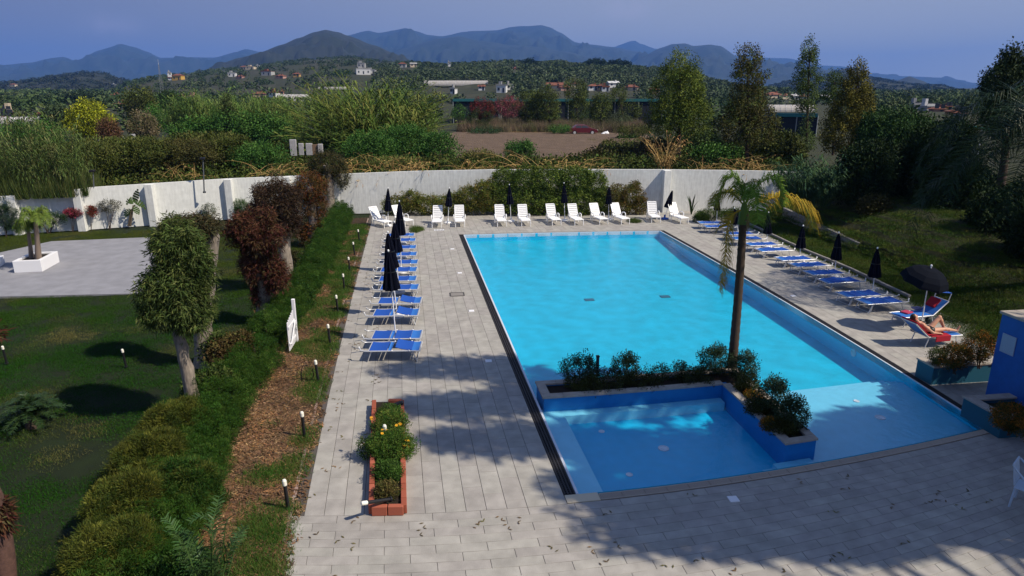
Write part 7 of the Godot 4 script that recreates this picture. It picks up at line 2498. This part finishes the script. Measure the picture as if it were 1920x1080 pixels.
	tree("tall_tree", "tall dark tree at the right picture edge behind the big palm", "tall trees behind the right end of the wall", tb, [Vector3(0, -0.3, 0), tb_bl[3][0] * 0.6, tb_bl[0][0]], [0.25, 0.18, 0.05], [[tb_bl[3][0] * 0.6, tb_bl[1][0], 0.09], [tb_bl[3][0] * 0.6, tb_bl[2][0], 0.09], [tb_bl[3][0] * 0.6, tb_bl[4][0], 0.07]], tb_bl, coarse, 0.3, 0.55, [Color(0.012, 0.024, 0.012), Color(0.03, 0.05, 0.02), Color(0.06, 0.08, 0.03)], mt.dark_bark, 0.35)
	var pbase := at_range(2010, 33)
	pbase.y = 0.1
	var pc := over(pbase, 1950, 262) - pbase
	var pt := thing("fan_palm", "big dark palm with long drooping leaves at the right picture edge", "palm", pbase)
	var tm := MB.new()
	tm.tube([Vector3(0, -0.3, 0), pc * Vector3(0.4, 0.5, 0.4), pc], [0.4, 0.33, 0.3], 12)
	part("trunk", tm.mesh(), mt.dark_bark, pt)
	for i in 30:
		var a := i * 2.4
		var e := lerpf(1.1, -0.5, i / 30.0)
		var o := Vector3(cos(a), 0, sin(a))
		var l := rnd(3.4, 4.4)
		var p1 := pc + o * l * 0.45 + Vector3.UP * l * 0.55 * sin(e)
		var p2 := pc + o * l * 0.8 + Vector3.UP * l * (0.62 * sin(e) - 0.28)
		part("frond", frond([pc, p1, p2, p2 + o * l * 0.12 - Vector3.UP * l * 0.4], 0.95, 70, Color(0.014, 0.030, 0.013), 700 + i, 0.6), mt.leaf_gloss, pt)
	kiosk_and_planters(small)
	shade_trees(broad, wispy)

func kiosk_and_planters(small: Mesh) -> void:
	var a := spot(1845, 752)
	var h := over(a, 1874, 588).y
	var t := thing("blue_basin", "tall blue painted basin with pale stone rim and a notice on its side", "basin", a)
	var paint := mat(Color(0.012, 0.10, 0.42), 0.55, 0.15, 0.4, 0.2, 2.0)
	var wx := 3.2
	var wz := 4.6
	for q in [[Vector3(0.1, h * 0.5, wz * 0.5), Vector3(0.2, h, wz)], [Vector3(wx - 0.1, h * 0.5, wz * 0.5), Vector3(0.2, h, wz)], [Vector3(wx * 0.5, h * 0.5, 0.1), Vector3(wx - 0.406, h, 0.2)], [Vector3(wx * 0.5, h * 0.5, wz - 0.1), Vector3(wx - 0.406, h, 0.2)]]:
		var m := MB.new()
		m.box(q[0], q[1])
		part("side", m.mesh(), paint, t)
	for q in [[Vector3(0.16, h + 0.035, wz * 0.5), Vector3(0.42, 0.07, wz + 0.1)], [Vector3(wx - 0.16, h + 0.035, wz * 0.5), Vector3(0.42, 0.07, wz + 0.1)], [Vector3(wx * 0.5, h + 0.034, 0.16), Vector3(wx - 0.75, 0.07, 0.42)], [Vector3(wx * 0.5, h + 0.034, wz - 0.16), Vector3(wx - 0.75, 0.07, 0.42)]]:
		var m := MB.new()
		m.cbox(q[0], q[1], 0.01)
		part("rim", m.mesh(), mt.coping, t)
	var fl := MB.new()
	fl.box(Vector3(wx * 0.5, h - 0.5, wz * 0.5), Vector3(wx - 0.41, 0.1, wz - 0.41))
	part("basin_floor", fl.mesh(), mat(Color(0.02, 0.16, 0.28), 0.5), t)
	var n := MB.new()
	var zc := 0.36
	n.cbox(Vector3(-0.012, h - 0.72, zc), Vector3(0.022, 0.5, 0.42), 0.004)
	part("notice", n.mesh(), mat(Color(0.34, 0.42, 0.55), 0.6, 0.35, 0.06), t)
	# teal planters with lantana
	var teal := mat(Color(0.012, 0.10, 0.16), 0.7, 0.2, 0.4)
	var orange := [Color(0.30, 0.09, 0.01), Color(0.22, 0.10, 0.015), Color(0.05, 0.06, 0.012), Color(0.035, 0.05, 0.012), Color(0.03, 0.045, 0.012)]
	var c := spot(1745, 722)
	var l := spot(1717, 705)
	var r := spot(1850, 707)
	box_planter(c, Vector3(r.x - c.x, 0.52, absf(c.z - l.z)), "teal walled planter of orange lantana beside the right pool edge", teal)
	for q in [[1790, 668, 26, 24, 700, "orange-flowered lantana in the left half of the teal planter", 520], [1835, 652, 30, 28, 690, "orange-flowered lantana filling the teal planter beside the blue basin", 620], [1757, 668, 14, 16, 688, "upright green plant at the left end of the teal planter", 160]]:
		var b := spot(q[0], q[4], 0.5)
		var pal: Array = orange if q[6] > 200 else [Color(0.04, 0.06, 0.012), Color(0.10, 0.11, 0.02)]
		shrub("lantana", q[5], "flowers", "lantana in the teal planters", b, [pb(b, q[0], q[1], q[2], q[3], q[6], 0.0, 0.7)], small, 0.4, 0.75, pal, 5, 0.2)
	var c2 := spot(1872, 822)
	box_planter(c2, Vector3(2.2, 0.5, 1.2), "second teal planter of lantana at the near right pool corner", teal)
	for q in [[1892, 782, 28, 24, 815, "dark orange-flowered lantana at the right picture edge", 460], [1945, 800, 40, 26, 830, "dark lantana bush continuing past the right picture edge", 300]]:
		var b := spot(q[0], q[4], 0.45)
		shrub("lantana", q[5], "flowers", "lantana in the teal planters", b, [pb(b, q[0], q[1], q[2], q[3], q[6], 0.0, 0.8)], small, 0.4, 0.75, orange, 5, 0.15)
	# plastic chair and table at the lower right edge
	var cb := spot(1922, 950)
	var ch := thing("plastic_chair", "pale plastic garden chair cut by the right picture edge", "chair", cb, 0.6)
	var pale := mat(Color(0.45, 0.55, 0.65), 0.35)
	var se := MB.new()
	se.cbox(Vector3(0, 0.43, 0), Vector3(0.46, 0.03, 0.44), 0.012)
	part("seat", se.mesh(), pale, ch)
	for i in 5:
		var s := MB.new()
		s.cbox(Vector3(-0.18 + i * 0.09, 0.68, -0.26), Vector3(0.06, 0.44, 0.02), 0.008, Basis(Vector3.RIGHT, -0.18))
		part("back_slat", s.mesh(), pale, ch)
	var tb := MB.new()
	tb.cbox(Vector3(0, 0.9, -0.3), Vector3(0.46, 0.06, 0.03), 0.012)
	part("back_rail", tb.mesh(), pale, ch)
	for q in [[-1, -1], [1, -1], [-1, 1], [1, 1]]:
		var g := MB.new()
		g.tube([Vector3(q[0] * 0.24, 0, q[1] * 0.22), Vector3(q[0] * 0.2, 0.43, q[1] * 0.19)], [0.02, 0.025], 6)
		part("leg", g.mesh(), pale, ch)
	for s in [-1.0, 1.0]:
		var g := MB.new()
		g.tube([Vector3(s * 0.25, 0.88, -0.28), Vector3(s * 0.27, 0.66, -0.05), Vector3(s * 0.25, 0.64, 0.18), Vector3(s * 0.22, 0.43, 0.2)], [0.018, 0.024, 0.024, 0.02], 6)
		part("armrest", g.mesh(), pale, ch)
	var tp := spot(1900, 1000) + sun_at * (0.74 / sun_at.y) * Vector3(1, 0, 1)
	var ta := thing("garden_table", "square garden table past the right picture edge, throwing a dark shadow", "table", tp + Vector3(0.35, 0, 0), 0.2)
	var tt := MB.new()
	tt.cbox(Vector3(0, 0.735, 0), Vector3(1.15, 0.035, 1.15), 0.015)
	part("table_top", tt.mesh(), mt.navy, ta)
	for q in [[-1, -1], [1, -1], [-1, 1], [1, 1]]:
		var g := MB.new()
		g.tube([Vector3(q[0] * 0.5, 0, q[1] * 0.5), Vector3(q[0] * 0.46, 0.72, q[1] * 0.46)], [0.025, 0.025], 6)
		part("leg", g.mesh(), mt.navy, ta)

func box_planter(corner: Vector3, size: Vector3, label: String, m0: Material) -> void:   # corner is its near left foot; it runs to +x and -z
	var t := thing("teal_planter", label, "planter", corner, 0.0, "teal planters")
	for q in [[Vector3(0.09, size.y * 0.5, -size.z * 0.5), Vector3(0.18, size.y, size.z)], [Vector3(size.x - 0.09, size.y * 0.5, -size.z * 0.5), Vector3(0.18, size.y, size.z)], [Vector3(size.x * 0.5, size.y * 0.5, -0.09), Vector3(size.x - 0.366, size.y, 0.18)], [Vector3(size.x * 0.5, size.y * 0.5, -size.z + 0.09), Vector3(size.x - 0.366, size.y, 0.18)]]:
		var m := MB.new()
		m.box(q[0], q[1])
		part("side", m.mesh(), m0, t)
	for q in [[Vector3(0.11, size.y + 0.025, -size.z * 0.5), Vector3(0.26, 0.05, size.z + 0.08)], [Vector3(size.x - 0.11, size.y + 0.025, -size.z * 0.5), Vector3(0.26, 0.05, size.z + 0.08)], [Vector3(size.x * 0.5, size.y + 0.024, -0.11), Vector3(size.x - 0.49, 0.05, 0.26)], [Vector3(size.x * 0.5, size.y + 0.024, -size.z + 0.11), Vector3(size.x - 0.49, 0.05, 0.26)]]:
		var m := MB.new()
		m.cbox(q[0], q[1], 0.008)
		part("coping", m.mesh(), mt.coping, t)
	var s := MB.new()
	s.box(Vector3(size.x * 0.5, size.y * 0.5 - 0.05, -size.z * 0.5), Vector3(size.x - 0.37, size.y - 0.1, size.z - 0.37))
	part("soil", s.mesh(), mt.soil, t)

func shade_trees(broad: Mesh, wispy: Mesh) -> void:
	# tall trees right of the terrace, beyond the picture edge: their shadows fall across the paving and the paddling pool
	var lift := func(x: float, z: float, h: float) -> Vector3: return deck(x, z) + sun_at * (h / sun_at.y)
	var green := [Color(0.02, 0.04, 0.012), Color(0.05, 0.08, 0.02)]
	var big := leaf_clump(26, 0.5, 0.34, 0.16, 0.1, 71)
	var specs := [
		["tall leafy tree standing right of the terrace, nearest the pool", Vector3(15.5, 0, -6.5), 12.5, [[-1.9, -7.9, 2.3, 0.5, 120], [0.8, -7.2, 1.8, 0.7, 130], [-1.7, -5.1, 1.8, 0.55, 100], [0.8, -5.6, 1.7, 0.7, 100], [3.4, -4.8, 1.6, 0.6, 70], [-1.1, -2.9, 1.9, 0.5, 100], [1.3, -2.6, 1.6, 0.9, 110]]],
		["tall leafy tree standing right of the terrace, shading the paddling pool", Vector3(17.5, 0, -1.5), 12.0, [[3.8, -1.4, 1.9, 1.3, 190], [6.3, -0.6, 1.8, 1.3, 210], [1.6, -0.1, 2.0, 0.9, 150], [3.8, 0.9, 2.3, 1.1, 280], [8.8, 0.0, 2.2, 1.6, 320], [10.0, -1.2, 1.6, 1.0, 150]]],
		["tall leafy tree standing right of the terrace, nearest the camera", Vector3(18.5, 0, 3.5), 11.5, [[2.3, 1.7, 1.9, 0.8, 200], [5.0, 2.4, 2.0, 1.1, 320], [7.5, 2.4, 2.0, 1.3, 340], [10.3, 1.8, 2.3, 1.5, 420], [13.0, 0.6, 2.4, 1.8, 420]]]]
	for s in specs:
		var base: Vector3 = s[1]
		var bl := []
		var lm := []
		var top := Vector3(0, s[2] * 0.8, 0)
		for q in s[3]:
			var cpos: Vector3 = lift.call(q[0], q[1], s[2] + rnd(-0.6, 0.6)) - base
			bl.append([cpos, Vector3(q[2], 0.7, q[3]), q[4]])
			lm.append([top, cpos, 0.1])
		tree("shade_tree", s[0], "tall trees right of the terrace", base, [Vector3(0, -0.3, 0), top * 0.5, top], [0.35, 0.28, 0.18], lm, bl, big, 0.6, 1.0, green, mt.dark_bark, 0.2)

# ------------------------------------------------------------------ houses in the distance
const TILE_WASH := Color(0.26, 0.10, 0.06)
const CREAM_WASH := Color(0.62, 0.52, 0.38)
const WHITE_WASH := Color(0.72, 0.72, 0.72)
const GREY_WASH := Color(0.42, 0.42, 0.42)
const PINK_WASH := Color(0.50, 0.30, 0.25)
const YELLOW_WASH := Color(0.62, 0.38, 0.08)
const OCHRE_WASH := Color(0.50, 0.32, 0.12)
# px centre, px foot, px width, px height, distance, wall, roof, kind, floors, label
const HOUSES := [
		[335, 150, 18, 11, 620, YELLOW_WASH, TILE_WASH, 1, 2, "bright yellow house with red roof on the left hillside"],
		[322, 150, 10, 6, 622, WHITE_WASH, TILE_WASH, 1, 1, "small white annexe beside the yellow hillside house"],
		[318, 140, 6, 4, 700, WHITE_WASH, GREY_WASH, 0, 1, "tiny white house high left of the yellow house"],
		[436, 144, 14, 7, 680, WHITE_WASH, GREY_WASH, 0, 2, "white flat-roofed house in the middle of the left hillside"],
		[451, 147, 12, 5, 670, PINK_WASH, TILE_WASH, 1, 1, "low pink house right of the flat-roofed hillside house"],
		[458, 130, 12, 6, 900, CREAM_WASH, TILE_WASH, 1, 1, "cream house at the upper hillside road"],
		[471, 130, 16, 5, 900, CREAM_WASH, CREAM_WASH, 0, 1, "long low cream building at the upper hillside road"],
		[484, 127, 6, 4, 930, WHITE_WASH, GREY_WASH, 0, 1, "tiny pale house at the foot of the dark hill"],
		[503, 142, 20, 8, 640, GREY_WASH, TILE_WASH, 0, 2, "unfinished grey house on the left hillside"],
		[527, 147, 16, 6, 620, PINK_WASH, TILE_WASH, 1, 1, "pinkish house right of the unfinished grey one"],
		[557, 144, 12, 7, 640, OCHRE_WASH, TILE_WASH, 1, 1, "ochre house at the right end of the hillside group"],
		[364, 188, 18, 7, 260, WHITE_WASH, PINK_WASH, 0, 1, "flat-roofed house with a dark veranda above the reed bank"],
		[340, 184, 9, 6, 280, CREAM_WASH, TILE_WASH, 1, 1, "small cream house behind the dark round tree"],
		[487, 182, 22, 8, 250, PINK_WASH, TILE_WASH, 1, 1, "red-roofed house behind the reed bank"],
		[515, 182, 15, 8, 245, WHITE_WASH, TILE_WASH, 0, 1, "white house block left of the domed greenhouse"],
		[528, 178, 8, 9, 255, PINK_WASH, TILE_WASH, 1, 2, "narrow red-roofed house right of the white block"],
		[218, 184, 13, 9, 420, CREAM_WASH, TILE_WASH, 1, 2, "small house with orange roof on the far left slope"],
		[214, 164, 7, 6, 700, WHITE_WASH, GREY_WASH, 0, 2, "white tower-like house above the far left slope"],
		[228, 202, 18, 10, 240, CREAM_WASH, TILE_WASH, 1, 2, "cream house behind the yellow-green tree"],
		[146, 211, 20, 9, 230, WHITE_WASH, PINK_WASH, 2, 1, "pale gabled house left of the yellow-green tree"],
		[157, 208, 12, 8, 250, PINK_WASH, TILE_WASH, 1, 1, "brick-coloured house touching the pale gabled one"],
		[88, 219, 18, 10, 220, PINK_WASH, TILE_WASH, 1, 1, "red-roofed house at the end of the far left greenhouse"],
		[24, 226, 20, 9, 220, CREAM_WASH, TILE_WASH, 1, 1, "low house at the far left picture edge"],
		[26, 162, 10, 5, 1050, CREAM_WASH, TILE_WASH, 1, 1, "lone house on the far left wooded slope"],
		[20, 216, 20, 6, 300, WHITE_WASH, CREAM_WASH, 0, 1, "flat pale shed above the far left greenhouse"],
		[681, 139, 26, 10, 560, WHITE_WASH, GREY_WASH, 0, 3, "large white terraced villa on the hillside above the canes"],
		[678, 127, 14, 8, 600, GREY_WASH, GREY_WASH, 0, 2, "grey house above the white terraced villa"],
		[697, 138, 16, 6, 555, WHITE_WASH, GREY_WASH, 0, 1, "white wing at the right side of the terraced villa"],
		[755, 127, 14, 9, 640, GREY_WASH, TILE_WASH, 1, 2, "brownish unfinished house on the hill road"],
		[775, 126, 12, 7, 640, CREAM_WASH, GREY_WASH, 2, 1, "pale gabled house right of the unfinished one"],
		[842, 121, 5, 4, 700, WHITE_WASH, GREY_WASH, 0, 1, "tiny white house on the wooded crest"],
		[965, 131, 10, 4, 640, PINK_WASH, TILE_WASH, 1, 1, "small pink house among the trees of the wooded hill"],
		[851, 177, 9, 10, 240, WHITE_WASH, GREY_WASH, 0, 2, "narrow white house above the left end of the shade-net house"],
		[903, 170, 12, 8, 270, WHITE_WASH, TILE_WASH, 2, 1, "white gabled house below the pale greenhouse tunnel"],
		[941, 174, 18, 14, 260, WHITE_WASH, GREY_WASH, 0, 2, "white cubic house left of the field trees"],
		[955, 168, 12, 9, 265, WHITE_WASH, GREY_WASH, 0, 1, "white upper block of the cubic houses"],
		[1040, 166, 30, 6, 330, CREAM_WASH, TILE_WASH, 2, 1, "long low house with red tiled roof behind the field trees"],
		[1058, 170, 18, 8, 300, PINK_WASH, TILE_WASH, 1, 1, "red-roofed house right of the long low one"],
		[1076, 162, 12, 6, 340, CREAM_WASH, TILE_WASH, 1, 1, "cream house peeping over the tallest field tree"],
		[1111, 170, 18, 11, 300, WHITE_WASH, TILE_WASH, 1, 2, "white house with red roof behind the red car's trees"],
		[1125, 170, 10, 12, 300, PINK_WASH, TILE_WASH, 1, 2, "dark pink house between two white ones"],
		[1149, 164, 20, 9, 310, WHITE_WASH, WHITE_WASH, 2, 1, "white gabled hall standing highest in the village"],
		[1135, 172, 14, 8, 290, WHITE_WASH, TILE_WASH, 0, 1, "white flat house below the gabled hall"],
		[1183, 170, 26, 8, 300, CREAM_WASH, TILE_WASH, 1, 2, "house with layered red roofs near the big right tree"],
		[1226, 175, 16, 10, 280, PINK_WASH, TILE_WASH, 1, 2, "purple-pink house touching the big right tree"],
		[1448, 184, 28, 8, 290, CREAM_WASH, TILE_WASH, 1, 2, "long cream house with red roof right of the brown tree"],
		[1472, 186, 20, 9, 280, CREAM_WASH, TILE_WASH, 1, 2, "cream house with arched windows left of the slender poplar"],
		[1486, 187, 16, 8, 275, WHITE_WASH, WHITE_WASH, 2, 1, "white gabled house left of the slender poplar"],
		[1503, 186, 12, 7, 280, GREY_WASH, TILE_WASH, 1, 1, "greyish house behind the slender poplar"],
		[1546, 190, 18, 9, 270, WHITE_WASH, WHITE_WASH, 2, 1, "white gabled house right of the slender poplar"],
		[1716, 206, 18, 9, 230, GREY_WASH, GREY_WASH, 0, 2, "grey block at the left end of the ridge village on the right"],
		[1737, 208, 18, 10, 225, GREY_WASH, WHITE_WASH, 0, 2, "grey house with a white roof edge in the right ridge village"],
		[1756, 210, 20, 8, 220, PINK_WASH, TILE_WASH, 1, 1, "red-brown house in the middle of the right ridge village"],
		[1771, 206, 8, 9, 222, YELLOW_WASH, TILE_WASH, 1, 2, "yellow tower-like house in the right ridge village"],
		[1787, 216, 14, 9, 215, OCHRE_WASH, TILE_WASH, 1, 2, "ochre house at the right end of the ridge village"],
		[1799, 218, 10, 8, 214, WHITE_WASH, TILE_WASH, 1, 1, "white house last in the right ridge village"]]

func houses() -> void:
	lush = 1.0
	for q in HOUSES:
		var b := settled(q[0], q[1], q[4])
		var s := per_px(b)
		var w: float = q[2] * s
		var h: float = q[3] * s
		make_house(q[9], "houses in the distance", b, w, clampf(w * 0.7, 4.0, 11.0), h * (0.72 if q[7] == 1 else 0.85), -YAW + rnd(-0.3, 0.3), q[5], q[6], q[7], clampi(int(h / 3.2), 1, q[8]))
	# low concrete wall block by the shade-net house
	var cb := plate(862, 224, 2.2)
	var o := thing("concrete_block", "low grey concrete water tank behind the giant canes", "tank", cb)
	var m := MB.new()
	m.cbox(Vector3(0, 0.75, 0), Vector3(3.0, 1.5, 3.0), 0.05)
	part("tank", m.mesh(), mat(Color(0.28, 0.25, 0.23), 0.95, 0.3, 1.0, 0.3, 3.0), o)
	var r := MB.new()
	r.cbox(Vector3(0, 1.54, 0), Vector3(3.2, 0.12, 3.2), 0.03)
	part("rim", r.mesh(), mat(Color(0.36, 0.33, 0.30), 0.95), o)
	# teal net roof at the far right
	var a := afar(1815, 238, 60.0)
	var tn := thing("teal_net", "bright teal shade net stretched above the right thicket", "shade net", a)
	var nm := MB.new()
	nm.box(Vector3(0, 0, 0), Vector3(5.0, 0.06, 3.0), Basis(Vector3.BACK, -0.12))
	part("net", nm.mesh(), mat(Color(0.01, 0.30, 0.28), 0.8, 0.2, 0.5), tn)
	for x in [-2.2, 0.0, 2.2]:
		var ps := MB.new()
		ps.tube([Vector3(x, -3.0, 1.3), Vector3(x, -x * 0.12, 1.3)], [0.05, 0.05], 6)
		part("post", ps.mesh(), mt.alu, tn)
